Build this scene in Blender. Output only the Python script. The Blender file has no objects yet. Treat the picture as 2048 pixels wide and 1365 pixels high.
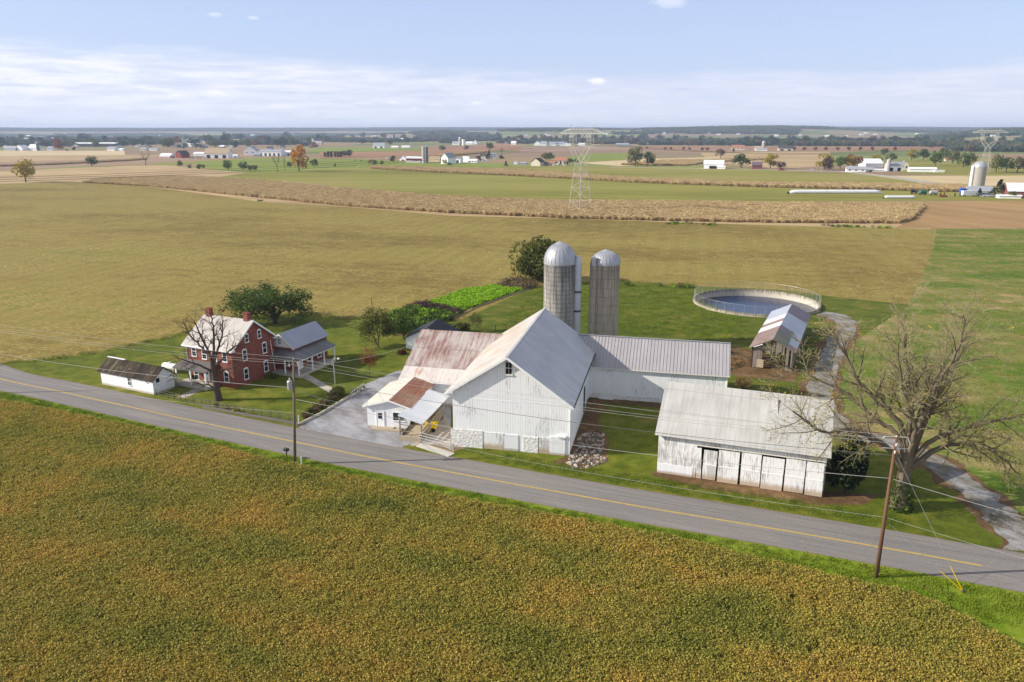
import bpy, bmesh, math, random
import numpy as np
from mathutils import Vector, Matrix, noise as mnoise
from mathutils.geometry import tessellate_polygon
S = bpy.context.scene
COL = S.collection
R = math.radians
rng = random.Random(7)
# ---------------------------------------------------------------- camera model
CAMH, FPX, TH, CX, CY = 36.0, 1535.0, R(15.25), 1024.0, 682.5
CT, ST = math.cos(TH), math.sin(TH)
def ray(px, py):
    vx = (px - CX) / FPX; vu = -(py - CY) / FPX
    return (vx, CT + vu * ST, -ST + vu * CT)
def G(px, py, z=0.0):
    d = ray(px, py); t = (z - CAMH) / d[2]
    return (d[0] * t, d[1] * t)
def HT(px, pb, pt):
    y = G(px, pb)[1]; k = -(pt - CY) / FPX
    return CAMH + y * (k * CT - ST) / (CT + k * ST)
def mpp(x, y, z=0):
    return (y * CT + (CAMH - z) * ST) / FPX
def sstep(a, b, v):
    t = min(1, max(0, (v - a) / (b - a))); return t * t * (3 - 2 * t)
def terr(x, y):
    r = math.hypot(x, y)
    if r < 1500: return 0.0
    px = CX + FPX * x / max(y, 1.0) / 1.03 if y > 0 else 9999
    n = mnoise.noise((x / 700, y / 700, 3.1)); n2 = mnoise.noise((x / 1700, y / 1700, 9.2))
    h = sstep(1500, 3200, r) * (2.0 * n + 2.0)
    h += sstep(5600, 8800, r) * (50 + 7 * n2 + 4 * n + 6 * sstep(100, 700, px))
    w = math.exp(-((px - 1230) / 460) ** 4)
    h += w * (40 + 6 * n + 5 * n2) * math.exp(-((r - 5000) / 900) ** 2)
    w = sstep(1760, 1960, px)
    h += w * (31 + 4 * n) * math.exp(-((r - 3900) / 650) ** 2)
    w = math.exp(-((px - 1640) / 260) ** 4)
    h += w * (30 + 6 * n) * math.exp(-((r - 5600) / 800) ** 2)
    return h
def GT(px, py):
    d = ray(px, py)
    if d[2] < 0:
        t = -CAMH / d[2]
        if t * math.hypot(d[0], d[1]) < 1500: return (d[0] * t, d[1] * t, 0.0)
    t = 1500.0
    while t < 11000:
        x, y, z = d[0] * t, d[1] * t, CAMH + d[2] * t
        h = terr(x, y)
        if z < h: return (x, y, h)
        t += 8
    return (d[0] * t, d[1] * t, terr(d[0] * t, d[1] * t))
# ---------------------------------------------------------------- object helpers
def link(o): COL.objects.link(o); return o
def props(o, label=None, cat=None, group=None, kind=None):
    if label: o['label'] = label
    if cat: o['category'] = cat
    if group: o['group'] = group
    if kind: o['kind'] = kind
    return o
def thing(name, label, cat, loc=(0, 0, 0), rz=0.0, group=None):
    o = bpy.data.objects.new(name, None); link(o); o.empty_display_size = .3
    o.location = loc; o.rotation_euler = (0, 0, rz)
    return props(o, label, cat, group)
def mesh_obj(name, verts, faces, m, parent=None, smooth=False):
    me = bpy.data.meshes.new(name)
    me.from_pydata([tuple(v) for v in verts], [], [tuple(f) for f in faces])
    if m: me.materials.append(m)
    if smooth: me.polygons.foreach_set('use_smooth', [True] * len(me.polygons))
    me.update()
    o = bpy.data.objects.new(name, me); link(o)
    if parent: o.parent = parent
    return o
def np_quads(name, P, m, parent=None, K=4, smooth=False):
    """P: (n,K,3) array of separate polygons"""
    n = len(P); me = bpy.data.meshes.new(name)
    me.vertices.add(n * K); me.vertices.foreach_set('co', np.ascontiguousarray(P, dtype=np.float32).ravel())
    me.loops.add(n * K); me.loops.foreach_set('vertex_index', np.arange(n * K, dtype=np.int32))
    me.polygons.add(n); me.polygons.foreach_set('loop_start', np.arange(0, n * K, K, dtype=np.int32))
    if smooth: me.polygons.foreach_set('use_smooth', np.ones(n, dtype=bool))
    me.update(calc_edges=True)
    if m: me.materials.append(m)
    o = bpy.data.objects.new(name, me)
    if parent is not False: link(o)
    if parent: o.parent = parent
    return o
class MB:
    def __init__(s): s.v = []; s.f = []
    def add(s, vs, fs):
        k = len(s.v); s.v += [tuple(v) for v in vs]; s.f += [tuple(i + k for i in f) for f in fs]; return s
    def box(s, x0, x1, y0, y1, z0, z1):
        return s.add([(x0, y0, z0), (x1, y0, z0), (x1, y1, z0), (x0, y1, z0), (x0, y0, z1), (x1, y0, z1), (x1, y1, z1), (x0, y1, z1)],
                     [(3, 2, 1, 0), (4, 5, 6, 7), (0, 1, 5, 4), (1, 2, 6, 5), (2, 3, 7, 6), (3, 0, 4, 7)])
    def bar(s, a, b, w, h=None, up=(0, 0, 1)):
        a = Vector(a); b = Vector(b); d = (b - a).normalized(); h = h or w; u = Vector(up)
        if abs(d.dot(u)) > .98: u = Vector((1, 0, 0))
        r = d.cross(u).normalized() * w / 2; u = r.cross(d).normalized() * h / 2
        return s.add([a - r - u, a + r - u, a + r + u, a - r + u, b - r - u, b + r - u, b + r + u, b - r + u],
                     [(3, 2, 1, 0), (4, 5, 6, 7), (0, 1, 5, 4), (1, 2, 6, 5), (2, 3, 7, 6), (3, 0, 4, 7)])
    def slab(s, pts, t):
        """top polygon pts (any plane), thickness t downward along normal"""
        P = [Vector(p) for p in pts]; n = (P[1] - P[0]).cross(P[2] - P[0]).normalized()
        if n.z < 0: P.reverse(); n = -n
        k = len(P); q = [p - n * t for p in P]
        return s.add(P + q, [tuple(range(k)), tuple(range(2 * k - 1, k - 1, -1))] + [(i, i + k, (i + 1) % k + k, (i + 1) % k)[::1] for i in range(k)])
    def extr(s, pts, d):
        P = [Vector(p) for p in pts]; d = Vector(d); k = len(P); q = [p + d for p in P]
        return s.add(P + q, [tuple(range(k - 1, -1, -1)), tuple(range(k, 2 * k))] + [(i, (i + 1) % k, (i + 1) % k + k, i + k) for i in range(k)])
    def tube(s, pts, rad, n=8, cap=True):
        P = [Vector(p) for p in pts]; rr = rad if isinstance(rad, (list, tuple)) else [rad] * len(P)
        d = (P[1] - P[0]).normalized(); u = d.orthogonal().normalized(); vs = []; fs = []
        for i, p in enumerate(P):
            if 0 < i < len(P) - 1: d2 = (P[i + 1] - P[i - 1])
            elif i: d2 = P[i] - P[i - 1]
            else: d2 = P[1] - P[0]
            d2 = d2.normalized() if d2.length > 1e-9 else d
            u = (u - d2 * u.dot(d2)); u = u.normalized() if u.length > 1e-6 else d2.orthogonal().normalized()
            w = d2.cross(u)
            for k in range(n):
                a = 2 * math.pi * k / n; vs.append(p + (u * math.cos(a) + w * math.sin(a)) * rr[i])
        for i in range(len(P) - 1):
            for k in range(n): fs.append((i * n + k, i * n + (k + 1) % n, (i + 1) * n + (k + 1) % n, (i + 1) * n + k))
        if cap: fs.append(tuple(range(n - 1, -1, -1))); fs.append(tuple(range((len(P) - 1) * n, len(P) * n)))
        return s.add(vs, fs)
    def lathe(s, prof, n=24, c=(0, 0)):
        vs = []; fs = []
        for r, z in prof:
            for k in range(n):
                a = 2 * math.pi * k / n; vs.append((c[0] + r * math.cos(a), c[1] + r * math.sin(a), z))
        for i in range(len(prof) - 1):
            for k in range(n): fs.append((i * n + k, i * n + (k + 1) % n, (i + 1) * n + (k + 1) % n, (i + 1) * n + k))
        return s.add(vs, fs)
    def build(s, name, m, parent=None, smooth=False): return mesh_obj(name, s.v, s.f, m, parent, smooth)
def smooth_by_angle(o, deg=35):
    me = o.data; me.polygons.foreach_set('use_smooth', [True] * len(me.polygons))
    try: me.set_sharp_from_angle(angle=R(deg))
    except Exception: pass
# ---------------------------------------------------------------- materials
def lin(c, k=1.0):
    return tuple((((v / 255) / 12.92) if v / 255 <= .04045 else ((v / 255 + .055) / 1.055) ** 2.4) * k for v in c) + (1,)
class NB:
    def __init__(s, name):
        s.m = bpy.data.materials.new(name); s.m.use_nodes = True; s.t = s.m.node_tree; s.t.nodes.clear()
        s.o = s.t.nodes.new('ShaderNodeOutputMaterial')
    def n(s, ty, pr={}, ins={}, out=0):
        nd = s.t.nodes.new(ty)
        for k, v in pr.items(): setattr(nd, k, v)
        for k, v in ins.items():
            i = nd.inputs[k]
            if isinstance(v, bpy.types.NodeSocket): s.t.links.new(v, i)
            elif v is not None: i.default_value = v
        return nd.outputs[out]
    def pos(s): return s.n('ShaderNodeNewGeometry', out=0)
    def obj(s): return s.n('ShaderNodeTexCoord', out=3)
    def mapv(s, v, sc=(1, 1, 1), loc=(0, 0, 0), rot=(0, 0, 0)):
        return s.n('ShaderNodeMapping', {}, {'Vector': v, 'Scale': sc, 'Location': loc, 'Rotation': rot})
    def noise(s, v, sc, de=4, ro=.55, di=0.0, out=0):
        return s.n('ShaderNodeTexNoise', {}, {'Vector': v, 'Scale': sc, 'Detail': de, 'Roughness': ro, 'Distortion': di}, out)
    def vor(s, v, sc, out=0, feat='F1', rnd=1.0):
        return s.n('ShaderNodeTexVoronoi', {'feature': feat}, {'Vector': v, 'Scale': sc, 'Randomness': rnd}, out)
    def ramp(s, f, st, ip='LINEAR'):
        nd = s.t.nodes.new('ShaderNodeValToRGB'); s.t.links.new(f, nd.inputs[0]); e = nd.color_ramp.elements; nd.color_ramp.interpolation = ip
        while len(e) < len(st): e.new(.5)
        for i, (p, c) in enumerate(st):
            e[i].position = p; e[i].color = c if not isinstance(c, (int, float)) else (c, c, c, 1)
        return nd.outputs[0]
    def mix(s, f, a, b, bl='MIX'):
        nd = s.t.nodes.new('ShaderNodeMix'); nd.data_type = 'RGBA'; nd.blend_type = bl
        for i, v in ((0, f), (6, a), (7, b)):
            if isinstance(v, bpy.types.NodeSocket): s.t.links.new(v, nd.inputs[i])
            else: nd.inputs[i].default_value = v
        return nd.outputs[2]
    def math(s, op, a, b=None, c=None, clamp=False):
        nd = s.t.nodes.new('ShaderNodeMath'); nd.operation = op; nd.use_clamp = clamp
        for i, v in enumerate((a, b, c)):
            if v is None: continue
            if isinstance(v, bpy.types.NodeSocket): s.t.links.new(v, nd.inputs[i])
            else: nd.inputs[i].default_value = v
        return nd.outputs[0]
    def sep(s, v):
        nd = s.t.nodes.new('ShaderNodeSeparateXYZ'); s.t.links.new(v, nd.inputs[0]); return nd.outputs
    def comb(s, x, y, z): return s.n('ShaderNodeCombineXYZ', {}, {0: x, 1: y, 2: z})
    def bump(s, h, st=.5, di=.05): return s.n('ShaderNodeBump', {}, {'Height': h, 'Strength': st, 'Distance': di})
    def done(s, col, ro=.8, nor=None, spec=.3, metal=0.0):
        b = s.n('ShaderNodeBsdfPrincipled', {}, {'Base Color': col, 'Roughness': ro, 'Normal': nor, 'Specular IOR Level': spec, 'Metallic': metal})
        s.t.links.new(b, s.o.inputs[0]); return s.m
    def leaf(s, col, tr=.3, ro=.6):
        b = s.n('ShaderNodeBsdfPrincipled', {}, {'Base Color': col, 'Roughness': ro, 'Specular IOR Level': .25})
        t = s.n('ShaderNodeBsdfTranslucent', {}, {'Color': col})
        x = s.n('ShaderNodeMixShader', {}, {0: tr, 1: b, 2: t}); s.t.links.new(x, s.o.inputs[0]); return s.m
M = {}
def flat(name, c, ro=.7, var=.12, sc=3.0, spec=.3, metal=0.0, k=1.0):
    b = NB(name); f = b.noise(b.obj(), sc, 4)
    a = lin(c, k * (1 - var)); d = lin(c, k * (1 + var))
    M[name] = b.done(b.mix(f, a, d), ro, None, spec, metal); return M[name]
def leafmat(name, cols, sc=.5, fine=6.0, tr=.3, k=1.0):
    """cols: list of sRGB colours from dark to light"""
    b = NB(name); p = b.pos(); f = b.noise(p, sc, 3, .6); g = b.noise(p, fine, 2, .7)
    h = b.math('ADD', b.math('MULTIPLY', f, .6), b.math('MULTIPLY', g, .4))
    n = len(cols); st = [(.33 + .34 * i / max(1, n - 1), lin(c, k)) for i, c in enumerate(cols)]
    M[name] = b.leaf(b.ramp(h, st), tr); return M[name]
def bladed(name, c, k=1.0): return leafmat(name, c, .3, 9.0, .2, k)
def ground_mat(name, cols, big=.03, mid=.35, fine=5.0, streak=None, fleck=None, bumpd=.06, wts=(.45, .3, .25), k=1.0, tram=None):
    """cols dark->light, world-position driven"""
    b = NB(name); p = b.pos()
    if streak: ps = b.mapv(b.n('ShaderNodeMapping', {}, {'Vector': p, 'Rotation': (0, 0, streak[0])}), (streak[1], 1, 1))
    else: ps = p
    f1 = b.noise(ps, big, 4, .6); f2 = b.noise(ps, mid, 4, .6); f3 = b.noise(p, fine, 3, .7)
    h = b.math('ADD', b.math('ADD', b.math('MULTIPLY', f1, wts[0]), b.math('MULTIPLY', f2, wts[1])), b.math('MULTIPLY', f3, wts[2]))
    n = len(cols); col = b.ramp(h, [(.40 + .20 * i / max(1, n - 1), lin(c, k)) for i, c in enumerate(cols)])
    if tram:   # drill rows (real furrows in the sown field)
        q = b.n('ShaderNodeMapping', {}, {'Vector': p, 'Rotation': (0, 0, tram[0])}); w = b.n('ShaderNodeTexWave', {'bands_direction': 'Y'}, {'Vector': q, 'Scale': tram[1], 'Distortion': .9, 'Detail': 2.0, 'Detail Scale': .6}, 1)
        col = b.mix(b.math('MULTIPLY', w, tram[2]), col, lin(tram[3], k))
    if fleck:
        fv = b.noise(b.mapv(ps, (.6, 1, 1)), fleck[1], 2, .6); pt = b.noise(ps, .06, 4, .65)
        m = b.math('MULTIPLY', b.ramp(fv, [(fleck[2], 0.0), (fleck[2] + .08, .8)]), b.ramp(pt, [(.36, .2), (.62, 1.0)]))
        col = b.mix(m, col, lin(fleck[0], k))
    nor = b.bump(b.math('ADD', b.noise(p, fine * 1.6, 3, .7), b.math('MULTIPLY', f2, .5)), .7, bumpd)
    M[name] = b.done(col, .95, nor, .15); return M[name]
# ================================================================ world, sun, camera
SUN_EL, SUN_AZ = R(28), R(184.5)      # direction TO the sun, counter-clockwise from +X
W = bpy.data.worlds.new("World"); S.world = W; W.use_nodes = True
def build_world():
    t = W.node_tree; t.nodes.clear(); b = NB.__new__(NB); b.t = t
    sky = b.n('ShaderNodeTexSky', {'sky_type': 'NISHITA', 'sun_disc': False, 'sun_elevation': SUN_EL, 'sun_rotation': R(90) - SUN_AZ, 'altitude': 120, 'air_density': 1.0, 'dust_density': 1.2, 'ozone_density': 1.0})
    v = b.n('ShaderNodeTexCoord', out=0); x, y, z = b.sep(v)
    az = b.math('ARCTAN2', x, y); el = b.math('ARCSINE', z)
    col = b.n('ShaderNodeVectorMath', {'operation': 'SCALE'}, {0: sky, 'Scale': SKY_K})
    col = b.mix(b.ramp(el, [(0.0, .62), (.2, .55), (.75, 0.0)]), col, lin((176, 198, 244), VEIL))
    col = b.mix(b.ramp(el, [(.25, 0.0), (.6, .5)]), col, lin((212, 216, 226), VEIL * .8))
    # thin overcast sheet whose upper edge dips in the middle
    cv = b.comb(b.math('MULTIPLY', az, 2.2), b.math('MULTIPLY', el, 16.0), 0.0)
    n1 = b.noise(cv, 2.2, 7, .6, .25); n2 = b.noise(b.comb(b.math('MULTIPLY', az, 7.0), b.math('MULTIPLY', el, 60.0), 3.0), 2.0, 6, .62, .3)
    edge = b.math('ADD', b.math('MULTIPLY', b.math('POWER', b.math('ABSOLUTE', b.math('SUBTRACT', az, .28)), 1.5), .035), .072)
    edge = b.math('ADD', edge, b.math('MULTIPLY', b.math('SUBTRACT', n1, .5), .05))
    m = b.math('DIVIDE', b.math('SUBTRACT', edge, el), .020); m = b.math('MAXIMUM', b.math('MINIMUM', m, 1.0), 0.0)
    thin = b.ramp(b.math('ADD', b.math('MULTIPLY', n2, .6), b.math('MULTIPLY', n1, .4)), [(.37, .55), (.57, 1.0)])
    m = b.math('MULTIPLY', b.math('MULTIPLY', m, .86), thin)
    left = b.ramp(b.math('ADD', az, .6), [(.1, 1.0), (.75, 0.0)])
    cc = b.mix(left, lin((212, 212, 226), VEIL), lin((234, 233, 239), VEIL))
    cc = b.mix(b.ramp(n2, [(.38, .7), (.56, 0.0)]), cc, lin((196, 200, 220), VEIL))
    col = b.mix(m, col, cc)
    # horizon whitening
    col = b.mix(b.ramp(el, [(0.0, .75), (.05, .25), (.25, 0.0)]), col, lin((214, 219, 233), VEIL))
    # small cumulus puffs low over the horizon (azimuth, elevation, half sizes)
    for (px, py, hw, hh, a) in ((1192, 164, 21, 9, 1.0), (430, 191, 30, 10, .7), (352, 195, 18, 7, .5), (952, 208, 18, 6, .7), (785, 206, 11, 5, .7), (830, 219, 9, 4, .6), (560, 215, 34, 7, .55), (725, 208, 24, 4, .5), (105, 185, 36, 9, .45), (50, 207, 40, 8, .35), (870, 211, 20, 4, .4), (612, 232, 30, 4, .4), (1340, 6, 40, 12, .45), (430, 30, 16, 5, .4), (505, 37, 14, 4, .4)):
        d = Vector(ray(px, py)).normalized(); a0 = math.atan2(d.x, d.y); e0 = math.asin(d.z)
        u = b.math('DIVIDE', b.math('SUBTRACT', az, a0), hw / 1600); w = b.math('DIVIDE', b.math('SUBTRACT', el, e0), hh / 1600)
        q = b.math('SQRT', b.math('ADD', b.math('MULTIPLY', u, u), b.math('MULTIPLY', w, w)))
        pn = b.noise(b.comb(b.math('MULTIPLY', az, 60), b.math('MULTIPLY', el, 90), px * .1), 1.3, 5, .65)
        q = b.math('ADD', q, b.math('MULTIPLY', b.math('SUBTRACT', pn, .5), 1.6))
        pm = b.math('MULTIPLY', b.ramp(q, [(.45, 1.0), (1.0, 0.0)]), a)
        pc = b.mix(b.math('ADD', b.math('MULTIPLY', w, .5), .5, clamp=True), lin((203, 206, 222), VEIL), lin((247, 245, 245), VEIL))
        col = b.mix(pm, col, pc)
    bg = b.n('ShaderNodeBackground', {}, {0: col, 1: 1.0}); o = t.nodes.new('ShaderNodeOutputWorld'); t.links.new(bg, o.inputs[0])
SKY_K = 0.085; VEIL = 1.0
build_world()
sl = bpy.data.lights.new('sun', 'SUN'); sl.energy = 4.6; sl.angle = R(.53); sl.color = (1, .94, .84)
so = link(bpy.data.objects.new('sun', sl)); so.location = (-200, -40, 150)
sd = Vector((math.cos(SUN_AZ) * math.cos(SUN_EL), math.sin(SUN_AZ) * math.cos(SUN_EL), math.sin(SUN_EL)))
so.rotation_euler = (-sd).to_track_quat('-Z', 'Y').to_euler()
cam = bpy.data.cameras.new('camera'); cam.sensor_width = 36; cam.lens = FPX / 2048 * 36; cam.clip_start = .5; cam.clip_end = 40000
co = link(bpy.data.objects.new('camera', cam)); co.location = (0, 0, CAMH); co.rotation_euler = (R(90) - TH, 0, 0); S.camera = co
S.view_settings.view_transform = 'Standard'; S.view_settings.look = 'None'; S.view_settings.exposure = 0.42
S.cycles.max_bounces = 6; S.cycles.diffuse_bounces = 3; S.cycles.glossy_bounces = 3; S.cycles.transmission_bounces = 4; S.cycles.transparent_max_bounces = 8
S.cycles.use_denoising = True
# haze
hz = MB().box(-12000, 12000, -6000, 12000, -3.5, 120).build('haze', None)
props(hz, kind='stuff', label='pale blue air haze lying over the distant farmland', cat='haze')
hb = NB('haze_air'); pv = hb.n('ShaderNodeVolumePrincipled', {}, {'Color': (.64, .77, 1.0, 1), 'Density': 1.05e-4, 'Anisotropy': .1}); hb.t.links.new(pv, hb.o.inputs['Volume']); hz.data.materials.append(hb.m)
# ================================================================ ground materials
ground_mat('stubble', [(102, 86, 38), (124, 106, 50), (146, 128, 66), (116, 114, 42)], .018, .3, 1.6, (R(12), .5), ((198, 178, 118), 2.7, .57), .05, (.42, .28, .3), tram=(R(104), .055, .2, (104, 96, 38)))
ground_mat('hay', [(66, 96, 20), (90, 108, 32), (138, 124, 76), (170, 146, 104)], .03, .13, 2.0, (R(8), .4), ((178, 156, 112), 1.6, .60), .05, (.3, .46, .24), tram=(R(78), .045, .4, (90, 118, 30)))
ground_mat('lawn', [(66, 76, 14), (86, 96, 20), (104, 110, 28), (132, 120, 58)], .06, .5, 7.0, None, None, .05, (.3, .35, .35))
ground_mat('pasture', [(62, 76, 16), (80, 92, 22), (98, 102, 30), (128, 114, 60)], .06, .45, 5.0, (R(10), .5), None, .07, (.25, .45, .3))
ground_mat('verge', [(84, 108, 14), (104, 126, 22), (122, 138, 34), (144, 142, 64)], .12, .7, 8.0, None, None, .06, (.3, .35, .35))
ground_mat('soil', [(84, 64, 42), (108, 84, 56), (136, 108, 76)], .2, 1.2, 8.0, None, None, .08)
ground_mat('tan_field', [(156, 130, 92), (174, 148, 108), (190, 164, 122)], .015, .12, 1.5, (R(5), .2), None, .05)
ground_mat('tilled', [(146, 114, 72), (164, 132, 88), (182, 150, 106)], .02, .15, 1.5, (R(75), .12), None, .06, tram=(R(75), .09, .45, (132, 100, 64)))
ground_mat('pink_field', [(140, 110, 92), (156, 128, 106), (168, 142, 118)], .01, .1, 1.0, (R(5), .2))
ground_mat('brown_field', [(138, 100, 74), (154, 116, 86), (170, 134, 100)], .01, .1, 1.0, (R(5), .2))
ground_mat('green_field', [(114, 112, 44), (128, 124, 52), (142, 136, 64), (148, 132, 78)], .012, .1, 1.5, (R(4), .15), None, .05)
ground_mat('bright_field', [(108, 120, 38), (124, 134, 50), (138, 144, 64)], .012, .1, 1.5, (R(4), .2))
ground_mat('pale_field', [(180, 158, 116), (196, 174, 132), (206, 186, 146)], .01, .1, 1.0, (R(5), .2))
ground_mat('soy_soil', [(96, 88, 36), (120, 106, 46), (140, 122, 56)], .2, 1.5, 8.0)
ground_mat('gravel', [(112, 106, 102), (136, 132, 132), (156, 155, 158), (170, 168, 168)], .12, .6, 7.0, (R(60), .45), None, .04, (.35, .35, .3))
ground_mat('lane_gravel', [(92, 86, 62), (118, 110, 96), (142, 138, 134), (162, 160, 160)], .25, .9, 6.0, (R(60), .6), None, .05, (.3, .4, .3))
ground_mat('concrete', [(150, 138, 124), (172, 162, 148), (190, 180, 166)], .2, .9, 5.0, None, None, .02)
ground_mat('dirt_heap', [(96, 72, 44), (124, 96, 62), (148, 120, 84)], .3, 1.2, 5.0, None, None, .15)
def road_material():
    b = NB('asphalt'); p = b.pos(); uv = b.n('ShaderNodeUVMap', out=0); x, y, z = b.sep(uv)
    base = b.ramp(b.noise(p, 9, 4, .7), [(.3, lin((118, 113, 109))), (.7, lin((146, 140, 133)))])
    lng = b.noise(b.comb(b.math('MULTIPLY', x, .07), b.math('MULTIPLY', y, 14.0), 0.0), 1.6, 5, .6)
    base = b.mix(b.ramp(lng, [(.42, 0.0), (.62, .4)]), base, lin((104, 100, 100)))
    pale = b.noise(b.comb(b.math('MULTIPLY', x, .08), b.math('MULTIPLY', y, 5.0), 7.0), 1.0, 3, .5)
    base = b.mix(b.ramp(pale, [(.52, 0.0), (.75, .4)]), base, lin((158, 148, 138)))
    cr = b.noise(p, .5, 5, .7); base = b.mix(b.ramp(cr, [(.57, 0.0), (.59, .12), (.61, 0.0)]), base, lin((90, 86, 90)))
    ed = b.math('ABSOLUTE', b.math('SUBTRACT', y, .5)); edn = b.math('ADD', ed, b.math('MULTIPLY', b.math('SUBTRACT', b.noise(p, 1.8, 4, .7), .5), .06))
    base = b.mix(b.ramp(edn, [(.462, 0.0), (.5, .8)]), base, lin((126, 104, 84)))
    M['asphalt'] = b.done(base, .9, b.bump(b.noise(p, 30, 2), .4, .01), .25)
    b = NB('road_paint'); f = b.noise(b.pos(), 3.0, 4, .7); M['road_paint'] = b.done(b.mix(b.ramp(f, [(.35, .55), (.6, 0.0)]), lin((196, 164, 78)), lin((130, 122, 112))), .7)
road_material()
# farmland patchwork of the far ground sheet
def patchwork():
    b = NB('farmland'); p = b.pos(); q = b.mapv(p, (.0028, .0042, 0)); cell = b.n('ShaderNodeTexVoronoi', {'feature': 'F1', 'distance': 'CHEBYCHEV'}, {'Vector': q, 'Scale': 1.0, 'Randomness': .8}, 1)
    r, g, bl = b.sep(cell)
    c = b.ramp(r, [(0.0, lin((136, 138, 78))), (.22, lin((126, 132, 74))), (.23, lin((160, 132, 100))), (.48, lin((176, 150, 112))), (.49, lin((112, 122, 66))), (.7, lin((122, 128, 68))), (.71, lin((148, 122, 98))), (1.0, lin((184, 160, 122)))], 'CONSTANT')
    f = b.noise(p, .02, 4, .6); c = b.mix(b.math('MULTIPLY', f, .35), c, lin((110, 110, 70)))
    M['farmland'] = b.done(c, .95, None, .1)
patchwork()
# ================================================================ ground sheet (one sheet, hole for the sunken tank)
TANK = (52.9, 163.0, 13.0)
def circle(cx, cy, r, n=48): return [(cx + r * math.cos(2 * math.pi * k / n), cy + r * math.sin(2 * math.pi * k / n)) for k in range(n)]
TANK_HOLE = circle(TANK[0], TANK[1], 12.95)
def tess(loops):
    L3 = [[Vector((x, y, 0)) for x, y in l] for l in loops]; tri = tessellate_polygon(L3)
    flatv = [p for l in loops for p in l]; out = []
    for t in tri:
        a, b, c = (flatv[i] for i in t)
        ar = (b[0] - a[0]) * (c[1] - a[1]) - (b[1] - a[1]) * (c[0] - a[0])
        if abs(ar) > 1e-7: out.append(t if ar > 0 else (t[0], t[2], t[1]))
    return flatv, out
def ground_sheet():
    N = 256; r0 = 700.0; ring0 = circle(0, 0, r0, N)
    fv, tri = tess([ring0, TANK_HOLE[::-1]])
    vs = [(x, y, 0) for x, y in fv]; fs = list(tri); rad = [r0]
    while rad[-1] < 11500: rad.append(rad[-1] * 1.028)
    idx = list(range(N))
    for r in rad[1:]:
        new = []
        for k in range(N):
            a = 2 * math.pi * k / N; x, y = r * math.cos(a), r * math.sin(a); new.append(len(vs)); vs.append((x, y, terr(x, y) if y > -500 else 0.0))
        for k in range(N): fs.append((idx[k], new[k], new[(k + 1) % N], idx[(k + 1) % N]))
        idx = new
    props(mesh_obj('ground', vs, fs, M['farmland'], smooth=False), kind='structure', label='rolling farmland reaching to the wooded horizon', cat='ground')
ground_sheet()
LAYER = .004
def sheet(name, pts, m, layer, label=None, cat=None, holes=(), world=False, kind='structure'):
    P = pts if world else [G(*p) for p in pts]
    fv, tri = tess([P] + [h[::-1] for h in holes])
    o = mesh_obj(name, [(x, y, LAYER * layer) for x, y in fv], tri, M[m]); props(o, kind=kind)
    if label: o['label'] = label
    return o
def far_sheet(name, cols, m, dz, label=None):
    """cols: list of (px, ytop, ybottom); follows the terrain"""
    vs = []; fs = []; K = 6; dense = []
    for (a, b) in zip(cols[:-1], cols[1:]):
        n = max(1, int(abs(b[0] - a[0]) / 14))
        for i in range(n): t = i / n; dense.append(tuple(a[j] + (b[j] - a[j]) * t for j in range(3)))
    dense.append(cols[-1])
    for px, yt, yb in dense:
        for j in range(K + 1):
            x, y, z = GT(px, yt + (yb - yt) * j / K); vs.append((x, y, z + dz))
    for i in range(len(dense) - 1):
        for j in range(K): a = i * (K + 1) + j; fs.append((a, a + 1, a + K + 2, a + K + 1))
    fs = [f[::-1] for f in fs]
    o = mesh_obj(name, vs, fs, M[m]); return props(o, kind='structure', label=label)
TOPF = [(-500, 366), (0, 366), (150, 362), (250, 366), (400, 385), (520, 402), (700, 413), (900, 430), (1140, 436), (1500, 448), (1870, 458)]
sheet('stubble_field', TOPF + [(1866, 500), (1845, 550), (1826, 600), (1780, 640), (1600, 760), (1100, 860), (600, 850), (-600, 850), (-900, 500)], 'stubble', 1, 'olive brown stubble field behind the farmhouse', holes=[TANK_HOLE])
sheet('hay_field', [(1872, 458), (2700, 458), (3100, 1250), (2150, 1140), (2048, 1100), (1960, 1010), (1800, 900), (1640, 800), (1640, 690), (1700, 640), (1820, 606), (1845, 550), (1866, 500)], 'hay', 2, 'streaky green and tan hay field right of the gravel lane')
sheet('pasture', [(1010, 600), (1058, 578), (1090, 572), (1250, 566), (1400, 573), (1560, 580), (1700, 598), (1822, 610), (1760, 650), (1700, 690), (1680, 760), (1690, 820), (1600, 880), (1200, 900), (1000, 760), (900, 690), (880, 660)], 'pasture', 3, 'grazed green pasture around the silos and manure tank', holes=[TANK_HOLE])
sheet('lawn', [(-700, 760), (-300, 750), (0, 728), (110, 718), (200, 705), (345, 674), (372, 664), (450, 650), (500, 633), (620, 628), (700, 640), (760, 632), (830, 612), (900, 640), (1000, 660), (1000, 800), (850, 900), (590, 858), (500, 842), (300, 799), (100, 760), (0, 745), (-700, 645)][:-1] + [(-700, 800)], 'lawn', 4, 'bright mown lawn around the brick farmhouse')
sheet('yard_grass', [(1150, 810), (1330, 800), (1700, 850), (1760, 900), (1850, 920), (1950, 1000), (2010, 1075), (2060, 1112), (1900, 1082), (1547, 1032), (1280, 992), (960, 930), (840, 905), (800, 893), (830, 884), (905, 905)], 'lawn', 5, 'grass strip between the white barns and the road')
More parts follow.
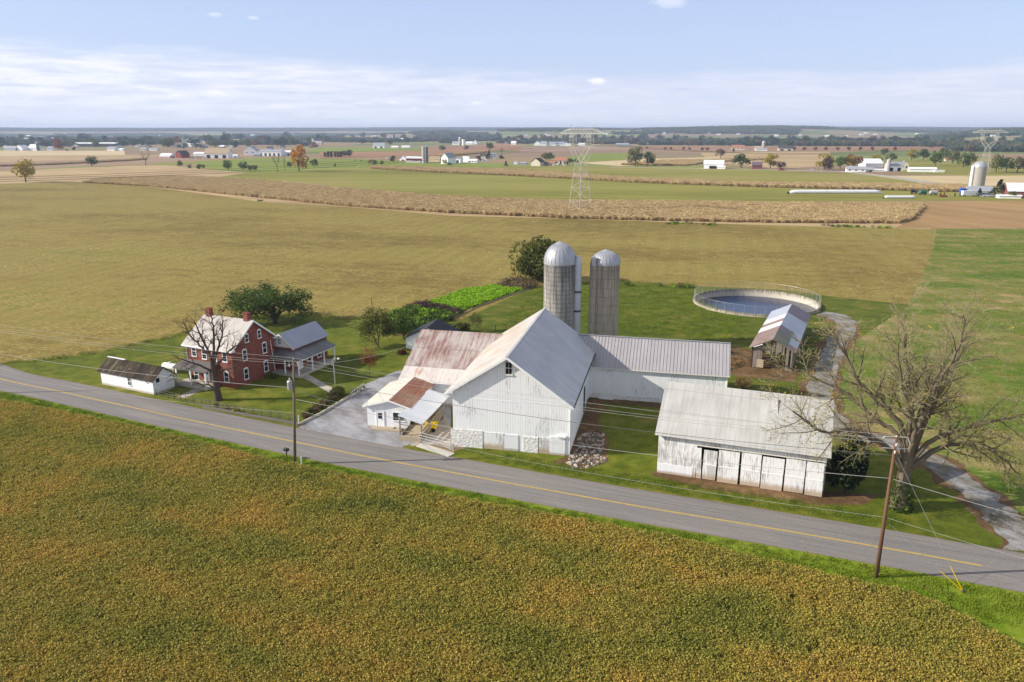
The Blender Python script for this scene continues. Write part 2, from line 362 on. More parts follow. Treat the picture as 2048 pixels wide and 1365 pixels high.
# --- road
def smooth_poly(pts, n=10):
    out = []
    for i in range(len(pts) - 1):
        p0 = Vector(pts[max(0, i - 1)]); p1 = Vector(pts[i]); p2 = Vector(pts[i + 1]); p3 = Vector(pts[min(len(pts) - 1, i + 2)])
        for k in range(n):
            t = k / n; out.append(.5 * ((2 * p1) + (p2 - p0) * t + (2 * p0 - 5 * p1 + 4 * p2 - p3) * t * t + (3 * p1 - p0 - 3 * p2 + p3) * t ** 3))
    out.append(Vector(pts[-1])); return out
def ribbon(name, line, wl, wr, m, layer, z=None, label=None, kind='structure'):
    vs = []; fs = []; uvs = []; s = 0; z = LAYER * layer if z is None else z
    for i, p in enumerate(line):
        d = (line[min(i + 1, len(line) - 1)] - line[max(i - 1, 0)]).normalized(); n = Vector((-d.y, d.x))
        l_ = wl(i) if callable(wl) else wl; r_ = wr(i) if callable(wr) else wr
        if i: s += (p - line[i - 1]).length
        a = p + n * l_; c = p - n * r_; vs += [(a.x, a.y, z), (c.x, c.y, z)]; uvs += [(s, 1), (s, 0)]
    for i in range(len(line) - 1): fs.append((2 * i, 2 * i + 1, 2 * i + 3, 2 * i + 2))
    o = mesh_obj(name, vs, fs, M[m]); uvl = o.data.uv_layers.new(name='UVMap')
    for poly in o.data.polygons:
        for li in poly.loop_indices: uvl.data[li].uv = uvs[o.data.loops[li].vertex_index]
    return props(o, kind=kind, label=label)
CL = [(-130, 140), (-95, 122)] + [G(*p) for p in ((0, 758), (125, 785), (380, 841), (591, 885), (760, 919), (1200, 1000), (1512, 1052.5), (1680, 1081.4), (1865, 1114), (1966, 1133))] + [(58, 51.5), (95, 37), (150, 16)]
ROAD = smooth_poly(CL, 8)
ribbon('road', ROAD, 3.75, 3.35, 'asphalt', 9, label='grey two lane country road')
iend = min(range(len(ROAD)), key=lambda i: (ROAD[i] - Vector(G(1966, 1133))).length)
ribbon('road_line', ROAD[:iend + 1], .13, .13, 'road_paint', 10, label='single yellow centre line on the road')
ribbon('verge', ROAD, -3.2, lambda i: 17, 'verge', 6, label='grass verge between the road and the soybeans')
# gravel
sheet('gravel_drive', [(594, 858), (640, 826), (700, 795), (728, 770), (790, 744), (818, 738), (850, 745), (905, 770), (900, 880), (840, 886), (806, 893), (800, 912), (700, 905)], 'gravel', 7, 'pale gravel drive beside the small white milk house')
LANE = smooth_poly([G(*p) for p in ((1640, 628), (1668, 634), (1692, 655), (1668, 700), (1650, 745), (1640, 800), (1690, 862), (1780, 885), (1851, 915), (1928, 968), (2000, 1030), (2075, 1105))], 8)
ribbon('lane_edge', LANE, lambda i: 2.5 + 1.6 * mnoise.noise((i * .31, 1, 0)), lambda i: 2.6 + 1.8 * mnoise.noise((i * .37, 7, 0)), 'soil', 6, label='bare brown soil along the gravel lane')
ribbon('gravel_lane', LANE, lambda i: 1.7 + .9 * mnoise.noise((i * .5, 3, 0)) + (1.2 if i < 14 else 0) + max(0, i - 80) * .25, lambda i: 1.6 + .9 * mnoise.noise((i * .45, 5, 0)) + max(0, i - 80) * .1, 'lane_gravel', 7, label='pale gravel lane curving past the bare tree to the manure tank')
sheet('farmyard_dirt', [(1130, 915), (1165, 840), (1180, 786), (1330, 806), (1330, 818), (1260, 812), (1205, 806), (1196, 845), (1218, 880), (1216, 925), (1165, 940), (1100, 926)], 'soil', 7, 'bare dirt along the foot of the big white barn')
sheet('shed_dirt', [(1300, 950), (1318, 935), (1660, 985), (1760, 990), (1730, 1010), (1640, 1012), (1400, 978)], 'soil', 7, 'bare dirt in front of the long white shed')
sheet('pen_dirt', [(1440, 690), (1500, 700), (1600, 735), (1590, 765), (1470, 752), (1440, 740)], 'soil', 7, 'trampled brown dirt around the open pole shed')
sheet('concrete_apron', [(820, 893), (880, 890), (908, 905), (903, 860), (890, 830), (865, 840)], 'concrete', 8, 'concrete apron between the ramp and the big barn')
# walks
ribbon('front_walk', [Vector(G(*p)) for p in ((362, 796), (420, 768))], .75, .75, 'concrete', 8, label='concrete path from the gate to the front porch')
ribbon('side_walk', [Vector(G(*p)) for p in ((596, 744), (672, 787))], .65, .65, 'concrete', 8, label='narrow concrete path from the side porch to the lamp post')
# mid-distance strips
sheet('tan_strip', [(-500, 344), (0, 343), (200, 334), (330, 331), (480, 345), (640, 365), (760, 392), (1000, 412), (1400, 420), (1860, 430), (1862, 459), (1500, 450), (1140, 438), (900, 432), (700, 415), (520, 404), (400, 387), (250, 368), (150, 364), (0, 368), (-500, 368)], 'tan_field', 3, 'mown tan strip in front of the standing corn')
sheet('green_strip', [(425, 356), (512, 344), (640, 338), (750, 332), (1000, 333), (1200, 345), (1500, 362), (1700, 365), (1940, 372), (2400, 385), (2400, 404), (1900, 402), (1500, 404), (1100, 400), (900, 392), (700, 376), (560, 362)], 'green_field', 4, 'green strip field between the two bands of corn')
sheet('upper_green', [(1000, 333), (1160, 332), (1500, 336), (1560, 342), (1720, 348), (1860, 368), (1500, 362), (1300, 354), (1160, 344)], 'green_field', 5, 'green field in front of the distant road farms')
sheet('tilled_field', [(1838, 406), (1900, 403), (2600, 398), (2900, 458), (1790, 457), (1815, 443)], 'tilled', 5, 'freshly tilled brown field beyond the hay')
sheet('meadow', [(380, 325), (520, 318), (700, 318), (860, 326), (1010, 330), (1000, 336), (745, 334), (640, 340), (512, 346), (420, 338)], 'bright_field', 5, 'grassy meadow dotted with small trees')
sheet('pink_strip', [(-400, 326), (0, 325), (250, 317), (400, 314), (400, 318), (250, 328), (0, 342), (-400, 343)], 'pink_field', 4, 'pinkish brown ploughed strip on the left')
sheet('brown_strip', [(-400, 313), (0, 313), (200, 311), (330, 312), (250, 317), (0, 325), (-400, 326)], 'tan_field', 5, 'tan field beyond the ploughed strip')
sheet('narrow_green', [(290, 329), (512, 317), (640, 314), (512, 320), (330, 331)], 'bright_field', 6, 'narrow bright green strip across the ploughed land')
far_sheet('pale_strip', [(-300, 305, 313), (0, 305, 313), (120, 306, 312), (250, 306, 311)], 'pale_field', .25, 'pale stubble strip far left')
far_sheet('far_meadow', [(620, 297, 305), (768, 297, 304), (850, 298, 303)], 'bright_field', .3, 'bright green strip behind the columnar hedge')
far_sheet('far_brown', [(640, 304, 318), (760, 303, 315), (900, 293, 311), (1010, 288, 302), (1080, 296, 306)], 'brown_field', .25, 'brown field behind the distant twin silos')
far_sheet('far_tan', [(1040, 294, 305), (1200, 294, 303), (1340, 296, 302), (1500, 297, 303), (1640, 299, 303)], 'pink_field', .3, 'pinkish field row beyond the pylon')
far_sheet('far_rust', [(1280, 293, 301), (1480, 293, 300), (1640, 294, 304), (1850, 293, 306), (1930, 295, 306)], 'brown_field', .35, 'rusty brown field with the row of round red trees')
sheet('corn_stubble_right', [(1400, 306), (1660, 303), (1660, 332), (1560, 338), (1420, 324)], 'tan_field', 4, 'tan field around the distant white barn')
sheet('pale_tongue', [(1160, 326), (1300, 318), (1440, 314), (1440, 318), (1320, 328), (1240, 333)], 'pale_field', 6, 'pale tongue of cut field beside the two round trees')
sheet('green_tongue', [(1100, 318), (1180, 308), (1270, 306), (1250, 320), (1140, 326)], 'bright_field', 5, 'green tongue of grass behind the pylon')
sheet('tan_right', [(1720, 348), (1780, 352), (1960, 352), (2300, 350), (2300, 372), (1940, 372), (1850, 367)], 'pale_field', 6, 'pale tan field by the leaning far silo')
sheet('orchard_grass', [(1800, 320), (1960, 318), (2300, 318), (2300, 350), (1940, 352), (1800, 348)], 'green_field', 7, 'rough grass under the far row of green trees')
sheet('far_road', [(1220, 334.5), (1500, 338.5), (1690, 343), (1780, 352), (1900, 369), (1860, 369), (1760, 353), (1680, 344.2), (1500, 339.4), (1220, 335.2)], 'concrete', 8, 'thin grey lane passing the distant farms')
# ================================================================ scattered ground cover (stuff)
def scatter(name, pts, z, srcs, dens, smin, smax, seed, label, cat, base=None, tilt=.15, world=False, holes=()):
    P = pts if world else [G(*p) for p in pts]
    fv, tri = tess([P] + [h[::-1] for h in holes])
    o = mesh_obj(name, [(x, y, z) for x, y in fv], tri, M[base] if base else None); props(o, label, cat, None, 'stuff')
    ng = bpy.data.node_groups.new(name + '_scatter', 'GeometryNodeTree')
    ng.interface.new_socket('Geometry', in_out='INPUT', socket_type='NodeSocketGeometry'); ng.interface.new_socket('Geometry', in_out='OUTPUT', socket_type='NodeSocketGeometry')
    N = ng.nodes; L = ng.links; gi = N.new('NodeGroupInput'); go = N.new('NodeGroupOutput')
    d = N.new('GeometryNodeDistributePointsOnFaces'); d.distribute_method = 'POISSON' if dens < 0 else 'RANDOM'; d.inputs['Density' if dens > 0 else 'Distance Min'].default_value = abs(dens); [i for i in d.inputs if i.name == 'Density Max'][-1:] and setattr([i for i in d.inputs if i.name == 'Density Max'][-1], 'default_value', 14); d.inputs['Seed'].default_value = seed; L.new(gi.outputs[0], d.inputs['Mesh'])
    jo = N.new('GeometryNodeGeometryToInstance')
    for s_ in srcs:
        oi = N.new('GeometryNodeObjectInfo'); oi.inputs['Object'].default_value = s_; L.new(oi.outputs['Geometry'], jo.inputs[0])
    ip = N.new('GeometryNodeInstanceOnPoints'); L.new(d.outputs['Points'], ip.inputs['Points']); L.new(jo.outputs[0], ip.inputs['Instance']); ip.inputs['Pick Instance'].default_value = True
    rv = N.new('FunctionNodeRandomValue'); rv.data_type = 'FLOAT_VECTOR'; rv.inputs[0].default_value = (-tilt, -tilt, 0); rv.inputs[1].default_value = (tilt, tilt, 6.283); rv.inputs['Seed'].default_value = seed + 1
    L.new(rv.outputs[0], ip.inputs['Rotation'])
    rs = N.new('FunctionNodeRandomValue'); rs.data_type = 'FLOAT'; rs.inputs[2].default_value = smin; rs.inputs[3].default_value = smax; rs.inputs['Seed'].default_value = seed + 2
    L.new(rs.outputs[1], ip.inputs['Scale'])
    jg = N.new('GeometryNodeJoinGeometry'); L.new(ip.outputs[0], jg.inputs[0])
    if base: L.new(gi.outputs[0], jg.inputs[0])
    L.new(jg.outputs[0], go.inputs[0])
    md = o.modifiers.new('scatter', 'NODES'); md.node_group = ng
    return o
def leaf_quads(C, size, nr, upb=.0, asp=1.5, seed=1):
    """C (n,3) centres -> n rhombic leaves, random orientation (upb pushes normals up)"""
    n = len(C); nrm = nr.normal(size=(n, 3)); nrm[:, 2] += upb; nrm /= np.linalg.norm(nrm, axis=1)[:, None]
    t = nr.normal(size=(n, 3)); u = np.cross(nrm, t); u /= np.linalg.norm(u, axis=1)[:, None] + 1e-9; v = np.cross(nrm, u)
    s = (size * nr.uniform(.7, 1.3, n))[:, None]
    return np.stack([C - u * s * asp / 2, C - v * s / 2 + u * s * .1, C + u * s * asp / 2, C + v * s / 2 + u * s * .1], 1)
nr = np.random.default_rng(5)
def soymat():
    b = NB('soy_leaf'); p = b.pos(); f = b.noise(b.mapv(b.n('ShaderNodeMapping', {}, {'Vector': p, 'Rotation': (0, 0, R(22))}), (.55, 1, 1)), .16, 5, .62); g = b.noise(p, 5.0, 2, .7)
    h = b.math('ADD', b.math('MULTIPLY', f, .5), b.math('MULTIPLY', g, .5))
    M['soy_leaf'] = b.leaf(b.ramp(h, [(.32, lin((92, 104, 40))), (.44, lin((146, 144, 60))), (.53, lin((176, 158, 72))), (.62, lin((194, 156, 72))), (.74, lin((234, 204, 132)))]), .3)
soymat()
def soy_clump(seed):
    r = np.random.default_rng(seed); n = 150; a = r.uniform(0, 6.283, n); rad = .5 * np.sqrt(r.uniform(0, 1, n)); z = .2 + .5 * r.uniform(0, 1, n) ** .6 * (1 - .45 * (rad / .55) ** 2)
    return np_quads('soy_plant', leaf_quads(np.stack([rad * np.cos(a), rad * np.sin(a), z], 1), .105, r, .9, 1.3), M['soy_leaf'], False)
soyA = [soy_clump(i) for i in (1, 2, 3)]
SOY = [(-700, 700), (-250, 772), (0, 806), (125, 830), (250, 857), (375, 887), (512, 920), (760, 972), (1000, 1021), (1125, 1042), (1250, 1067), (1375, 1090), (1500, 1121), (1620, 1150), (1720, 1175), (1800, 1190), (1870, 1215), (1960, 1262), (2048, 1312), (2300, 1450), (2300, 1800), (-400, 1800), (-1100, 1200)]
def strip_hole(a, b, w):
    p, q = Vector(G(*a)), Vector(G(*b)); n = (q - p).normalized(); n = Vector((-n.y, n.x)) * w / 2; L = [tuple(p + n), tuple(p - n), tuple(q - n), tuple(q + n)]
    ar = sum(L[i][0] * L[(i + 1) % 4][1] - L[(i + 1) % 4][0] * L[i][1] for i in range(4)); return L if ar > 0 else L[::-1]
TRACKS = [strip_hole((1588, 1165), (1560, 1480), .42), strip_hole((1632, 1176), (1622, 1480), .42)]
scatter('soybean_field', SOY, .03, soyA, -.34, .85, 1.1, 3, 'ripening green and orange soybean field in the foreground', 'soybeans', 'soy_soil', holes=TRACKS)
bladed('grass_blade', [(74, 92, 18), (98, 118, 28), (120, 134, 44)])
bladed('verge_blade', [(92, 112, 20), (122, 138, 32), (150, 154, 62)])
def tuft(name, m, seed, n=26, h=.16, w=.35):
    r = np.random.default_rng(seed); c = r.uniform(-w, w, (n, 2)); a = r.uniform(0, 6.283, n); l = r.normal(0, .35, (n, 2)) * h; hh = h * r.uniform(.5, 1.2, n); bw = .028
    dx = np.cos(a) * bw; dy = np.sin(a) * bw; z = np.zeros(n)
    P = np.stack([np.stack([c[:, 0] - dx, c[:, 1] - dy, z], 1), np.stack([c[:, 0] + dx, c[:, 1] + dy, z], 1), np.stack([c[:, 0] + l[:, 0], c[:, 1] + l[:, 1], hh], 1)], 1)
    return np_quads(name, P, M[m], False, 3)
vt = [tuft('verge_tuft', 'verge_blade', i) for i in (1, 2)]
gt = [tuft('grass_tuft', 'grass_blade', i, 22, .11, .4) for i in (3, 4)]
vg = [];
for i in range(0, len(ROAD), 2):
    p = ROAD[i]
    if -75 < p.x < 62: vg.append(p)
vb = [p for p in vg if -7 < p.x < 36]
def offs(line, o_):
    out = []
    for i, p in enumerate(line):
        d = (line[min(i + 1, len(line) - 1)] - line[max(i - 1, 0)]).normalized(); out.append((p.x + d.y * o_, p.y - d.x * o_))
    return out
scatter('verge_grass', offs(vg, 3.7) + offs(vg, 8.6)[::-1], .03, vt, 7, .7, 1.3, 11, 'short roadside grass between road and soybeans', 'grass', world=True)
scatter('barn_side_grass', offs(vb, -4.3) + offs(vb, -7.0)[::-1], .03, gt, 6, .7, 1.3, 12, 'short green grass between road and white barns', 'grass', world=True)
# standing corn
bladed('corn_leaf', [(156, 130, 86), (186, 160, 114), (208, 184, 138), (210, 182, 122)])
def corn_tile(seed):
    r = np.random.default_rng(seed); Q = []
    for i in range(120):
        x, y = r.uniform(-2.2, 2.2, 2); h = r.uniform(1.5, 1.9); a = r.uniform(0, 6.28)
        for k in range(2):
            b_ = a + k * 1.57; dx, dy = .035 * math.cos(b_), .035 * math.sin(b_); Q.append([(x - dx, y - dy, 0), (x + dx, y + dy, 0), (x + dx * .5, y + dy * .5, h), (x - dx * .5, y - dy * .5, h)])
        for k in range(6):
            b_ = r.uniform(0, 6.28); z = h * (.3 + .12 * k); l = r.uniform(.45, .8); w_ = .06; ux, uy = math.cos(b_), math.sin(b_)
            Q.append([(x - uy * w_, y + ux * w_, z), (x + uy * w_, y - ux * w_, z), (x + ux * l * .55 + uy * w_, y + uy * l * .55 - ux * w_, z + .22), (x + ux * l, y + uy * l, z - .3)])
    return np_quads('corn_stalks', np.array(Q), M['corn_leaf'], False)
corn = [corn_tile(i) for i in (1, 2, 3)]
CF1 = [(170, 366), (300, 373), (400, 383), (500, 393), (700, 413), (900, 426), (1100, 435), (1130, 437), (1190, 438), (1300, 441), (1500, 445), (1790, 447), (1815, 441), (1841, 416)]
CB1 = [(1838, 412), (1600, 410), (1300, 406), (1100, 405), (900, 397), (700, 382), (600, 372), (512, 363), (400, 356), (330, 354), (200, 359)]
scatter('corn_field', CF1 + CB1, .02, corn, -1.9, .76, .9, 21, 'long band of dry standing corn behind the stubble', 'corn', 'tan_field', .03)
CF2 = [(745, 338), (870, 345), (1024, 352), (1160, 359), (1280, 366), (1500, 374), (1700, 379), (1900, 384), (1935, 383)]
CB2 = [(1935, 374), (1700, 371), (1500, 368.5), (1280, 360.5), (1160, 351), (1024, 342), (900, 338.5), (745, 335)]
scatter('far_corn_field', CF2 + CB2, .03, corn, -2.2, 1.0, 1.2, 22, 'thin second band of dry corn farther away', 'corn', 'tan_field', .03)
for i, (pts, lb) in enumerate((([(0, 334), (100, 330.5), (256, 322.5), (290, 320), (290, 318.5), (256, 321), (100, 329), (0, 332.5)], 'dark hedge like corn edge across the ploughed field at far left'),
                     ([(1240, 330.5), (1370, 332), (1420, 326), (1545, 319), (1545, 316.5), (1420, 321), (1330, 322)], 'dark edged corn strip left of the distant white barn'),
                     ([(880, 315), (970, 306), (970, 303), (880, 310)], 'small corn strip behind the far white barn'))):
    scatter('corn_strip', pts, .03, corn, .11, .9, 1.1, 30 + i, lb, 'corn', 'tan_field', .03)

pt_ = [tuft('pasture_tuft', 'grass_blade', 7, 30, .22, .6), tuft('pasture_tuft', 'verge_blade', 8, 30, .26, .6)]
scatter('pasture_grass', [(1066, 585), (1250, 569), (1394, 580), (1404, 604), (1500, 640), (1480, 684), (1250, 664), (1160, 640), (1000, 672), (1010, 640)], .02, pt_, 1.6, .6, 1.4, 13, 'rough tufts of pasture grass around the silos', 'grass')
leafmat('hay_blade', [(96, 110, 40), (150, 138, 84), (184, 164, 116)], .25, 3)
hy_ = [tuft('hay_tuft', 'hay_blade', 9, 34, .22, .7), tuft('hay_tuft', 'verge_blade', 10, 34, .2, .7)]
scatter('hay_grass', [(1880, 461), (2250, 461), (2450, 900), (2060, 985), (1960, 905), (1780, 810), (1730, 710), (1765, 655), (1835, 612), (1852, 550)], .02, hy_, .7, .6, 1.3, 14, 'short mown hay stubble tufts right of the lane', 'grass')

EDGE = [(-60, 734), (0, 729), (110, 718), (200, 705), (345, 674), (372, 665), (450, 650), (500, 634), (620, 629), (700, 640), (760, 633)]
scatter('field_edge_grass', [(x, y - 2.4) for x, y in EDGE] + [(x, y + 1.6) for x, y in EDGE[::-1]], .02, pt_ + hy_, 2.2, .8, 1.7, 15, 'ragged grass along the border between lawn and stubble', 'grass')
EDGE2 = [(1090, 571), (1250, 565.5), (1390, 573)]
scatter('pasture_edge_grass', [(x, y - 2) for x, y in EDGE2] + [(x, y + 1.5) for x, y in EDGE2[::-1]], .02, pt_ + hy_, 2.0, .8, 1.7, 16, 'ragged grass along the far border of the pasture', 'grass')
# ================================================================ building materials
def board_mat(name, white, grey, peel=.5, bw=.28, line=.35, dirt=None, k=1.0):
    b = NB(name); x, y, z = b.sep(b.obj()); u = b.math('ADD', x, y)
    ub = b.math('DIVIDE', u, bw); fl = b.math('FLOOR', ub); fr = b.math('FRACT', ub)
    bv = b.noise(b.comb(fl, 0.0, 0.0), 3.7, 1); col = b.mix(bv, lin(white, k * .86), lin(white, k * 1.04))
    pv = b.noise(b.comb(b.math('MULTIPLY', u, 5.0), b.math('MULTIPLY', z, .55), 1.0), 1.6, 5, .68)
    area = b.noise(b.comb(u, b.math('MULTIPLY', z, .8), 4.0), .32, 3, .6)
    pm = b.ramp(b.math('ADD', b.math('MULTIPLY', pv, .6), b.math('MULTIPLY', area, .4)), [(.63 - .2 * peel, 0.0), (.76 - .2 * peel, 1.0)])
    col = b.mix(b.math('MULTIPLY', pm, .75), col, lin(grey, k))
    lm = b.ramp(fr, [(0.0, line), (.07, 0.0), (.95, 0.0), (1.0, line)]); col = b.mix(lm, col, lin((96, 92, 90)))
    if dirt:
        dn = b.noise(b.comb(u, z, 0.0), 1.2, 4, .7); dm = b.ramp(b.math('SUBTRACT', z, b.math('MULTIPLY', dn, dirt[1])), [(0.0, .8), (dirt[1] * .6, 0.0)])
        col = b.mix(dm, col, lin(dirt[0]))
    M[name] = b.done(col, .75, b.bump(b.math('ADD', lm, b.math('MULTIPLY', pm, -.3)), -.4, .015), .3); return M[name]
def roof_mat(name, cols, rust=None, spacing=.6, axis='y', seam=(.3, (90, 86, 86)), cross=None, ro=.5, spec=.4, streak=2.2, metal=0.0, lap=None):
    """cols dark->light, streaks run down the slope"""
    b = NB(name); x, y, z = b.sep(b.obj()); a, d = (y, x) if axis == 'y' else (x, y)
    st = b.noise(b.comb(b.math('MULTIPLY', a, streak), b.math('MULTIPLY', d, .16), b.math('MULTIPLY', z, .16)), 1.3, 5, .65); bl = b.noise(b.comb(a, d, z), .35, 4, .6)
    h = b.math('ADD', b.math('MULTIPLY', st, .55), b.math('MULTIPLY', bl, .45)); n = len(cols)
    col = b.ramp(h, [(.32 + .36 * i / max(1, n - 1), lin(c)) for i, c in enumerate(cols)])
    if rust:
        rc, lo, hi, amt = rust; rv = b.noise(b.comb(b.math('MULTIPLY', a, streak * .9), b.math('MULTIPLY', d, .35), b.math('MULTIPLY', z, .35)), .9, 6, .72)
        rm = b.ramp(b.math('ADD', b.math('MULTIPLY', rv, .6), b.math('MULTIPLY', b.noise(b.comb(a, d, z), .22, 3), .4)), [(lo, 0.0), (hi, amt)])
        col = b.mix(rm, col, b.mix(b.noise(b.comb(a, d, z), 3.0, 3), lin(rc, .8), lin(rc, 1.2)))
    fr = b.math('FRACT', b.math('DIVIDE', a, spacing)); sm = b.ramp(fr, [(0.0, seam[0]), (.09, 0.0), (.91, 0.0), (1.0, seam[0])])
    col = b.mix(sm, col, lin(seam[1]))
    if lap:
        lf = b.math('FRACT', b.math('DIVIDE', b.math('ADD', z, lap[1]), lap[0])); lm = b.ramp(lf, [(0.0, .6), (.03, 0.0), (1.0, 0.0)]); col = b.mix(lm, col, lin((110, 106, 104)))
    hw = b.math('SINE', b.math('MULTIPLY', a, 2 * math.pi / .2))
    M[name] = b.done(col, ro, b.bump(b.math('ADD', b.math('MULTIPLY', hw, .3), sm), .35, .02), spec, metal); return M[name]
def brick_mat():
    b = NB('brick'); x, y, z = b.sep(b.obj()); u = b.math('ADD', x, y); v = b.comb(u, z, 0.0)
    br = b.n('ShaderNodeTexBrick', {}, {'Vector': v, 'Color1': lin((150, 62, 44)), 'Color2': lin((116, 44, 34)), 'Mortar': lin((150, 118, 104)), 'Scale': 1.0, 'Mortar Size': .012, 'Brick Width': .23, 'Row Height': .075})
    c = b.mix(b.ramp(b.noise(v, .8, 5, .7), [(.35, .5), (.65, 0.0)]), br, lin((92, 40, 34)))
    c = b.mix(b.ramp(b.noise(b.comb(b.math('MULTIPLY', u, 2.5), b.math('MULTIPLY', z, .3), 2.0), 1.0, 4, .7), [(.6, 0.0), (.78, .45)]), c, lin((176, 120, 104)))
    M['brick'] = b.done(c, .85, b.bump(b.noise(v, 12, 2), .3, .01), .2)
brick_mat()
board_mat('white_boards', (246, 246, 245), (140, 138, 136), .48, .3, .5)
board_mat('white_boards_worn', (244, 243, 240), (128, 122, 118), .72, .24, .5, ((176, 150, 118), .8))
board_mat('white_boards_clean', (240, 240, 240), (176, 174, 172), .18, .3, .3, ((170, 152, 130), .35))
board_mat('grey_planks', (142, 130, 120), (92, 82, 74), .6, .22, .6)
flat('white_trim', (240, 240, 238), .6, .05); flat('cream_trim', (226, 222, 210), .6, .06)
flat('dark_interior', (26, 22, 20), .9, .2); flat('dark_wood', (70, 58, 48), .85, .25, 6); flat('grey_wood', (140, 126, 108), .85, .22, 6); flat('tan_wood', (176, 160, 136), .85, .2, 5)  # dark_interior: flat dark colour standing for the unlit inside behind openings
flat('iron', (70, 68, 66), .6, .2); flat('galvanised', (172, 172, 170), .45, .1, 3, .5, .4); flat('wire', (168, 166, 160), .5, .05); flat('wire_dark', (96, 94, 92), .6, .05); flat('black_plastic', (28, 28, 30), .5, .1)
flat('yellow_paint', (226, 190, 20), .5, .12); flat('concrete_flat', (186, 176, 160), .9, .12, 2); flat('shingle', (104, 98, 96), .9, .2, 5); flat('black_roof', (50, 50, 56), .8, .15, 4)
b_ = NB('glass'); M['glass'] = b_.done(lin((40, 48, 54)), .08, None, .6)
def stone_mat():
    b = NB('white_stone'); x, y, z = b.sep(b.obj()); v = b.comb(b.math('ADD', x, y), z, 0.0); f = b.vor(b.mapv(v, (1, 1.5, 1)), 3.2); e = b.noise(v, 2.5, 4, .7)
    c = b.mix(b.ramp(e, [(.4, .45), (.65, 0.0)]), lin((238, 238, 234)), lin((196, 186, 168)))
    M['white_stone'] = b.done(c, .85, b.bump(b.math('ADD', f, e), .8, .05), .2)
stone_mat()
roof_mat('barn_roof', [(168, 164, 164), (190, 187, 186), (206, 203, 200)], ((186, 140, 96), .62, .72, .45), .9, 'y', (.25, (110, 106, 108)))
roof_mat('barn_roof_lit', [(160, 154, 146), (190, 184, 174), (206, 200, 190)], ((190, 136, 82), .48, .64, .75), .8, 'y', (.22, (130, 120, 112)))  # sunny-side copy: warm sunlight tone put into the colour, besides real rust
roof_mat('wing_roof', [(158, 153, 154), (168, 163, 164), (178, 173, 173)], None, .46, 'x', (.45, (104, 100, 104)), ro=.42, spec=.5)
roof_mat('rust_roof', [(164, 150, 142), (184, 172, 164), (204, 196, 188)], ((122, 74, 62), .42, .58, .85), .7, 'x', (.3, (206, 200, 196)), streak=3.4)
roof_mat('rust_roof_low', [(196, 180, 166), (212, 204, 196), (222, 216, 210)], ((178, 112, 66), .53, .62, .85), .7, 'x', (.3, (150, 140, 134)), streak=2.5)
roof_mat('milk_roof', [(200, 188, 170), (214, 204, 188), (224, 216, 204)], ((196, 150, 108), .62, .75, .5), 1.4, 'y', (.2, (180, 170, 160)))
roof_mat('milk_roof_rust', [(150, 112, 88), (170, 132, 104), (188, 158, 132)], ((150, 84, 50), .42, .56, .85), .65, 'x', (.12, (130, 90, 66)), streak=3)
roof_mat('awning_roof', [(214, 214, 214), (226, 227, 228), (236, 236, 236)], None, 2.2, 'y', (.2, (170, 168, 166)))
roof_mat('shed_roof', [(162, 160, 155), (182, 180, 174), (196, 194, 189)], ((160, 158, 140), .57, .7, .55), 1.0, 'y', (.22, (132, 130, 128)), lap=(1.75, .55))
roof_mat('house_roof', [(160, 152, 144), (188, 181, 173), (208, 203, 197)], ((150, 120, 110), .52, .64, .55), .55, 'y', (.2, (140, 132, 130)), streak=3.5)
roof_mat('annex_roof', [(150, 150, 160), (160, 160, 170), (168, 168, 178)], None, .45, 'y', (.12, (130, 130, 138)))
roof_mat('porch_roof', [(84, 80, 80), (108, 104, 102), (138, 134, 130)], ((150, 146, 140), .55, .68, .5), .7, 'y', (.25, (66, 62, 62)), streak=2.5)
roof_mat('moss_shingle', [(40, 35, 30), (64, 56, 48), (92, 82, 66)], ((128, 122, 92), .56, .66, .7), .33, 'y', (.12, (40, 36, 32)), streak=1.6, ro=.95, spec=.1)
roof_mat('pole_roof_brown', [(112, 88, 78), (140, 116, 104), (168, 150, 140)], ((132, 92, 74), .5, .62, .6), .7, 'y', (.3, (96, 82, 78)))
roof_mat('pole_roof_white', [(196, 196, 200), (214, 214, 218), (228, 228, 230)], None, .7, 'y', (.2, (150, 148, 150)))
roof_mat('pole_roof_grey', [(152, 156, 166), (168, 172, 182), (180, 184, 192)], None, .7, 'y', (.2, (120, 122, 130)))
roof_mat('pole_roof_moss', [(92, 86, 64), (112, 106, 74), (132, 124, 92)], ((120, 100, 84), .55, .65, .5), .5, 'y', (.3, (80, 74, 60)))
roof_mat('pole_roof_purple', [(96, 76, 80), (118, 98, 102), (150, 134, 138)], None, .35, 'y', (.3, (80, 62, 66)))
def silo_mat(name, base, dark, band=.75, thr=.52):
    b = NB(name); p = b.obj(); x, y, z = b.sep(p); a = b.math('ARCTAN2', y, x)
    st = b.noise(b.comb(b.math('MULTIPLY', a, 7.0), b.math('MULTIPLY', z, .12), 1.0), 1.2, 5, .65); up = b.ramp(b.math('DIVIDE', z, 15.0), [(.3, 0.0), (1.0, .34)])
    m = b.ramp(b.math('ADD', st, b.math('MULTIPLY', up, .55)), [(thr, 0.0), (thr + .26, .8)])
    br = b.n('ShaderNodeTexBrick', {}, {'Vector': b.comb(b.math('MULTIPLY', a, 2.6), z, 0.0), 'Color1': lin(base), 'Color2': lin(tuple(int(v * .93) for v in base)), 'Mortar': lin(tuple(int(v * .62) for v in base)), 'Scale': 1.0, 'Mortar Size': .02, 'Brick Width': .3, 'Row Height': band})
    M[name] = b.done(b.mix(m, br, lin(dark)), .9, b.bump(b.noise(p, 5, 3), .3, .02), .2)
silo_mat('silo_staves', (184, 178, 170), (78, 74, 70), .75, .47); silo_mat('silo_smooth', (190, 176, 158), (92, 80, 70), 1.5, .55)
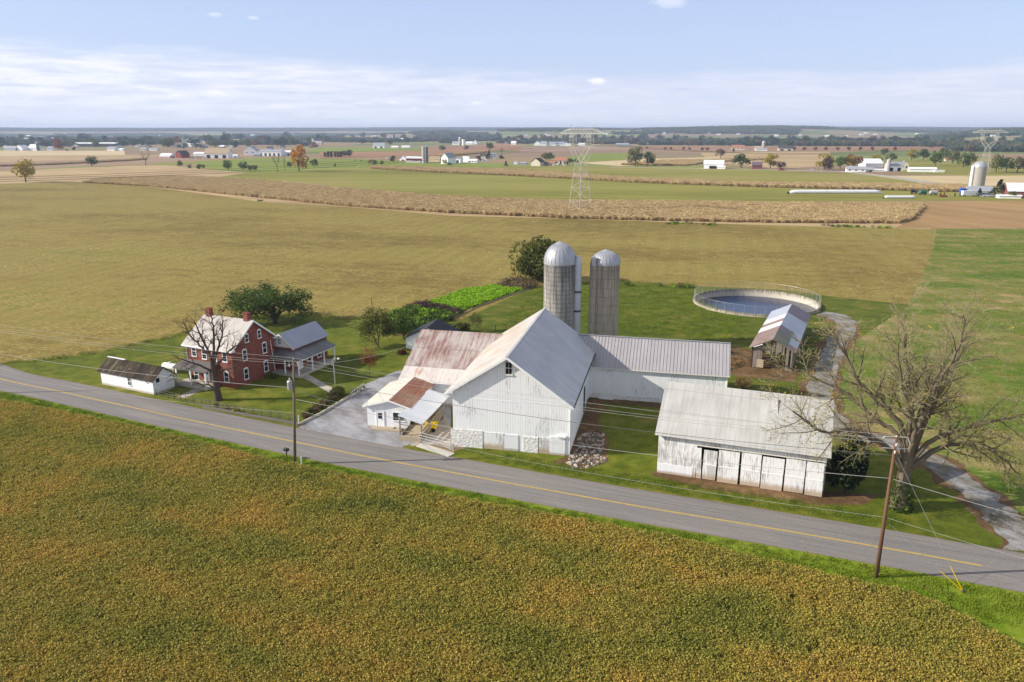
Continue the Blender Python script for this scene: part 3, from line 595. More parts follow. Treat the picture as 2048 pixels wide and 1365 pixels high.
roof_mat('dome_metal', [(164, 164, 168), (178, 178, 182), (190, 190, 193)], None, 50, 'y', (0, (1, 1, 1)), ro=.38, spec=.5, metal=.35)
flat('chute_metal', (196, 198, 204), .45, .08, 2, .5, .2)
def water_mat():
    b = NB('tank_water'); M['tank_water'] = b.done(lin((24, 42, 76)), .22, b.bump(b.noise(b.pos(), 3, 3), .12, .03), .3)
water_mat()
def tankwall_mat():
    b = NB('tank_concrete'); p = b.obj(); x, y, z = b.sep(p); a = b.math('ARCTAN2', y, x); st = b.noise(b.comb(b.math('MULTIPLY', a, 22.0), b.math('MULTIPLY', z, .3), 0.0), 1.2, 5, .7)
    m = b.ramp(b.math('ADD', st, b.math('MULTIPLY', z, .28)), [(.44, 0.0), (.7, .85)]); c = b.mix(b.noise(p, 1.0, 4), lin((184, 174, 156)), lin((206, 198, 184)))
    M['tank_concrete'] = b.done(b.mix(m, c, lin((98, 88, 66))), .9, None, .2)
tankwall_mat()
# ================================================================ building helpers
def gable_prism(W, L, hl, hr, xr, zr, y0=0.0):
    return MB().extr([(0, y0, -.15), (W, y0, -.15), (W, y0, hr), (xr, y0, zr), (0, y0, hl)], (0, L, 0))
def roof_pair(el, rg, er, y0, y1, t=.1):
    m = MB(); m.slab([(el[0], y0, el[1]), (rg[0] - .004, y0, rg[1]), (rg[0] - .004, y1, rg[1]), (el[0], y1, el[1])], t)
    m.slab([(rg[0] + .004, y0, rg[1]), (er[0], y0, er[1]), (er[0], y1, er[1]), (rg[0] + .004, y1, rg[1])], t); return m
def roof_half(e, rg, y0, y1, t=.1, ye=None):
    return MB().slab([(e[0], y0, e[1]), (rg[0], y0, rg[1]), (rg[0], y1, rg[1]), (e[0], y1, e[1])], t)
def rake_trim(el, rg, er, y, w=.26, th=.05, d=-1):
    m = MB(); z = .13
    m.bar((el[0], y, el[1] - z), (rg[0], y, rg[1] - z), th, w); m.bar((rg[0], y - .003, rg[1] - z), (er[0], y - .003, er[1] - z), th, w); return m
AX = {'y-': lambda o, a, b, c: (o[0] + a, o[1] - c, o[2] + b), 'y+': lambda o, a, b, c: (o[0] + a, o[1] + c, o[2] + b),
      'x-': lambda o, a, b, c: (o[0] - c, o[1] + a, o[2] + b), 'x+': lambda o, a, b, c: (o[0] + c, o[1] + a, o[2] + b)}
def pbox(m, ax, o, a0, a1, b0, b1, c0, c1):
    f = AX[ax]; A = f(o, a0, b0, c0); B = f(o, a1, b1, c1)
    return m.box(min(A[0], B[0]), max(A[0], B[0]), min(A[1], B[1]), max(A[1], B[1]), min(A[2], B[2]), max(A[2], B[2]))
def window(parent, ax, o, w, h, m='white_trim', fw=.11, rail=True, arch=False, glass='glass', name='window', bars=0):
    """o = centre on the wall surface"""
    f = MB(); a = w / 2; b = h / 2; d = .06
    pbox(f, ax, o, -a - fw, -a, -b - fw, b + fw, -.02, d); pbox(f, ax, o, a, a + fw, -b - fw, b + fw, -.02, d)
    pbox(f, ax, o, -a, a, b, b + fw * (1.8 if arch else 1), -.02, d); pbox(f, ax, o, -a - .03 - fw, a + fw + .03, -b - fw * 1.7, -b - fw * .2, -.02, d + .06)
    if arch: pbox(f, ax, o, -a * .6, a * .6, b + fw * 1.8, b + fw * 2.7, -.02, d)
    if rail: pbox(f, ax, o, -a, a, -.035, .035, -.02, d - .012)
    for k in range(bars): u = -a + w * (k + 1) / (bars + 1); pbox(f, ax, o, u - .02, u + .02, -b, b, -.02, d - .02)
    fo = f.build(name, M[m], parent); pbox_o = MB(); pbox(pbox_o, ax, o, -a, a, -b, b, -.02, .012); pbox_o.build('pane', M[glass], fo); return fo
def door(parent, ax, o, w, h, m='white_trim', glass=True, name='door'):
    """o = bottom centre"""
    f = MB(); pbox(f, ax, o, -w / 2, w / 2, 0, h, -.02, .05); fr = .1
    pbox(f, ax, o, -w / 2 - fr, -w / 2 + .002, 0, h + fr, -.02, .08); pbox(f, ax, o, w / 2 - .002, w / 2 + fr, 0, h + fr, -.02, .08); pbox(f, ax, o, -w / 2, w / 2, h - .002, h + fr, -.02, .075)
    d = f.build(name, M[m], parent); q = MB(); pbox(q, ax, o, w * .3, w * .38, h * .45, h * .5, .05, .1); q.build('handle', M['iron'], d)
    if glass: g = MB(); pbox(g, ax, o, -w * .3, w * .3, h * .52, h * .9, .03, .062); g.build('pane', M['glass'], d)
    return d
def on_wall(t, ax, off, px, py):
    """pixel -> (u, z) on a wall plane of thing t (local coords)"""
    mw = Matrix.Translation(t.location) @ Matrix.Rotation(t.rotation_euler.z, 4, 'Z'); iv = mw.inverted(); o = iv @ Vector((0, 0, CAMH)); d = iv.to_3x3() @ Vector(ray(px, py))
    k = 0 if ax[0] == 'x' else 1; s = (off - o[k]) / d[k]; p = o + d * s; return (p[1 - k], p.z)
# ================================================================ big white barn
barn = thing('barn', 'big white weathered bank barn with grey gable roof standing beside the road', 'barn', (-6.95, 84.7, 0), R(-12))
eL, rg, eR = (-1.0, 6.55), (6.59, 11.55), (14.3, 6.05)
gable_prism(13.8, 24.6, 6.92, 6.2, 6.59, 11.3).build('wall', M['white_boards'], barn)
r1 = roof_half(eL, (6.586, 11.55), -.5, 25.1, .12).build('roof', M['barn_roof_lit'], barn); props(r1, 'sunlit rust-streaked left roof slope')
r2 = roof_half(eR, (6.594, 11.55), -.5, 25.1, .12).build('roof', M['barn_roof'], barn); props(r2, 'plain grey right roof slope')
rake_trim(eL, rg, eR, -.53).build('trim', M['white_trim'], barn)
MB().bar((6.59, -.5, 11.57), (6.59, 25.1, 11.57), .3, .06).build('ridge_cap', M['barn_roof'], barn)
u, z = on_wall(barn, 'y-', 0, 1017.6, 736.6); window(barn, 'y-', (u, 0, z), .72, 1.4, 'cream_trim', .1, True, bars=1, glass='dark_interior')  # dark pane stands for the shade inside the barn
def base_piece(px0, px1, h, m, name, pr=.05, z0=-.1):
    a = on_wall(barn, 'y-', 0, px0, 905)[0]; b = on_wall(barn, 'y-', 0, px1, 908)[0]; q = MB().box(a, b, -pr, .02, z0, h); return q.build(name, M[m], barn)
base_piece(903, 966, 2.2, 'white_stone', 'stone_base', .1); base_piece(1047, 1076, 1.95, 'white_stone', 'stone_base', .09)
base_piece(967.5, 1007, 2.1, 'white_boards_worn', 'door', .05); base_piece(1010, 1036, 2.05, 'white_boards_clean', 'door', .08); base_piece(1077, 1098, 2.0, 'white_boards_worn', 'door', .05); base_piece(1101, 1130, 2.25, 'white_boards_clean', 'door', .16)
u, z = on_wall(barn, 'y-', 0, 1124, 873); q = MB().box(u - .5, u + .5, -.32, .0, z - .1, z + .12); q.build('hatch', M['white_trim'], barn); MB().box(u - .45, u + .45, -.03, .01, z - .4, z - .1).build('vent', M['dark_wood'], barn)
MB().tube([(14.0, -.12, 5.9), (13.86, -.1, 5.4), (13.86, -.1, .2)], .05, 6).build('downspout', M['white_trim'], barn)
MB().bar((14.32, -.5, 6.0), (14.32, 25, 6.0), .14, .14).build('gutter', M['iron'], barn)
MB().box(13.78, 13.84, 13.6, 15.2, .3, 3.6).build('door', M['dark_wood'], barn)
MB().box(-.05, .02, 2.2, 3.4, 2.6, 3.7).build('window', M['glass'], barn)
MB().box(-.0, 13.8, -.015, .0, 6.05, 6.17).build('trim', M['white_trim'], barn)
# ---- grey roofed wing
wing = thing('barn_wing', 'low white barn wing with smooth grey standing seam roof joining the big barn', 'barn', (11.55, 101.8, 0), R(-13.2))
MB().extr([(-1.2, 0, -.2), (-1.2, 0, 4.72), (-1.2, 3.9, 7.85), (-1.2, 8.6, 4.0), (-1.2, 8.6, -.2)], (18.9, 0, 0)).build('wall', M['white_boards'], wing)
def wz(y): return 4.6 + (y + .35) * .8
m_ = MB().slab([(-.35, -.35, 4.6), (18.05, -.35, 4.6), (18.05, 3.9, 8.0), (-5.0, 3.9, 8.0)], .1); m_.slab([(-5.0, 3.91, 8.0), (18.05, 3.91, 8.0), (18.05, 9.0, 3.9), (-5, 9.0, 3.9)], .1); m_.build('roof', M['wing_roof'], wing)
m_ = MB()
for i in range(50):
    x = 17.9 - i * .46; y0 = -.35 if x > -.3 else -.35 + (-.3 - x) * .93
    if y0 < 3.7: m_.bar((x, y0, wz(y0) + .02), (x, 3.88, 8.01), .05, .05)
m_.build('roof_ribs', M['wing_roof'], wing)
MB().bar((-4.9, 3.9, 8.04), (18.05, 3.9, 8.04), .3, .06).build('ridge_cap', M['galvanised'], wing)
MB().bar((-.3, -.36, 4.5), (18.05, -.36, 4.5), .05, .16).build('trim', M['cream_trim'], wing)
MB().box(-.4, 17.75, -.06, .02, -.2, .75).build('stone_base', M['white_stone'], wing)
MB().bar((17.72, -.03, .7), (17.72, -.03, 4.4), .12, .12).build('trim', M['white_trim'], wing)
# ---- rusty roofed wing
rust = thing('rusty_wing', 'long low wing with rust-red and white patched metal roof left of the big barn', 'barn', (-15.1, 99.9, 0), R(-13))
MB().extr([(0, 0, -.2), (0, 0, 3.3), (0, 9.5, 7.8), (0, 13.5, 5.8), (0, 13.5, -.2)], (13.5, 0, 0)).build('wall', M['white_boards_clean'], rust)
def rz_(y): return 3.4 + (y + .4) * .4646
m_ = MB().slab([(-.35, 2.2, rz_(2.2) + .03), (15, 2.2, rz_(2.2) + .03), (15, 9.5, 8.03), (-.35, 9.5, 8.03)], .1); m_.slab([(-.35, 9.51, 8.03), (15, 9.51, 8.03), (15, 13.9, 5.85), (-.35, 13.9, 5.85)], .1); m_.build('roof', M['rust_roof'], rust)
props(MB().slab([(-.35, -.4, 3.4), (15, -.4, 3.4), (15, 2.3, rz_(2.3)), (-.35, 2.3, rz_(2.3))], .08).build('roof', M['rust_roof_low'], rust), 'paler lower band of roofing with orange rust')
MB().bar((-.35, 5.8, rz_(5.8) + .05), (9.5, 5.8, rz_(5.8) + .05), .08, .04).build('roof_seam', M['galvanised'], rust)
MB().bar((-.36, -.42, 3.3), (12, -.42, 3.3), .05, .14).build('trim', M['white_trim'], rust)
# ---- milk house with awning
milk = thing('milk_house', 'small white milk house with rusty brown roof and white awning beside the gravel drive', 'outbuilding', (-18.2, 90.7, 0), R(-12.3))
gable_prism(5.6, 8.9, 2.95, 2.95, 3.1, 3.85).build('wall', M['white_boards_clean'], milk)
roof_half((-.45, 2.98), (3.096, 3.98), -.35, 9.2, .08).build('roof', M['milk_roof'], milk)
props(MB().slab([(3.104, -.35, 3.98), (5.9, -.35, 3.12), (5.9, 9.2, 3.12), (3.104, 9.2, 3.98)], .08).build('roof', M['milk_roof_rust'], milk), 'rusty brown right roof slope')
rake_trim((-.45, 2.98), (3.1, 3.98), (5.9, 3.12), -.37, .18).build('trim', M['white_trim'], milk)
MB().slab([(5.3, -3.2, 3.2), (8.4, -3.3, 2.35), (8.65, 7.0, 2.4), (5.85, 7.0, 3.15)], .06).build('awning_roof', M['awning_roof'], milk)
m_ = MB()
for (x, y, h) in ((5.45, -3.0, 3.1), (8.2, -3.1, 2.35), (8.3, -.6, 2.35), (8.4, 2.0, 2.35), (8.45, 4.6, 2.35)): MB().box(x - .07, x + .07, y - .07, y + .07, 0, h).build('post', M['grey_wood'], milk)
MB().bar((8.3, -3.2, 2.27), (8.55, 6.9, 2.32), .1, .16).build('awning_beam', M['grey_wood'], milk)
u, z = on_wall(milk, 'y-', 0, 760.5, 833); door(milk, 'y-', (u, 0, .25), .9, 2.0)
u, z = on_wall(milk, 'y-', 0, 796, 828); window(milk, 'y-', (u + .1, 0, 1.75), 1.5, 1.0, 'white_trim', .07, False, bars=1)
MB().box(.7, 4.6, -.9, -.02, -.05, .22).build('step', M['tan_wood'], milk)
MB().box(1.6, 3.6, -.5, -.02, .22, .34).build('step', M['concrete_flat'], milk)
ramp = thing('loading_ramp', 'wooden loading ramp with plank sides under the white awning', 'ramp', (-18.2, 90.7, 0), R(-12.3))
MB().slab([(5.6, -3.2, .55), (7.9, -3.2, .55), (8.1, 5.0, .95), (5.75, 5.0, .95)], .1).build('deck', M['tan_wood'], ramp)
MB().box(5.4, 8.1, -3.35, -3.2, 0, .62).build('front_board', M['tan_wood'], ramp)
m_ = MB()
for zz in (.5, .95, 1.4): m_.bar((8.35, -3.0, zz), (8.5, 5.2, zz + .25), .05, .28)
m_.build('side_boards', M['grey_wood'], ramp)
m_ = MB()
for zz in (1.2, 2.0): m_.bar((5.45, -3.1, zz), (7.2, -3.15, zz), .05, .1)
m_.build('rail', M['grey_wood'], ramp); MB().bar((5.75, -3.0, .7), (5.8, 4.0, 1.1), .12, .2).build('curb', M['dark_wood'], ramp)
gy = G(863, 862); yc = thing('feed_cart', 'yellow metal cart parked on the concrete under the awning edge', 'cart', (gy[0], gy[1], 0), R(-12))
MB().extr([(-.6, -.4, .35), (-.75, -.4, 1.15), (.75, -.4, 1.15), (.6, -.4, .35)], (0, .8, 0)).build('bin', M['yellow_paint'], yc)
for sx in (-.4, .4): MB().tube([(sx, -.5, .25), (sx, -.38, .25)], .25, 14).build('wheel', M['black_plastic'], yc)
MB().bar((.7, -.35, 1.1), (1.1, -.35, 1.35), .05).build('handle', M['yellow_paint'], yc)
a = Vector(G(838, 886)); b2 = Vector(G(902, 902)); gt_ = thing('tube_gate', 'grey tubular metal gate closing the concrete apron beside the barn', 'gate', (a.x, a.y, 0), math.atan2(b2.y - a.y, b2.x - a.x)); gl = (b2 - a).length
m_ = MB()
for zz in (.3, .65, 1.0, 1.35): m_.tube([(0, 0, zz), (gl, 0, zz)], .03, 6)
m_.build('rails', M['galvanised'], gt_)
for k in range(5): MB().tube([(gl * k / 4, 0, .02 if k in (0, 4) else .3), (gl * k / 4, 0, 1.4)], .035, 6).build('upright', M['galvanised'], gt_)
a = Vector(G(838, 891)); b2 = Vector(G(903, 912)); cg = thing('cattle_grid', 'white ribbed cattle grid at the front edge of the concrete apron', 'grid', (a.x, a.y, 0), math.atan2(b2.y - a.y, b2.x - a.x)); gl = (b2 - a).length
m_ = MB()
for k in range(26): x = gl * (k + .5) / 26; m_.box(x - .05, x + .05, -.55, .45, .03, .1)
m_.build('bars', M['cream_trim'], cg); MB().box(0, gl, .46, .6, .0, .12).build('kerb', M['concrete_flat'], cg)
# ================================================================ machine shed
SA = R(-110.6); shx = Vector((-math.cos(SA), -math.sin(SA)))
def frame_from(x0, y0, yaw, L):
    l = Vector((-math.sin(yaw), math.cos(yaw))); a = -Vector((math.cos(yaw), math.sin(yaw))); o = Vector((x0, y0)) + l * L
    return (o.x, o.y, 0), math.atan2(a.y, a.x)
loc, rot = frame_from(15.88, 77.39, R(-110.6), 16.92)
shed = thing('machine_shed', 'long white machine shed with six worn sliding doors and pale metal roof', 'shed', loc, rot)
W_, L_, he, hr_ = 10.66, 16.92, 4.81, 8.72
def sp(px, py): return on_wall(shed, 'x-', 0, px, py)
yd0 = sp(1392, 925)[0]; yd1 = sp(1647, 975)[0]; zt = 3.78
m_ = MB(); m_.box(0, .14, yd0, L_, -.1, he + .1); m_.box(0, .14, yd1, yd0, zt, he + .1); m_.box(0, .14, 0, yd1, -.1, he + .1); m_.box(W_ - .14, W_, 0, L_, -.1, he)
m_.extr([(.14, 0, -.1), (W_ - .14, 0, -.1), (W_ - .14, 0, he), (W_ / 2, 0, hr_ - .2), (.14, 0, he)], (0, .14, 0)); m_.extr([(.14, L_ - .14, -.1), (W_ - .14, L_ - .14, -.1), (W_ - .14, L_ - .14, he), (W_ / 2, L_ - .14, hr_ - .2), (.14, L_ - .14, he)], (0, .14, 0))
m_.build('wall', M['white_boards_worn'], shed)
sl_ = (hr_ - he) / (W_ / 2)
roof_pair((-.55, he - .55 * sl_ + .15), (W_ / 2, hr_ + .12), (W_ + .5, he - .5 * sl_ + .12), -.35, L_ + .35, .1).build('roof', M['shed_roof'], shed)
MB().box(-.04, .0, yd0 + .3, L_, -.1, 1.15).build('base_panel', M['white_boards_clean'], shed)
edges = [1404, 1432, 1433.5, 1476, 1479, 1519.5, 1521.5, 1566, 1568, 1608.5, 1609.5, 1646]
for k in range(6):
    a = sp(edges[2 * k], 960)[0]; b2 = sp(edges[2 * k + 1], 965)[0]; lo, hi = min(a, b2), max(a, b2); tilt = (.09, .02, -.02, .04, .0, -.05)[k]; off = -.12 - .07 * (k % 2); zb = (.1, .06, .1, .05, .12, .08)[k]; tp = zt + (-.34, -.1, -.06, -.16, -.06, -.05)[k]; lo += .035; hi -= .035
    w = hi - lo; f = MB().extr([(off, lo + tilt, zb), (off, hi + tilt, zb - .02), (off, hi, tp), (off, lo, tp)], (.05, 0, 0)); d = f.build('sliding_door', M['white_boards_worn'], shed)
    br = MB()
    br.box(off - .025, off, lo + .05, hi - .05, 1.75, 1.86); br.build('batten', M['white_trim'], d)
props(MB().extr([(-.2, yd0 - .62, .1), (-.2, yd0 - .1, .1), (-.12, yd0 + .05, zt - .25), (-.12, yd0 - .5, zt - .2)], (.05, 0, 0)).build('sliding_door', M['white_boards_worn'], shed), 'narrow broken leaf hanging crooked at the left')
MB().bar((-.12, yd1, zt + .12), (-.12, yd0, zt + .06), .06, .1).build('door_track', M['cream_trim'], shed)
props(MB().slab([(2.4, 5.0, 6.62), (4.5, 5.2, 8.52), (4.5, 5.9, 8.36), (2.4, 5.6, 6.58)], .03).build('roof_sheet', M['shed_roof'], shed), 'loose roofing sheet curling up near the ridge')
for yy in (3.2, 9.0): MB().bar((-.06, yy, 3.6), (-.06, yy, he - .3), .05, .08).build('trim', M['white_trim'], shed)
# ================================================================ brick house
loc, rot = frame_from(-48.22, 109.27, R(-114.6), 8.82)
house = thing('brick_house', 'red brick farmhouse with pale metal roof, two chimneys and a front porch', 'house', loc, rot)
W_, L_, he, hr_ = 8.84, 8.82, 5.85, 9.15; sl_ = (hr_ - he) / (W_ / 2)
gable_prism(W_, L_, he + .1, he + .1, W_ / 2, hr_ - .05).build('wall', M['brick'], house)
el_, er_, rg_ = (-.4, he - .4 * sl_ + .2), (W_ + .4, he - .4 * sl_ + .2), (W_ / 2, hr_ + .2)
rf = roof_pair(el_, rg_, er_, -.45, L_ + .45, .1).build('roof', M['house_roof'], house)
for yy in (.75, 8.1):
    c = MB().box(W_ / 2 - .35, W_ / 2 + .35, yy - .4, yy + .4, hr_ - .4, hr_ + 1.1); c.box(W_ / 2 - .42, W_ / 2 + .42, yy - .47, yy + .47, hr_ + 1.1, hr_ + 1.22); ch = c.build('chimney', M['brick'], rf)
rake_trim(el_, rg_, er_, -.47, .22).build('trim', M['white_trim'], house)
for sx in (-.42, W_ + .42): MB().bar((sx, -.45, el_[1] - .12), (sx, L_ + .45, el_[1] - .12), .1, .2).build('eave_trim', M['white_trim'], house)
MB().box(-.42, .35, -.43, -.02, he - .3, he - .1).build('cornice_return', M['white_trim'], house); MB().box(W_ - .35, W_ + .42, -.43, -.02, he - .3, he - .1).build('cornice_return', M['white_trim'], house)
for (px, py, h, w) in ((489.2, 710.6, 1.45, .72), (528.7, 696, 1.45, .72), (492.4, 748, 1.5, .72), (532, 732.6, 1.5, .72), (492.8, 676.9, 1.1, .6), (518, 668.5, 1.1, .6)):
    u, z = on_wall(house, 'y-', 0, px, py); window(house, 'y-', (u, 0, z), w, h, 'white_trim', .085, True, True, bars=0)
for (px, py) in ((388, 702.5), (408.6, 708.4), (429, 712), (449.6, 714), (393.5, 749.4), (453.3, 754.5)):
    u, z = on_wall(house, 'x-', 0, px, py); window(house, 'x-', (0, u, z), .75, 1.4, 'white_trim', .085, True, True, bars=0)
u, z = on_wall(house, 'x-', 0, 414.4, 755); door(house, 'x-', (0, u, .5), .95, 2.1)
MB().box(-2.3, -.02, 3.0, 9.1, -.05, .45).build('porch_floor', M['concrete_flat'], house)
MB().slab([(-2.5, 2.7, 2.85), (-.02, 2.7, 3.55), (-.02, 9.3, 3.55), (-2.5, 9.3, 2.85)], .1).build('porch_roof', M['shingle'], house)
for yy in (3.2, 6.1, 8.9): MB().box(-2.25, -2.1, yy - .09, yy + .09, .45, 2.8).build('porch_post', M['white_trim'], house)
MB().bar((-2.3, 2.8, 2.72), (-2.3, 9.2, 2.72), .12, .18).build('porch_beam', M['white_trim'], house)
MB().tube([(-.06, L_ - .15, 5.6), (-.06, L_ - .15, .1)], .06, 6).build('downspout', M['cream_trim'], house)
MB().tube([(W_ * .9, -.08, 5.4), (W_ * .96, -.08, .1)], .05, 6).build('downspout', M['white_trim'], house)
# annex
annex = thing('brick_annex', 'low brick annex with blue-grey roof and dark wraparound porch behind the farmhouse', 'house', (-37.75, 114.95, 0), R(-23.1))
gable_prism(4.6, 8.4, 4.05, 4.05, 2.3, 6.0).build('wall', M['brick'], annex)
MB().extr([(.05, -.02, 3.95), (4.55, -.02, 3.95), (2.3, -.02, 5.95)], (0, .02, 0)).build('gable_panel', M['white_trim'], annex)
roof_pair((-.35, 3.95), (2.3, 6.15), (4.95, 3.95), -.35, 8.75, .09).build('roof', M['annex_roof'], annex); rake_trim((-.35, 3.95), (2.3, 6.15), (4.95, 3.95), -.37, .2).build('trim', M['cream_trim'], annex)
window(annex, 'y-', (2.1, -.02, 4.8), .5, .75, 'white_trim', .07, True, bars=2)
m_ = MB().slab([(1.2, -.03, 3.6), (1.2, -1.9, 2.75), (7.0, -1.9, 2.75), (4.65, -.03, 3.6)], .07); m_.slab([(4.66, -.03, 3.6), (7.0, -1.9, 2.75), (7.0, 7.6, 2.75), (4.66, 7.6, 3.6)], .07); m_.build('porch_roof', M['porch_roof'], annex)
MB().box(1.2, 6.8, -1.75, -.02, -.05, .35).build('porch_floor', M['concrete_flat'], annex); MB().box(4.62, 6.8, -.02, 7.5, -.05, .35).build('porch_floor', M['concrete_flat'], annex)
for (x, y) in ((1.4, -1.7), (4.2, -1.7), (6.75, -1.7), (6.75, 1.6), (6.75, 4.6), (6.75, 7.3)): MB().box(x - .08, x + .08, y - .08, y + .08, .35, 2.7).build('porch_post', M['white_trim'], annex)
m_ = MB().bar((1.3, -1.85, 2.62), (6.9, -1.85, 2.62), .08, .14); m_.bar((6.95, -1.8, 2.62), (6.95, 7.5, 2.62), .08, .14); m_.build('porch_beam', M['cream_trim'], annex)
door(annex, 'x+', (4.6, 1.4, .35), .9, 2.0); window(annex, 'x+', (4.6, 3.6, 1.7), .8, 1.3); window(annex, 'x+', (4.6, 6.2, 1.7), .8, 1.3); window(annex, 'y-', (3.2, 0, 1.8), .7, 1.3)
MB().slab([(-.9, -.5, 3.5), (1.25, -.5, 3.6), (1.25, -2.0, 2.8), (-.2, -2.0, 2.8)], .06).build('entry_roof', M['white_trim'], annex)
# dilapidated little shed
loc, rot = frame_from(-60.51, 107.67, R(-115.8), 10.87)
ls = thing('roadside_shed', 'low white shed with mossy rotting shingle roof at the road edge', 'shed', loc, rot)
W_, L_, he, hr_ = 3.68, 10.87, 2.2, 3.64; sl_ = (hr_ - he) / (W_ / 2)
gable_prism(W_, L_, he, he, W_ / 2, hr_ - .08).build('wall', M['white_boards_clean'], ls)
rf = roof_pair((-.3, he - .3 * sl_ + .1), (W_ / 2, hr_ + .08), (W_ + .35, he - .35 * sl_ + .1), -.35, L_ + .45, .08).build('roof', M['moss_shingle'], ls)
MB().bar((W_ / 2, 7.6, hr_ + .12), (W_ / 2, L_ + .4, hr_ + .12), .3, .06).build('ridge_flashing', M['white_trim'], rf)
MB().slab([(.95, 1.7, 2.9 + .1), (1.5, 1.7, 3.33 + .1), (1.5, 2.6, 3.33 + .1), (.95, 2.6, 2.9 + .1)], .02).build('bare_laths', M['tan_wood'], rf)
m_ = MB()
for k in range(12): yy = rng.uniform(.5, 9); xx = rng.uniform(.2, 1.6); zz = he + xx * sl_ + .14; MB().box(xx, xx + .16, yy, yy + .3, zz - .01, zz + .02).build('lifted_shingle', M['grey_wood'], rf)
u, z = on_wall(ls, 'x-', 0, 259, 763.3); window(ls, 'x-', (0, u, z), .6, 1.1, 'white_trim', .05, True, glass='dark_interior', bars=1)
u, z = on_wall(ls, 'x-', 0, 292.8, 762.7); window(ls, 'x-', (0, u, z), .42, .35, 'white_trim', .05, True, glass='dark_interior')
u, z = on_wall(ls, 'y-', 0, 314.8, 761.1); window(ls, 'y-', (u, 0, z), .62, .62, 'white_trim', .05, False, glass='dark_interior')
MB().box(1.9, 3.3, -.05, .0, .0, 2.0).build('door', M['white_boards_clean'], ls)
for zz in (1.3, 1.9): MB().bar((2.4, -.07, zz), (3.4, -.07, zz + .15), .04, .07).build('door_brace', M['dark_wood'], ls)
MB().bar((3.85, -.3, 0), (3.6, -.05, 1.9), .12, .06).build('leaning_board', M['grey_wood'], ls)
MB().slab([(W_ - .1, -.2, he + .12), (W_ + .75, -.2, he - .25), (W_ + .75, 1.6, he - .25), (W_ - .1, 1.6, he + .12)], .04).build('lean_to_roof', M['cream_trim'], ls)
# propane tank
g = G(342, 745); pt = thing('propane_tank', 'white propane tank on short legs behind the mossy roadside shed', 'tank', (g[0], g[1], 0), R(-25))
prof = []
for k in range(9): a_ = math.pi / 2 * k / 8; prof.append((-1.1 - .5 * math.cos(a_), .52 * math.sin(a_)))
pts = [(-1.62, .02), (-1.6, .16), (-1.53, .3), (-1.4, .42), (-1.22, .5), (-1.0, .53), (1.0, .53), (1.22, .5), (1.4, .42), (1.53, .3), (1.6, .16), (1.62, .02)]
MB().tube([(x, 0, .95) for x, r in pts], [r for x, r in pts], 20).build('vessel', M['white_trim'], pt, True)
MB().lathe([(.02, 1.68), (.2, 1.66), (.2, 1.45), (.02, 1.45)], 12).build('valve_cover', M['cream_trim'], pt)
for sx in (-.9, .9): MB().box(sx - .12, sx + .12, -.35, .35, 0, .5).build('leg', M['concrete_flat'], pt)
# ================================================================ silos
def silo(name, label, x, y, r, zr, zt_, mat, ch_ang, chr_, bands, cap, chm):
    t = thing(name, label, 'silo', (x, y, 0)); MB().lathe([(.05, .02), (r, .02), (r, zr), (r - .2, zr + .02)], 48).build('barrel', M[mat], t, False); smooth_by_angle(t.children[0])
    hoops = MB()
    k = .9
    while k < zr: hoops.lathe([(r + .005, k - .012), (r + .03, k), (r + .005, k + .012)], 48); k += .75 if bands else 1.6
    hoops.build('hoops', M['iron'] if bands else M['grey_wood'], t)
    dm = MB(); N = 26; h = zt_ - zr; prof = [(r + .06, zr - .02)] + [((r + .06) * math.cos(a_ * math.pi / 2 / 9), zr + .15 + (h - .3) * math.sin(a_ * math.pi / 2 / 9)) for a_ in range(0, 8)] + [(.5, zt_ - .1), (.03, zt_ + .08)]
    d = dm.lathe(prof, 52).build('dome', M['dome_metal'], t); smooth_by_angle(d)
    ribs = MB()
    for i in range(N):
        a_ = 2 * math.pi * i / N; ribs.tube([((p[0] + .015) * math.cos(a_), (p[0] + .015) * math.sin(a_), p[1] + .01) for p in prof[1:9]], .03, 4)
    ribs.build('dome_ribs', M['dome_metal'], d)
    cx_, cy_ = (r + chr_ * .55) * math.cos(ch_ang), (r + chr_ * .55) * math.sin(ch_ang)
    c = MB().lathe([(.03, .05), (chr_, .05), (chr_, zr - .1), (chr_ * .98, zr), (cap, zr + 1.35), (.03, zr + 1.4)], 20, (cx_, cy_)).build('chute', M[chm], t); smooth_by_angle(c)
    rr = MB(); k = 1.0
    while k < zr - .3: rr.lathe([(chr_ + .003, k - .03), (chr_ + .02, k), (chr_ + .003, k + .03)], 20, (cx_, cy_)); k += .62
    rr.build('chute_ribs', M[chm], c)
    if bands:
        for k in (zr - 8.0, zr - 4.7):
            if k > 1: MB().lathe([(chr_ + .01, k - .16), (chr_ + .03, k - .15), (chr_ + .03, k + .15), (chr_ + .01, k + .16)], 20, (cx_, cy_)).build('dark_band', M['iron'], c)
    else:
        MB().box(cx_ - .3, cx_ + .3, cy_ - chr_ - .02, cy_ + .1, zr, zr + 1.5).build('chute_hood', M['dome_metal'], c)
    return t
silo('silo', 'wider concrete stave silo with rounded silver dome and white chute on its right', 8.05, 127.6, 2.68, 14.75, 18.35, 'silo_staves', R(-14), .66, True, .3, 'chute_metal')
silo('silo', 'slimmer tan concrete silo with low silver dome and dark chute on its left side', 15.95, 129.4, 2.4, 14.35, 16.75, 'silo_smooth', R(214), .58, False, .34, 'silo_smooth')
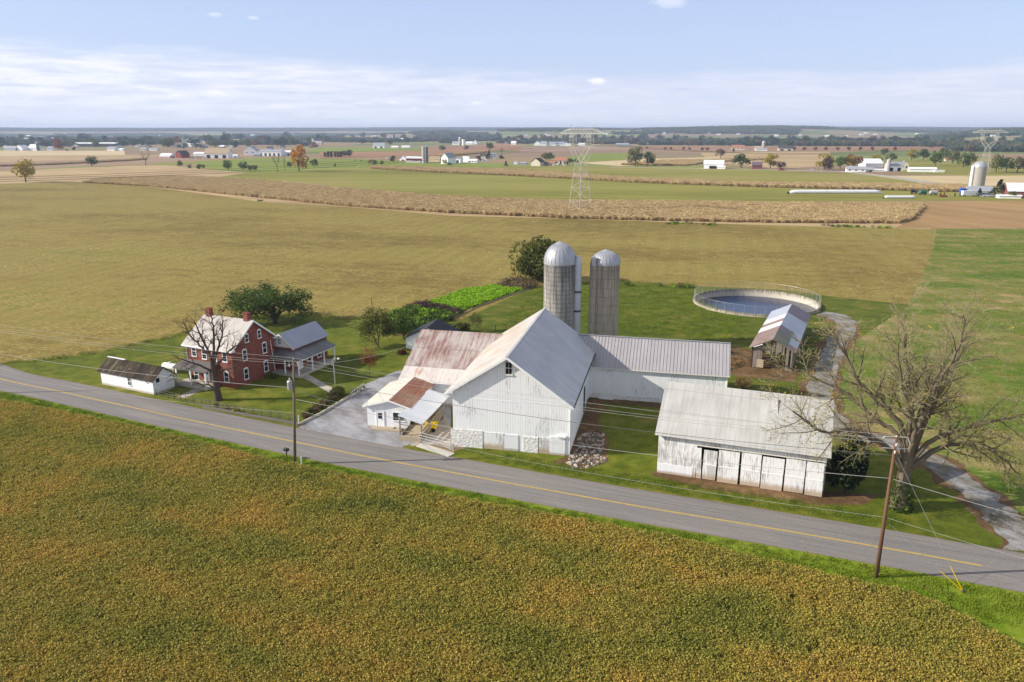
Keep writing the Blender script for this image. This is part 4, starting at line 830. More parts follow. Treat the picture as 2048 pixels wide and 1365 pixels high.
# ================================================================ manure tank and fence
tk = thing('manure_tank', 'sunken round concrete manure tank holding dark blue water', 'tank', (TANK[0], TANK[1], 0))
o_ = MB().lathe([(13.28, -.2), (13.25, .6), (12.95, .62), (12.93, -3.2)], 72).build('wall', M['tank_concrete'], tk); smooth_by_angle(o_)
MB().lathe([(12.94, -1.0), (.01, -1.0)], 72).build('water', M['tank_water'], tk)
MB().lathe([(12.94, -3.2), (.01, -3.2)], 48).build('floor', M['concrete_flat'], tk)
fe = thing('chain_link_fence', 'chain link fence ringing the round manure tank', 'fence', (TANK[0], TANK[1], .6)); RF = 13.1
m_ = MB()
for k in range(40):
    a_ = 2 * math.pi * k / 40; MB().tube([(RF * math.cos(a_), RF * math.sin(a_), 0), (RF * math.cos(a_), RF * math.sin(a_), 1.65)], .028, 6).build('post', M['galvanised'], fe)
m_.tube([(RF * math.cos(2 * math.pi * k / 80), RF * math.sin(2 * math.pi * k / 80), 1.65) for k in range(81)], .022, 5); m_.build('top_rail', M['galvanised'], fe)
m_ = MB(); NW = 300
for k in range(NW):
    for s_ in (-1, 1):
        a0 = 2 * math.pi * k / NW; a1 = a0 + s_ * 1.55 / RF; m_.tube([(RF * math.cos(a0 + (a1 - a0) * t), RF * math.sin(a0 + (a1 - a0) * t), .05 + 1.55 * t) for t in (0, .5, 1)], .003, 3, False)
m_.build('wire_mesh', M['wire'], fe)
# ================================================================ open pole shed
ps = thing('pole_shed', 'decaying open pole shed with patched metal roof and ragged plank walls', 'shed', (37.77, 116.18, 0), R(-25.0)); W_, L_, he, hr_ = 6.07, 27.0, 3.5, 5.0; sl_ = .5
segs = [(0, 9.5, 'pole_roof_brown', None), (9.5, 13.0, 'pole_roof_white', 'white replacement sheets'), (13.0, 15.5, 'pole_roof_brown', None), (15.5, 19, 'pole_roof_white', 'white replacement sheets'), (19, 27.5, 'pole_roof_grey', None)]
for i, (a, b2, mm, lb) in enumerate(segs): q = roof_half((-.45, he - .2), (W_ / 2, hr_ + .05), a - (.5 if i == 0 else 0), b2, .05).build('roof_panel', M[mm], ps); props(q, lb)
def rp(t0, t1, a, b2, mm, lb, dz=0.0):
    xa = W_ / 2 + t0 * 3.5; xb = W_ / 2 + t1 * 3.5; za = hr_ + .05 - t0 * 1.8 + dz; zb = hr_ + .05 - t1 * 1.8 + dz
    props(MB().slab([(xa, a, za), (xb, a, zb), (xb, b2, zb), (xa, b2, za)], .05).build('roof_panel', M[mm], ps), lb)
rp(0, .62, -.5, 6.0, 'pole_roof_moss', 'moss green panel'); rp(.62, 1, -.5, 2.2, 'pole_roof_brown', 'rusty brown corner panel'); rp(.62, 1, 2.2, 6.6, 'pole_roof_grey', 'pale blue-grey patch')
rp(0, .45, 6.0, 10.0, 'pole_roof_purple', None); rp(.45, .62, 6.0, 10.0, 'pole_roof_moss', 'moss green panel'); rp(.62, 1.0, 7.4, 10.0, 'pole_roof_grey', None, -.06)
rp(0, 1, 10.0, 20.0, 'pole_roof_grey', 'large grey panel area'); rp(0, 1, 20.0, 27.5, 'pole_roof_purple', 'dark purplish rusted end panels')
MB().bar((.3, -.45, he + .05), (1.6, -.45, he + .62), .5, .05).build('loose_sheet', M['white_trim'], ps)
for y in (0.1, 5.5, 11, 16.5, 22, 26.8):
    for x in (.1, W_ - .1): MB().box(x - .12, x + .12, y - .12, y + .12, 0, he).build('post', M['dark_wood'], ps)
m_ = MB(); x = 0.0
while x < W_:
    w = rng.uniform(.16, .24); top = he + min(x, W_ - x) * sl_ - .12; lo = 0 if x < 1.5 or x > W_ - 1.3 else rng.uniform(2.3, 2.9)
    if rng.random() < .82 and not (2.5 < x < 3.5 and rng.random() < .7): j = rng.uniform(-.04, .04); m_.extr([(x, j, lo + rng.uniform(0, .3)), (x + w - .02, j, lo + rng.uniform(0, .3)), (x + w - .02, j, top), (x, j, top)], (0, .03, 0))
    x += w + rng.uniform(.0, .05)
m_.build('front_planks', M['grey_planks'], ps)
for xs, nm in ((0, 'left'), (W_, 'right')):
    m_ = MB(); y = .2
    while y < 26.8:
        w = rng.uniform(.18, .28)
        if rng.random() < .86: lo = rng.uniform(0, .25) if rng.random() < .8 else rng.uniform(.8, 1.8); m_.box(xs - .02, xs + .02, y, y + w - .02, lo, he - .1)
        y += w + .01
    m_.build('side_planks', M['grey_planks'], ps)
MB().box(.9, 1.9, -.15, .0, .2, 1.5).build('hay_rack', M['tan_wood'], ps); MB().bar((.1, .1, 2.6), (W_ - .1, .1, 2.7), .12, .16).build('beam', M['dark_wood'], ps)
MB().extr([(W_ * .02, 26.9, 0), (W_ * .98, 26.9, 0), (W_ * .98, 26.9, he), (W_ / 2, 26.9, hr_ - .1), (W_ * .02, 26.9, he)], (0, .05, 0)).build('back_planks', M['grey_planks'], ps)
# ================================================================ garden shed behind the rusty wing
g = G(812.5, 699); gs = thing('garden_shed', 'white shed with black roof peeking from behind the rusty wing', 'shed', (g[0], g[1], 0), R(-10))
gable_prism(8.0, 6.0, 2.1, 2.1, 4.0, 3.95).build('wall', M['white_boards_clean'], gs); roof_pair((-.25, 2.05), (4.0, 4.1), (8.25, 2.05), -.3, 6.3, .1).build('roof', M['black_roof'], gs)
door(gs, 'y-', (1.1, 0, .1), .9, 1.75, 'white_trim', False)
# ================================================================ vegetation helpers
flat('bark', (112, 100, 82), .9, .3, 4); flat('bark_dark', (84, 70, 60), .9, .3, 4); flat('twig', (142, 132, 98), .85, .2, 3); flat('bark_pale', (150, 140, 124), .9, .2, 4)
leafmat('leaf_dark', [(42, 58, 18), (66, 86, 26), (98, 114, 42)], .6, 5); leafmat('leaf_shade', [(48, 66, 20), (76, 96, 32), (112, 126, 50)], .6, 5); leafmat('leaf_mid', [(52, 72, 20), (80, 100, 30), (112, 124, 48)], .5, 5)
leafmat('leaf_olive', [(70, 78, 28), (100, 104, 42), (132, 128, 62)], .4, 4); leafmat('leaf_yellow', [(118, 110, 20), (160, 144, 30), (192, 168, 48)], .4, 4)
leafmat('leaf_gold', [(140, 90, 8), (186, 128, 14), (214, 160, 34)], .4, 3); leafmat('leaf_red', [(74, 36, 34), (104, 50, 44), (126, 68, 56)], .4, 4)
leafmat('leaf_rust', [(108, 66, 36), (140, 88, 50), (164, 112, 66)], .4, 4); leafmat('leaf_purple', [(60, 44, 46), (80, 58, 58), (100, 74, 70)], .4, 4)
leafmat('leaf_bright', [(112, 150, 16), (142, 182, 26), (168, 204, 48)], .7, 6); leafmat('leaf_brown', [(92, 76, 52), (122, 104, 74), (146, 130, 98)], .6, 6)
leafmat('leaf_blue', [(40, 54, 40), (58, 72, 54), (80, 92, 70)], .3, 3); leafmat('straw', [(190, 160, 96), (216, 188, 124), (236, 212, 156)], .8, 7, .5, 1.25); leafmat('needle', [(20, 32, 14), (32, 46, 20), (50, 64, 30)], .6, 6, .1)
def rvec(r): 
    v = Vector((r.gauss(0, 1), r.gauss(0, 1), r.gauss(0, 1))); return v.normalized()
def grow(mb, tips, p, d, L, rad, lev, P, r):
    n = max(2, int(L / P['seg'][lev])); pts = [p.copy()]; q = p.copy(); dd = d.normalized()
    for i in range(n):
        dd = (dd + rvec(r) * P['wig'][lev] + Vector((0, 0, P['up'][lev]))).normalized(); q = q + dd * (L / n); pts.append(q.copy())
    e = rad * P['tap']; rr = [rad + (e - rad) * i / n for i in range(n + 1)]
    mb[0 if lev < P['split'] else 1].tube(pts, rr, P['sides'][lev], False)
    branch(mb, tips, pts, rr, L, lev, P, r)
def branch(mb, tips, pts, rr, L, lev, P, r):
    if lev >= P['leaflev']: tips.extend((q, lev) for q in pts[1:])
    if lev >= len(P['nch']): return
    az = r.uniform(0, 6.28); n = len(pts) - 1
    for k in range(P['nch'][lev]):
        t = P['t0'][lev] + (1 - P['t0'][lev]) * (k + r.uniform(.1, .9)) / P['nch'][lev]; f = t * n; i = min(n - 1, int(f)); q = pts[i].lerp(pts[i + 1], f - i); d = (pts[i + 1] - pts[i]).normalized()
        az += 2.4 + r.uniform(-.5, .5); u = d.orthogonal().normalized(); u = Matrix.Rotation(az, 3, d) @ u; an = R(P['ang'][lev] + r.uniform(-12, 12))
        nd = d * math.cos(an) + u * math.sin(an); grow(mb, tips, q, nd, L * P['lr'][lev] * r.uniform(.65, 1.15) * (1.15 - .45 * t), max(P['rmin'], (rr[i]) * P['rr']), lev + 1, P, r)
def leaves_at(tips, n, spread, size, seed, upb=.4, asp=1.4):
    r = np.random.default_rng(seed); T = np.array([tuple(t[0]) for t in tips]); C = np.repeat(T, n, 0) + r.normal(0, spread, (len(T) * n, 3)); return leaf_quads(C, size, r, upb, asp)
def set_tree(name, label, cat, x, y, group=None): return thing(name, label, cat, (x, y, 0), 0, group)
# ---------------------------------------------------------------- big bare tree by the lane
bx, by = G(1798, 1016); big = set_tree('bare_tree', 'huge spreading nearly leafless tree beside the gravel lane, ivy round its trunk', 'tree', bx, by)
K = .0478
def bp(px, py, y): return Vector(((px - 1798) * K, y, (1016 - py) * K * 1.03))
r_ = random.Random(11)
mb = (MB(), MB()); tips = []
P = dict(seg=[1, .8, .5, .35], wig=[.1, .16, .22, .25], up=[0, .03, .02, -.01], tap=.35, sides=[8, 6, 4, 3], nch=[0, 13, 8, 7], t0=[.3, .22, .15, .1], ang=[40, 46, 48, 45], lr=[.5, .38, .45, .42], rr=.5, rmin=.015, split=2, leaflev=3)
P['nch'] = [15, 10, 8]; P['t0'] = [.22, .15, .12]; P['ang'] = [44, 46, 46]; P['lr'] = [.42, .48, .46]
trunk = [bp(1796, 1020, 0), bp(1797, 990, 0), bp(1799, 960, .1), bp(1801, 925, .1), bp(1800, 895, .1)]
mb[0].tube(trunk, [.95, .72, .62, .64, .55], 14, False)
limbs = [([(1795, 935), (1762, 890), (1718, 862), (1665, 838), (1612, 842), (1572, 818), (1538, 792)], -2.4, .34), ([(1797, 925), (1787, 850), (1732, 793), (1686, 744), (1662, 700), (1642, 668)], 2.5, .36), ([(1800, 905), (1795, 830), (1790, 760), (1772, 690), (1766, 625)], 1.2, .36),
         ([(1803, 905), (1815, 820), (1830, 740), (1850, 670), (1842, 606)], -2.2, .34), ([(1806, 915), (1830, 850), (1862, 790), (1900, 730), (1932, 668)], 3.4, .33), ([(1806, 930), (1848, 892), (1884, 874), (1925, 868), (1965, 888), (2012, 928)], -1.6, .34),
         ([(1805, 920), (1840, 862), (1900, 830), (1962, 802), (2006, 778)], -3.4, .30), ([(1797, 915), (1780, 862), (1742, 838), (1690, 792), (1622, 762), (1562, 742)], 4.4, .30), ([(1799, 905), (1798, 840), (1762, 780), (1722, 700), (1702, 640)], -4.5, .28), ([(1803, 905), (1832, 800), (1880, 758), (1912, 690)], 5.5, .28)]
for pts, yo, rad in limbs:
    c = [bp(px, py, yo * (i / (len(pts) - 1)) ** 1.2) for i, (px, py) in enumerate(pts)]; s = smooth_poly([tuple(v) for v in c], 5); s = [v + rvec(r_) * .1 * min(1, i / 4) for i, v in enumerate(s)]
    L = sum((s[i + 1] - s[i]).length for i in range(len(s) - 1)); rr = [rad * (1 - .82 * (i / (len(s) - 1)) ** .8) for i in range(len(s))]
    mb[0].tube(s, rr, 9, False); branch(mb, tips, s, rr, L * .7, 0, P, r_)
mb[0].build('trunk', M['bark'], big, True); mb[1].build('twigs', M['twig'], big)
low = [t for t in tips if t[0].z < 13 and r_.random() < .05] + [t for t in tips if r_.random() < .008]
np_quads('leaves', leaves_at(low, 3, .25, .13, 3), M['leaf_yellow'], big)
rr_ = np.random.default_rng(4); a = rr_.uniform(0, 6.28, 700); z = rr_.uniform(0, 1, 700) ** 1.6 * 3.2; C = np.stack([(1.15 - .12 * z) * np.cos(a), (1.15 - .12 * z) * np.sin(a), z], 1) + rr_.normal(0, .12, (700, 3)); np_quads('ivy', leaf_quads(C, .2, rr_, .2), M['leaf_mid'], big)
# ---------------------------------------------------------------- bare tree in front of the farmhouse
hx, hy = G(437, 801); ft = set_tree('bare_tree', 'gnarled dark leafless tree in front of the brick farmhouse porch', 'tree', hx, hy)
P2 = dict(seg=[.8, .6, .4, .3], wig=[.12, .24, .3, .3], up=[.06, .05, .04, .03], tap=.3, sides=[9, 6, 4, 3], nch=[9, 7, 6], t0=[.3, .15, .1], ang=[48, 50, 46], lr=[.4, .4, .42], rr=.5, rmin=.014, split=9, leaflev=9)
mb = (MB(), MB()); tp = []; K2 = .0712; r_ = random.Random(23)
def hp(px, py, y): return Vector(((px - 437) * K2, y, (801 - py) * K2 * 1.04))
mb[0].tube([hp(437, 804, 0), hp(436, 780, 0), hp(434, 745, 0), hp(433, 722, 0)], [.62, .46, .42, .34], 10, False)
for pts, yo, rad in (([(434, 740), (424, 712), (405, 690), (388, 672), (380, 652)], 1, .2), ([(434, 735), (428, 700), (418, 668), (412, 645)], -1, .2), ([(434, 730), (438, 690), (440, 660), (436, 634)], .5, .22), ([(434, 735), (447, 700), (460, 672), (466, 645)], -.8, .2), ([(435, 740), (455, 718), (472, 700), (490, 692)], 1.2, .17), ([(434, 748), (412, 730), (394, 722), (374, 712)], -1.4, .17), ([(435, 750), (458, 738), (478, 732), (488, 722)], -1, .15), ([(435, 786), (424, 770), (412, 768), (402, 764)], -.8, .13)):
    c = [hp(px, py, yo * i / (len(pts) - 1)) for i, (px, py) in enumerate(pts)]; s = smooth_poly([tuple(v) for v in c], 4); s = [v + rvec(r_) * .1 * min(1, i / 3) for i, v in enumerate(s)]
    L = sum((s[i + 1] - s[i]).length for i in range(len(s) - 1)); rr = [rad * (1 - .7 * i / (len(s) - 1)) for i in range(len(s))]; mb[0].tube(s, rr, 7, False); branch(mb, tp, s, rr, L, 0, P2, r_)
mb[0].build('trunk', M['bark_dark'], ft, True)
# ---------------------------------------------------------------- leafy yard trees
def leafy(name, label, cat, px, py, limbs, kx, leafm, nleaf, spread, size, seed, trunkr, barkm='bark_dark', P=None, group=None, base=None, trunk_name='trunk'):
    x, y = G(px, py); t = set_tree(name, label, cat, x, y, group); r = random.Random(seed); mb = (MB(), MB()); tips = []
    P = P or dict(seg=[.8, .5, .4], wig=[.12, .22, .25], up=[.02, .03, .02], tap=.3, sides=[7, 5, 3], nch=[8, 5], t0=[.3, .2], ang=[50, 50], lr=[.42, .5], rr=.5, rmin=.015, split=9, leaflev=1)
    for pts, yo, rad in limbs:
        c = [Vector(((a - px) * kx, yo * (i / max(1, len(pts) - 1)), (py - b) * kx * 1.04)) for i, (a, b) in enumerate(pts)]; s = smooth_poly([tuple(v) for v in c], 4); L = sum((s[i + 1] - s[i]).length for i in range(len(s) - 1)); rr = [rad * (1 - .75 * i / (len(s) - 1)) for i in range(len(s))]
        mb[0].tube(s, rr, 8, False); branch(mb, tips, s, rr, L, 0, P, r); tips += [(q, 1) for q in s[len(s) * 2 // 3:]]
    mb[0].build(trunk_name, M[barkm], t, True); np_quads('crown', leaves_at(tips, nleaf, spread, size, seed), M[leafm], t); return t
leafy('shade_tree', 'broad dark green flat-topped tree behind the brick farmhouse', 'tree', 552, 647, [([(552, 648), (550, 630), (545, 610), (530, 592), (505, 580), (478, 578)], -2, .42), ([(552, 640), (548, 615), (535, 595), (520, 575)], 3, .3), ([(552, 635), (552, 605), (548, 580), (545, 566)], 0, .3), ([(552, 635), (560, 608), (572, 590), (580, 570)], 2, .28), ([(553, 635), (565, 612), (580, 600), (600, 600), (606, 618)], -2, .25), ([(551, 630), (535, 610), (505, 600), (475, 602)], 2.5, .25), ([(551, 632), (530, 615), (505, 618), (488, 632)], -2.5, .2), ([(552, 628), (540, 600), (500, 585), (470, 588)], 4, .22), ([(552, 628), (566, 600), (560, 575), (566, 562)], -3.5, .22), ([(552, 622), (575, 605), (590, 585), (595, 580)], 4, .2), ([(552, 622), (530, 595), (520, 575), (500, 572)], 6, .2), ([(552, 622), (545, 600), (530, 590), (515, 590)], -5, .2)], .0985, 'leaf_shade', 6, .5, .3, 31, .4).scale = (1.06, 1.06, .66)
leafy('orchard_tree', 'small open leafy tree with leaning twin trunks on the side lawn', 'tree', 759, 697, [([(759, 698), (752, 680), (744, 660), (735, 645)], -1, .16), ([(758, 690), (756, 668), (750, 645), (748, 632)], .8, .12), ([(757, 685), (762, 660), (770, 645), (772, 635)], -.5, .12), ([(755, 680), (738, 668), (725, 660)], 1.2, .09), ([(757, 676), (768, 668), (782, 662)], 1.2, .09)], .086, 'leaf_olive', 9, .34, .2, 32, .2, 'bark')
leafy('fruit_tree', 'round dark leafy tree between the side lawn and the garden weeds', 'tree', 808, 679, [([(808, 680), (806, 666), (796, 655), (788, 648)], -.8, .12), ([(808, 674), (810, 655), (812, 642)], .8, .12), ([(808, 672), (818, 660), (826, 650)], -.8, .1), ([(808, 670), (800, 650), (800, 640)], 1.5, .1)], .091, 'leaf_mid', 7, .42, .2, 33, .2)
leafy('young_tree', 'slim young tree with reddish top staked on the side lawn', 'tree', 740, 753, [([(740, 754), (740, 735), (739, 718), (739, 706)], 0, .05), ([(740, 738), (735, 726), (733, 718)], .3, .03), ([(740, 736), (745, 726), (747, 716)], -.3, .03)], .0765, 'leaf_rust', 4, .16, .13, 34, .1)
leafy('sapling', 'thin pale sapling standing alone in the pasture behind the rusty wing', 'tree', 951, 664, [([(951, 665), (950, 650), (950, 632)], 0, .05), ([(951, 655), (946, 645), (944, 638)], .3, .03), ([(951, 655), (956, 644), (957, 636)], -.3, .03)], .093, 'leaf_olive', 3, .2, .15, 35, .1, 'bark_pale')
def bush(name, label, cat, px, py, w, h, d, leafm, n, size, seed, group=None, blobs=14, xyz=None, upb=.3, stems=True):
    x, y = G(px, py) if xyz is None else xyz; t = set_tree(name, label, cat, x, y, group); r = np.random.default_rng(seed); Cs = []
    for k in range(blobs):
        a = r.uniform(0, 6.28); q = math.sqrt(r.uniform(0, 1)) * .62; cz = r.uniform(.25, .72) * (1 - .35 * q); c = np.array([q * math.cos(a) * w / 2, q * math.sin(a) * d / 2, cz * h]); rad = r.uniform(.24, .42)
        v = r.normal(size=(n // blobs, 3)); v /= np.linalg.norm(v, axis=1)[:, None]; v *= (r.uniform(.45, 1.05, len(v)) ** .5)[:, None]; Cs.append(c + v * rad * np.array([w / 1.7, d / 1.7, h / 1.6]))
    C = np.concatenate(Cs); C = C[C[:, 2] > .03]
    if stems:
        m = MB(); rr = random.Random(seed)
        for k in range(7): a = rr.uniform(0, 6.28); m.tube([(0, 0, 0), (math.cos(a) * w * .15, math.sin(a) * d * .15, h * .35), (math.cos(a) * w * .3, math.sin(a) * d * .3, h * .65)], [.03 * h ** .5 + .01, .02 * h ** .5, .008], 4, False)
        m.build('stems', M['bark_dark'], t)
    np_quads('foliage', leaf_quads(C, size, r, upb), M[leafm], t); return t
bush('large_bush', 'huge rounded olive green bush behind the wider silo', 'bush', 1083, 562, 16, 13.4, 12, 'leaf_olive', 11000, .42, 41, blobs=34)
bush('evergreen', 'dark evergreen bush pressed against the right end of the long white shed', 'bush', 1690, 985, 4.6, 8.2, 4.4, 'needle', 9000, .2, 42, blobs=22)
bush('spreading_juniper', 'low spreading juniper like bush beyond the rusty roof ridge', 'bush', 916, 664, 5.2, 2.2, 3.4, 'leaf_olive', 2600, .2, 43, blobs=18)
bush('round_shrub', 'rounded brownish green shrub at the foot of the lamp pole', 'bush', 676, 793, 3.0, 1.7, 2.6, 'leaf_olive', 2200, .16, 44)
bush('ornamental_grass', 'tan clump of ornamental grass behind the long white shed', 'grass', 1486, 776, 2.9, 2.3, 2.6, 'straw', 1500, .2, 45, upb=-.2, blobs=20)
bush('flower_shrub', 'small reddish shrub beside the white garden shed door', 'bush', 805, 709, 1.8, 1.0, 1.4, 'leaf_red', 700, .14, 46)
bush('foundation_shrub', 'yellow green shrub against the brick gable near the annex porch', 'bush', 545, 757, 2.0, 1.1, 1.2, 'leaf_mid', 900, .14, 47)
bush('porch_shrub', 'dark shrub under the end of the front porch roof', 'bush', 386, 764, 1.4, 1.8, 1.2, 'leaf_dark', 900, .14, 48)
for i, (px, py, w, lb) in enumerate(((433, 813, .9, 'pale green hosta nearest the bare front tree'), (455, 818, 1.0, 'second hosta along the front fence'), (473, 825, 1.25, 'largest yellow green hosta along the front fence'), (500, 830, .8, 'smallest hosta farthest right along the front fence'))):
    bush('hosta', lb, 'plant', px, py, w, w * .6, w, 'leaf_yellow' if i != 0 else 'leaf_olive', 260, .2, 50 + i, 'hostas along the front fence', 8, stems=False)
for i in range(7):
    t = i / 6; px = 612 + t * 52; py = 838 - t * 34; bush('hedge_plant', ('greyish hedge plant nearest the road by the gravel drive', 'second hedge plant up from the road beside the drive', 'third hedge plant up from the road beside the drive', 'middle hedge plant along the gravel drive wall', 'fifth hedge plant up from the road beside the drive', 'sixth hedge plant, just below the round shrub', 'hedge plant touching the round shrub by the lamp pole')[i], 'bush', px, py - 3, 1.9, 1.0 + .35 * t, 1.5, ('leaf_brown', 'leaf_olive')[i % 2], 700, .13, 60 + i, 'hedge plants along the drive', 9)
for i, (px, py) in enumerate(((708, 789), (716, 784), (725, 779))): bush('fence_plant', ('grey green plant at the lower end of the short picket fence', 'grey green plant in the middle of the short picket fence', 'grey green plant at the upper end of the short picket fence')[i], 'bush', px, py, 1.1, .9, .8, 'leaf_olive', 400, .12, 70 + i, 'plants behind the short fence', 7)
# garden: bright crop, weeds
GARD = [(856, 607), (938, 578), (985, 573), (1044, 580), (960, 610), (922, 624), (900, 618)]
crop = [np_quads('crop', leaf_quads(np.stack([nr.uniform(-.5, .5, 60), nr.uniform(-.5, .5, 60), nr.uniform(.1, .5, 60)], 1), .2, nr, .8), M['leaf_bright'], False)]
scatter('garden_crop', GARD, .03, crop, 2.2, .8, 1.2, 51, 'bright green leafy crop in the long garden bed', 'crop', 'soil')
weed = [np_quads('weed', leaf_quads(np.stack([nr.normal(0, .4, 90), nr.normal(0, .4, 90), nr.uniform(.05, .8, 90)], 1), .17, nr, .2), M[m_], False) for m_ in ('leaf_mid', 'leaf_bright', 'leaf_dark')]
scatter('garden_weeds', [(765, 640), (800, 622), (830, 618), (900, 628), (915, 634), (868, 655), (830, 672), (790, 672)], .03, weed, 1.0, .7, 1.5, 52, 'tangle of mixed green garden weeds', 'weeds', 'soil')
dry = [np_quads('dry_weed', leaf_quads(np.stack([nr.normal(0, .35, 90), nr.normal(0, .35, 90), nr.uniform(.05, .9, 90)], 1), .14, nr, .0), M['leaf_purple'], False)]
scatter('dry_weeds', [(812, 614), (850, 607), (925, 624), (918, 632), (860, 618), (822, 622)], .03, dry, 1.5, .7, 1.2, 53, 'dark band of dry weeds between garden bed and tangle', 'weeds', 'soil')
brush = [np_quads('brush_leaf', leaf_quads(np.stack([nr.normal(0, .5, 80), nr.normal(0, .5, 80), nr.uniform(.05, .9, 80)], 1), .2, nr, .1), M['leaf_brown'], False)]
scatter('brush', [(985, 571), (1040, 560), (1075, 572), (1050, 580)], .03, brush, .8, .7, 1.5, 54, 'reddish brown brush between garden bed and large bush', 'brush', 'soil')
for i, (a, b) in enumerate((((1240, 573), (1400, 578)), ((1330, 449), (1430, 452)), ((1640, 454), (1790, 458)))): scatter('field_edge_weeds', [a, b, (b[0], b[1] - 2.2), (a[0], a[1] - 2.2)], .02, weed + dry, .35, .6, 1.3, 56 + i, ('low weeds along the pasture edge left of the tank', 'low weeds at the foot of the corn below the pylon', 'brushy weeds at the field edge left of the hay')[i], 'weeds')
scatter('dirt_heap_weeds', [(1440, 705), (1482, 708), (1482, 742), (1445, 742)], .02, brush, .8, .5, .9, 61, 'brown dead weeds beside the open pole shed', 'weeds')
# ================================================================ rubble by the barn
flat('rock', (168, 158, 146), .9, .18, 4); flat('rock_dark', (112, 104, 98), .9, .2, 4)
def rock_mesh(seed, m):
    b = bmesh.new(); bmesh.ops.create_icosphere(b, subdivisions=2, radius=1); r = random.Random(seed); off = Vector((r.uniform(0, 50), 0, 0))
    for v in b.verts: v.co *= 1 + .45 * mnoise.noise(v.co * 1.1 + off); v.co.z *= .7
    me = bpy.data.meshes.new('boulder'); b.to_mesh(me); b.free(); me.materials.append(M[m]); return me
rm = [rock_mesh(i, 'rock' if i < 4 else 'rock_dark') for i in range(6)]
rocks = [(1140, 928, .55, 'large white boulder nearest the barn corner'), (1158, 924, .6, 'cream boulder at the front of the rubble pile'), (1151, 932, .4, 'small tan boulder lowest in the rubble pile'), (1172, 912, .35, 'grey stone in the middle of the rubble pile'), (1199, 877, .45, 'pale stone at the right top of the rubble'), (1192, 881, .4, 'yellowish stone beside the pale top stone'), (1205, 872, .4, 'farthest right reddish stone of the rubble'), (1168, 872, .5, 'long flat stone lying below the barn side wall'), (1158, 880, .4, 'dull stone against the barn side wall'), (1185, 905, .3, 'small stone right of the rubble middle'), (1195, 930, .32, 'pale flat stone on the grass edge of the rubble'), (1163, 893, .35, 'dark stone in the shaded heart of the rubble'), (1147, 915, .4, 'brown stone tight by the barn corner')]
for i, (px, py, s_, lb) in enumerate(rocks):
    s_ *= .62; x, y = G(px, py); o = bpy.data.objects.new('boulder', rm[i % 6]); link(o); o.location = (x, y, s_ * .3); o.scale = (s_ * 1.2, s_, s_ * .9); o.rotation_euler = (0, 0, i * 1.3); props(o, lb, 'rock', 'boulders in the rubble pile')
stones = []
for i in range(3):
    o = bpy.data.objects.new('stone', rock_mesh(20 + i, 'rock' if i else 'rock_dark')); o.data.transform(Matrix.Scale(.13, 4)); stones.append(o)
scatter('rubble', [(1138, 918), (1150, 898), (1160, 872), (1180, 862), (1208, 868), (1206, 905), (1215, 925), (1165, 940), (1140, 935)], .03, stones, 11.0, .3, 1.5, 65, 'heap of broken stone rubble at the barn corner', 'rubble', None, .8)
scatter('gravel_stones', [(700, 860), (800, 862), (806, 892), (760, 905), (700, 895)], .02, stones, 2.0, .15, .4, 66, 'loose coarse gravel in front of the milk house', 'gravel', None, .8)
bk = MB(); r_ = random.Random(3)
def heap(name, px, py, w, d, h, m, label, cat, rz=0):
    x, y = G(px, py); vs = []; fs = []; n = 14
    for i in range(n + 1):
        for j in range(n + 1):
            u, v = i / n * 2 - 1, j / n * 2 - 1; q = max(0, 1 - u * u - v * v); vs.append((u * w / 2, v * d / 2, h * q * (1 + .5 * mnoise.noise((u * 2.5 + px, v * 2.5, 1))) - .03))
    for i in range(n):
        for j in range(n): a = i * (n + 1) + j; fs.append((a, a + n + 1, a + n + 2, a + 1))
    o = mesh_obj(name, vs, fs, M[m], None, True); o.location = (x, y, 0); o.rotation_euler = (0, 0, rz); return props(o, label, cat)
heap('dirt_mound', 1472, 722, 5.5, 5, .7, 'dirt_heap', 'low brown mound of dirt beside the open pole shed', 'mound')
heap('soil_bank', 1185, 812, 3, 6, .6, 'soil', 'dark earth bank at the inside corner of barn and wing', 'mound', .2)  # bank of soil where the ground rises towards the barn corner
g = G(1212, 798); pl = MB().box(-1.0, 1.0, -.4, .4, 0, .1).build('board', M['cream_trim']); pl.location = (g[0], g[1], .02); pl.rotation_euler = (0, .03, -.2); props(pl, 'white board lying on the dirt below the wing wall', 'board')
# ================================================================ fences, posts
def post_line(pts, n):
    P = [Vector(G(*p)) for p in pts]; out = []
    for k in range(n):
        t = k / (n - 1) * (len(P) - 1); i = min(len(P) - 2, int(t)); out.append(P[i].lerp(P[i + 1], t - i))
    return out
def rail_fence(label, pts, n, h, rails, m='iron', rad=.03):
    L = post_line(pts, n); t = thing('rail_fence', label, 'fence', (L[0].x, L[0].y, 0))
    for p in L: MB().tube([(p.x - L[0].x, p.y - L[0].y, 0), (p.x - L[0].x, p.y - L[0].y, h)], rad * 1.3, 6).build('post', M[m], t)
    for z in rails: MB().tube([(p.x - L[0].x, p.y - L[0].y, z) for p in L], rad, 5).build('rail', M[m], t)
    return t
rail_fence('dark iron pipe fence from the mossy shed to the front walk gate', [(313, 792), (362, 803)], 5, 1.0, (.3, .65, .98))
rail_fence('long iron pipe fence from the front walk to the drive corner', [(372, 806), (480, 826), (598, 848)], 14, 1.0, (.35, .7, .98))
wl = post_line([(405, 815), (598, 851)], 12); t = thing('stone_edging', 'dark low stone edging along the foot of the front fence', 'wall', (wl[0].x, wl[0].y, 0))
m_ = MB()
for a, b in zip(wl[:-1], wl[1:]): m_.bar((a.x - wl[0].x, a.y - wl[0].y, .12), (b.x - wl[0].x, b.y - wl[0].y, .12), .35, .26)
m_.build('stones', M['rock_dark'], t)
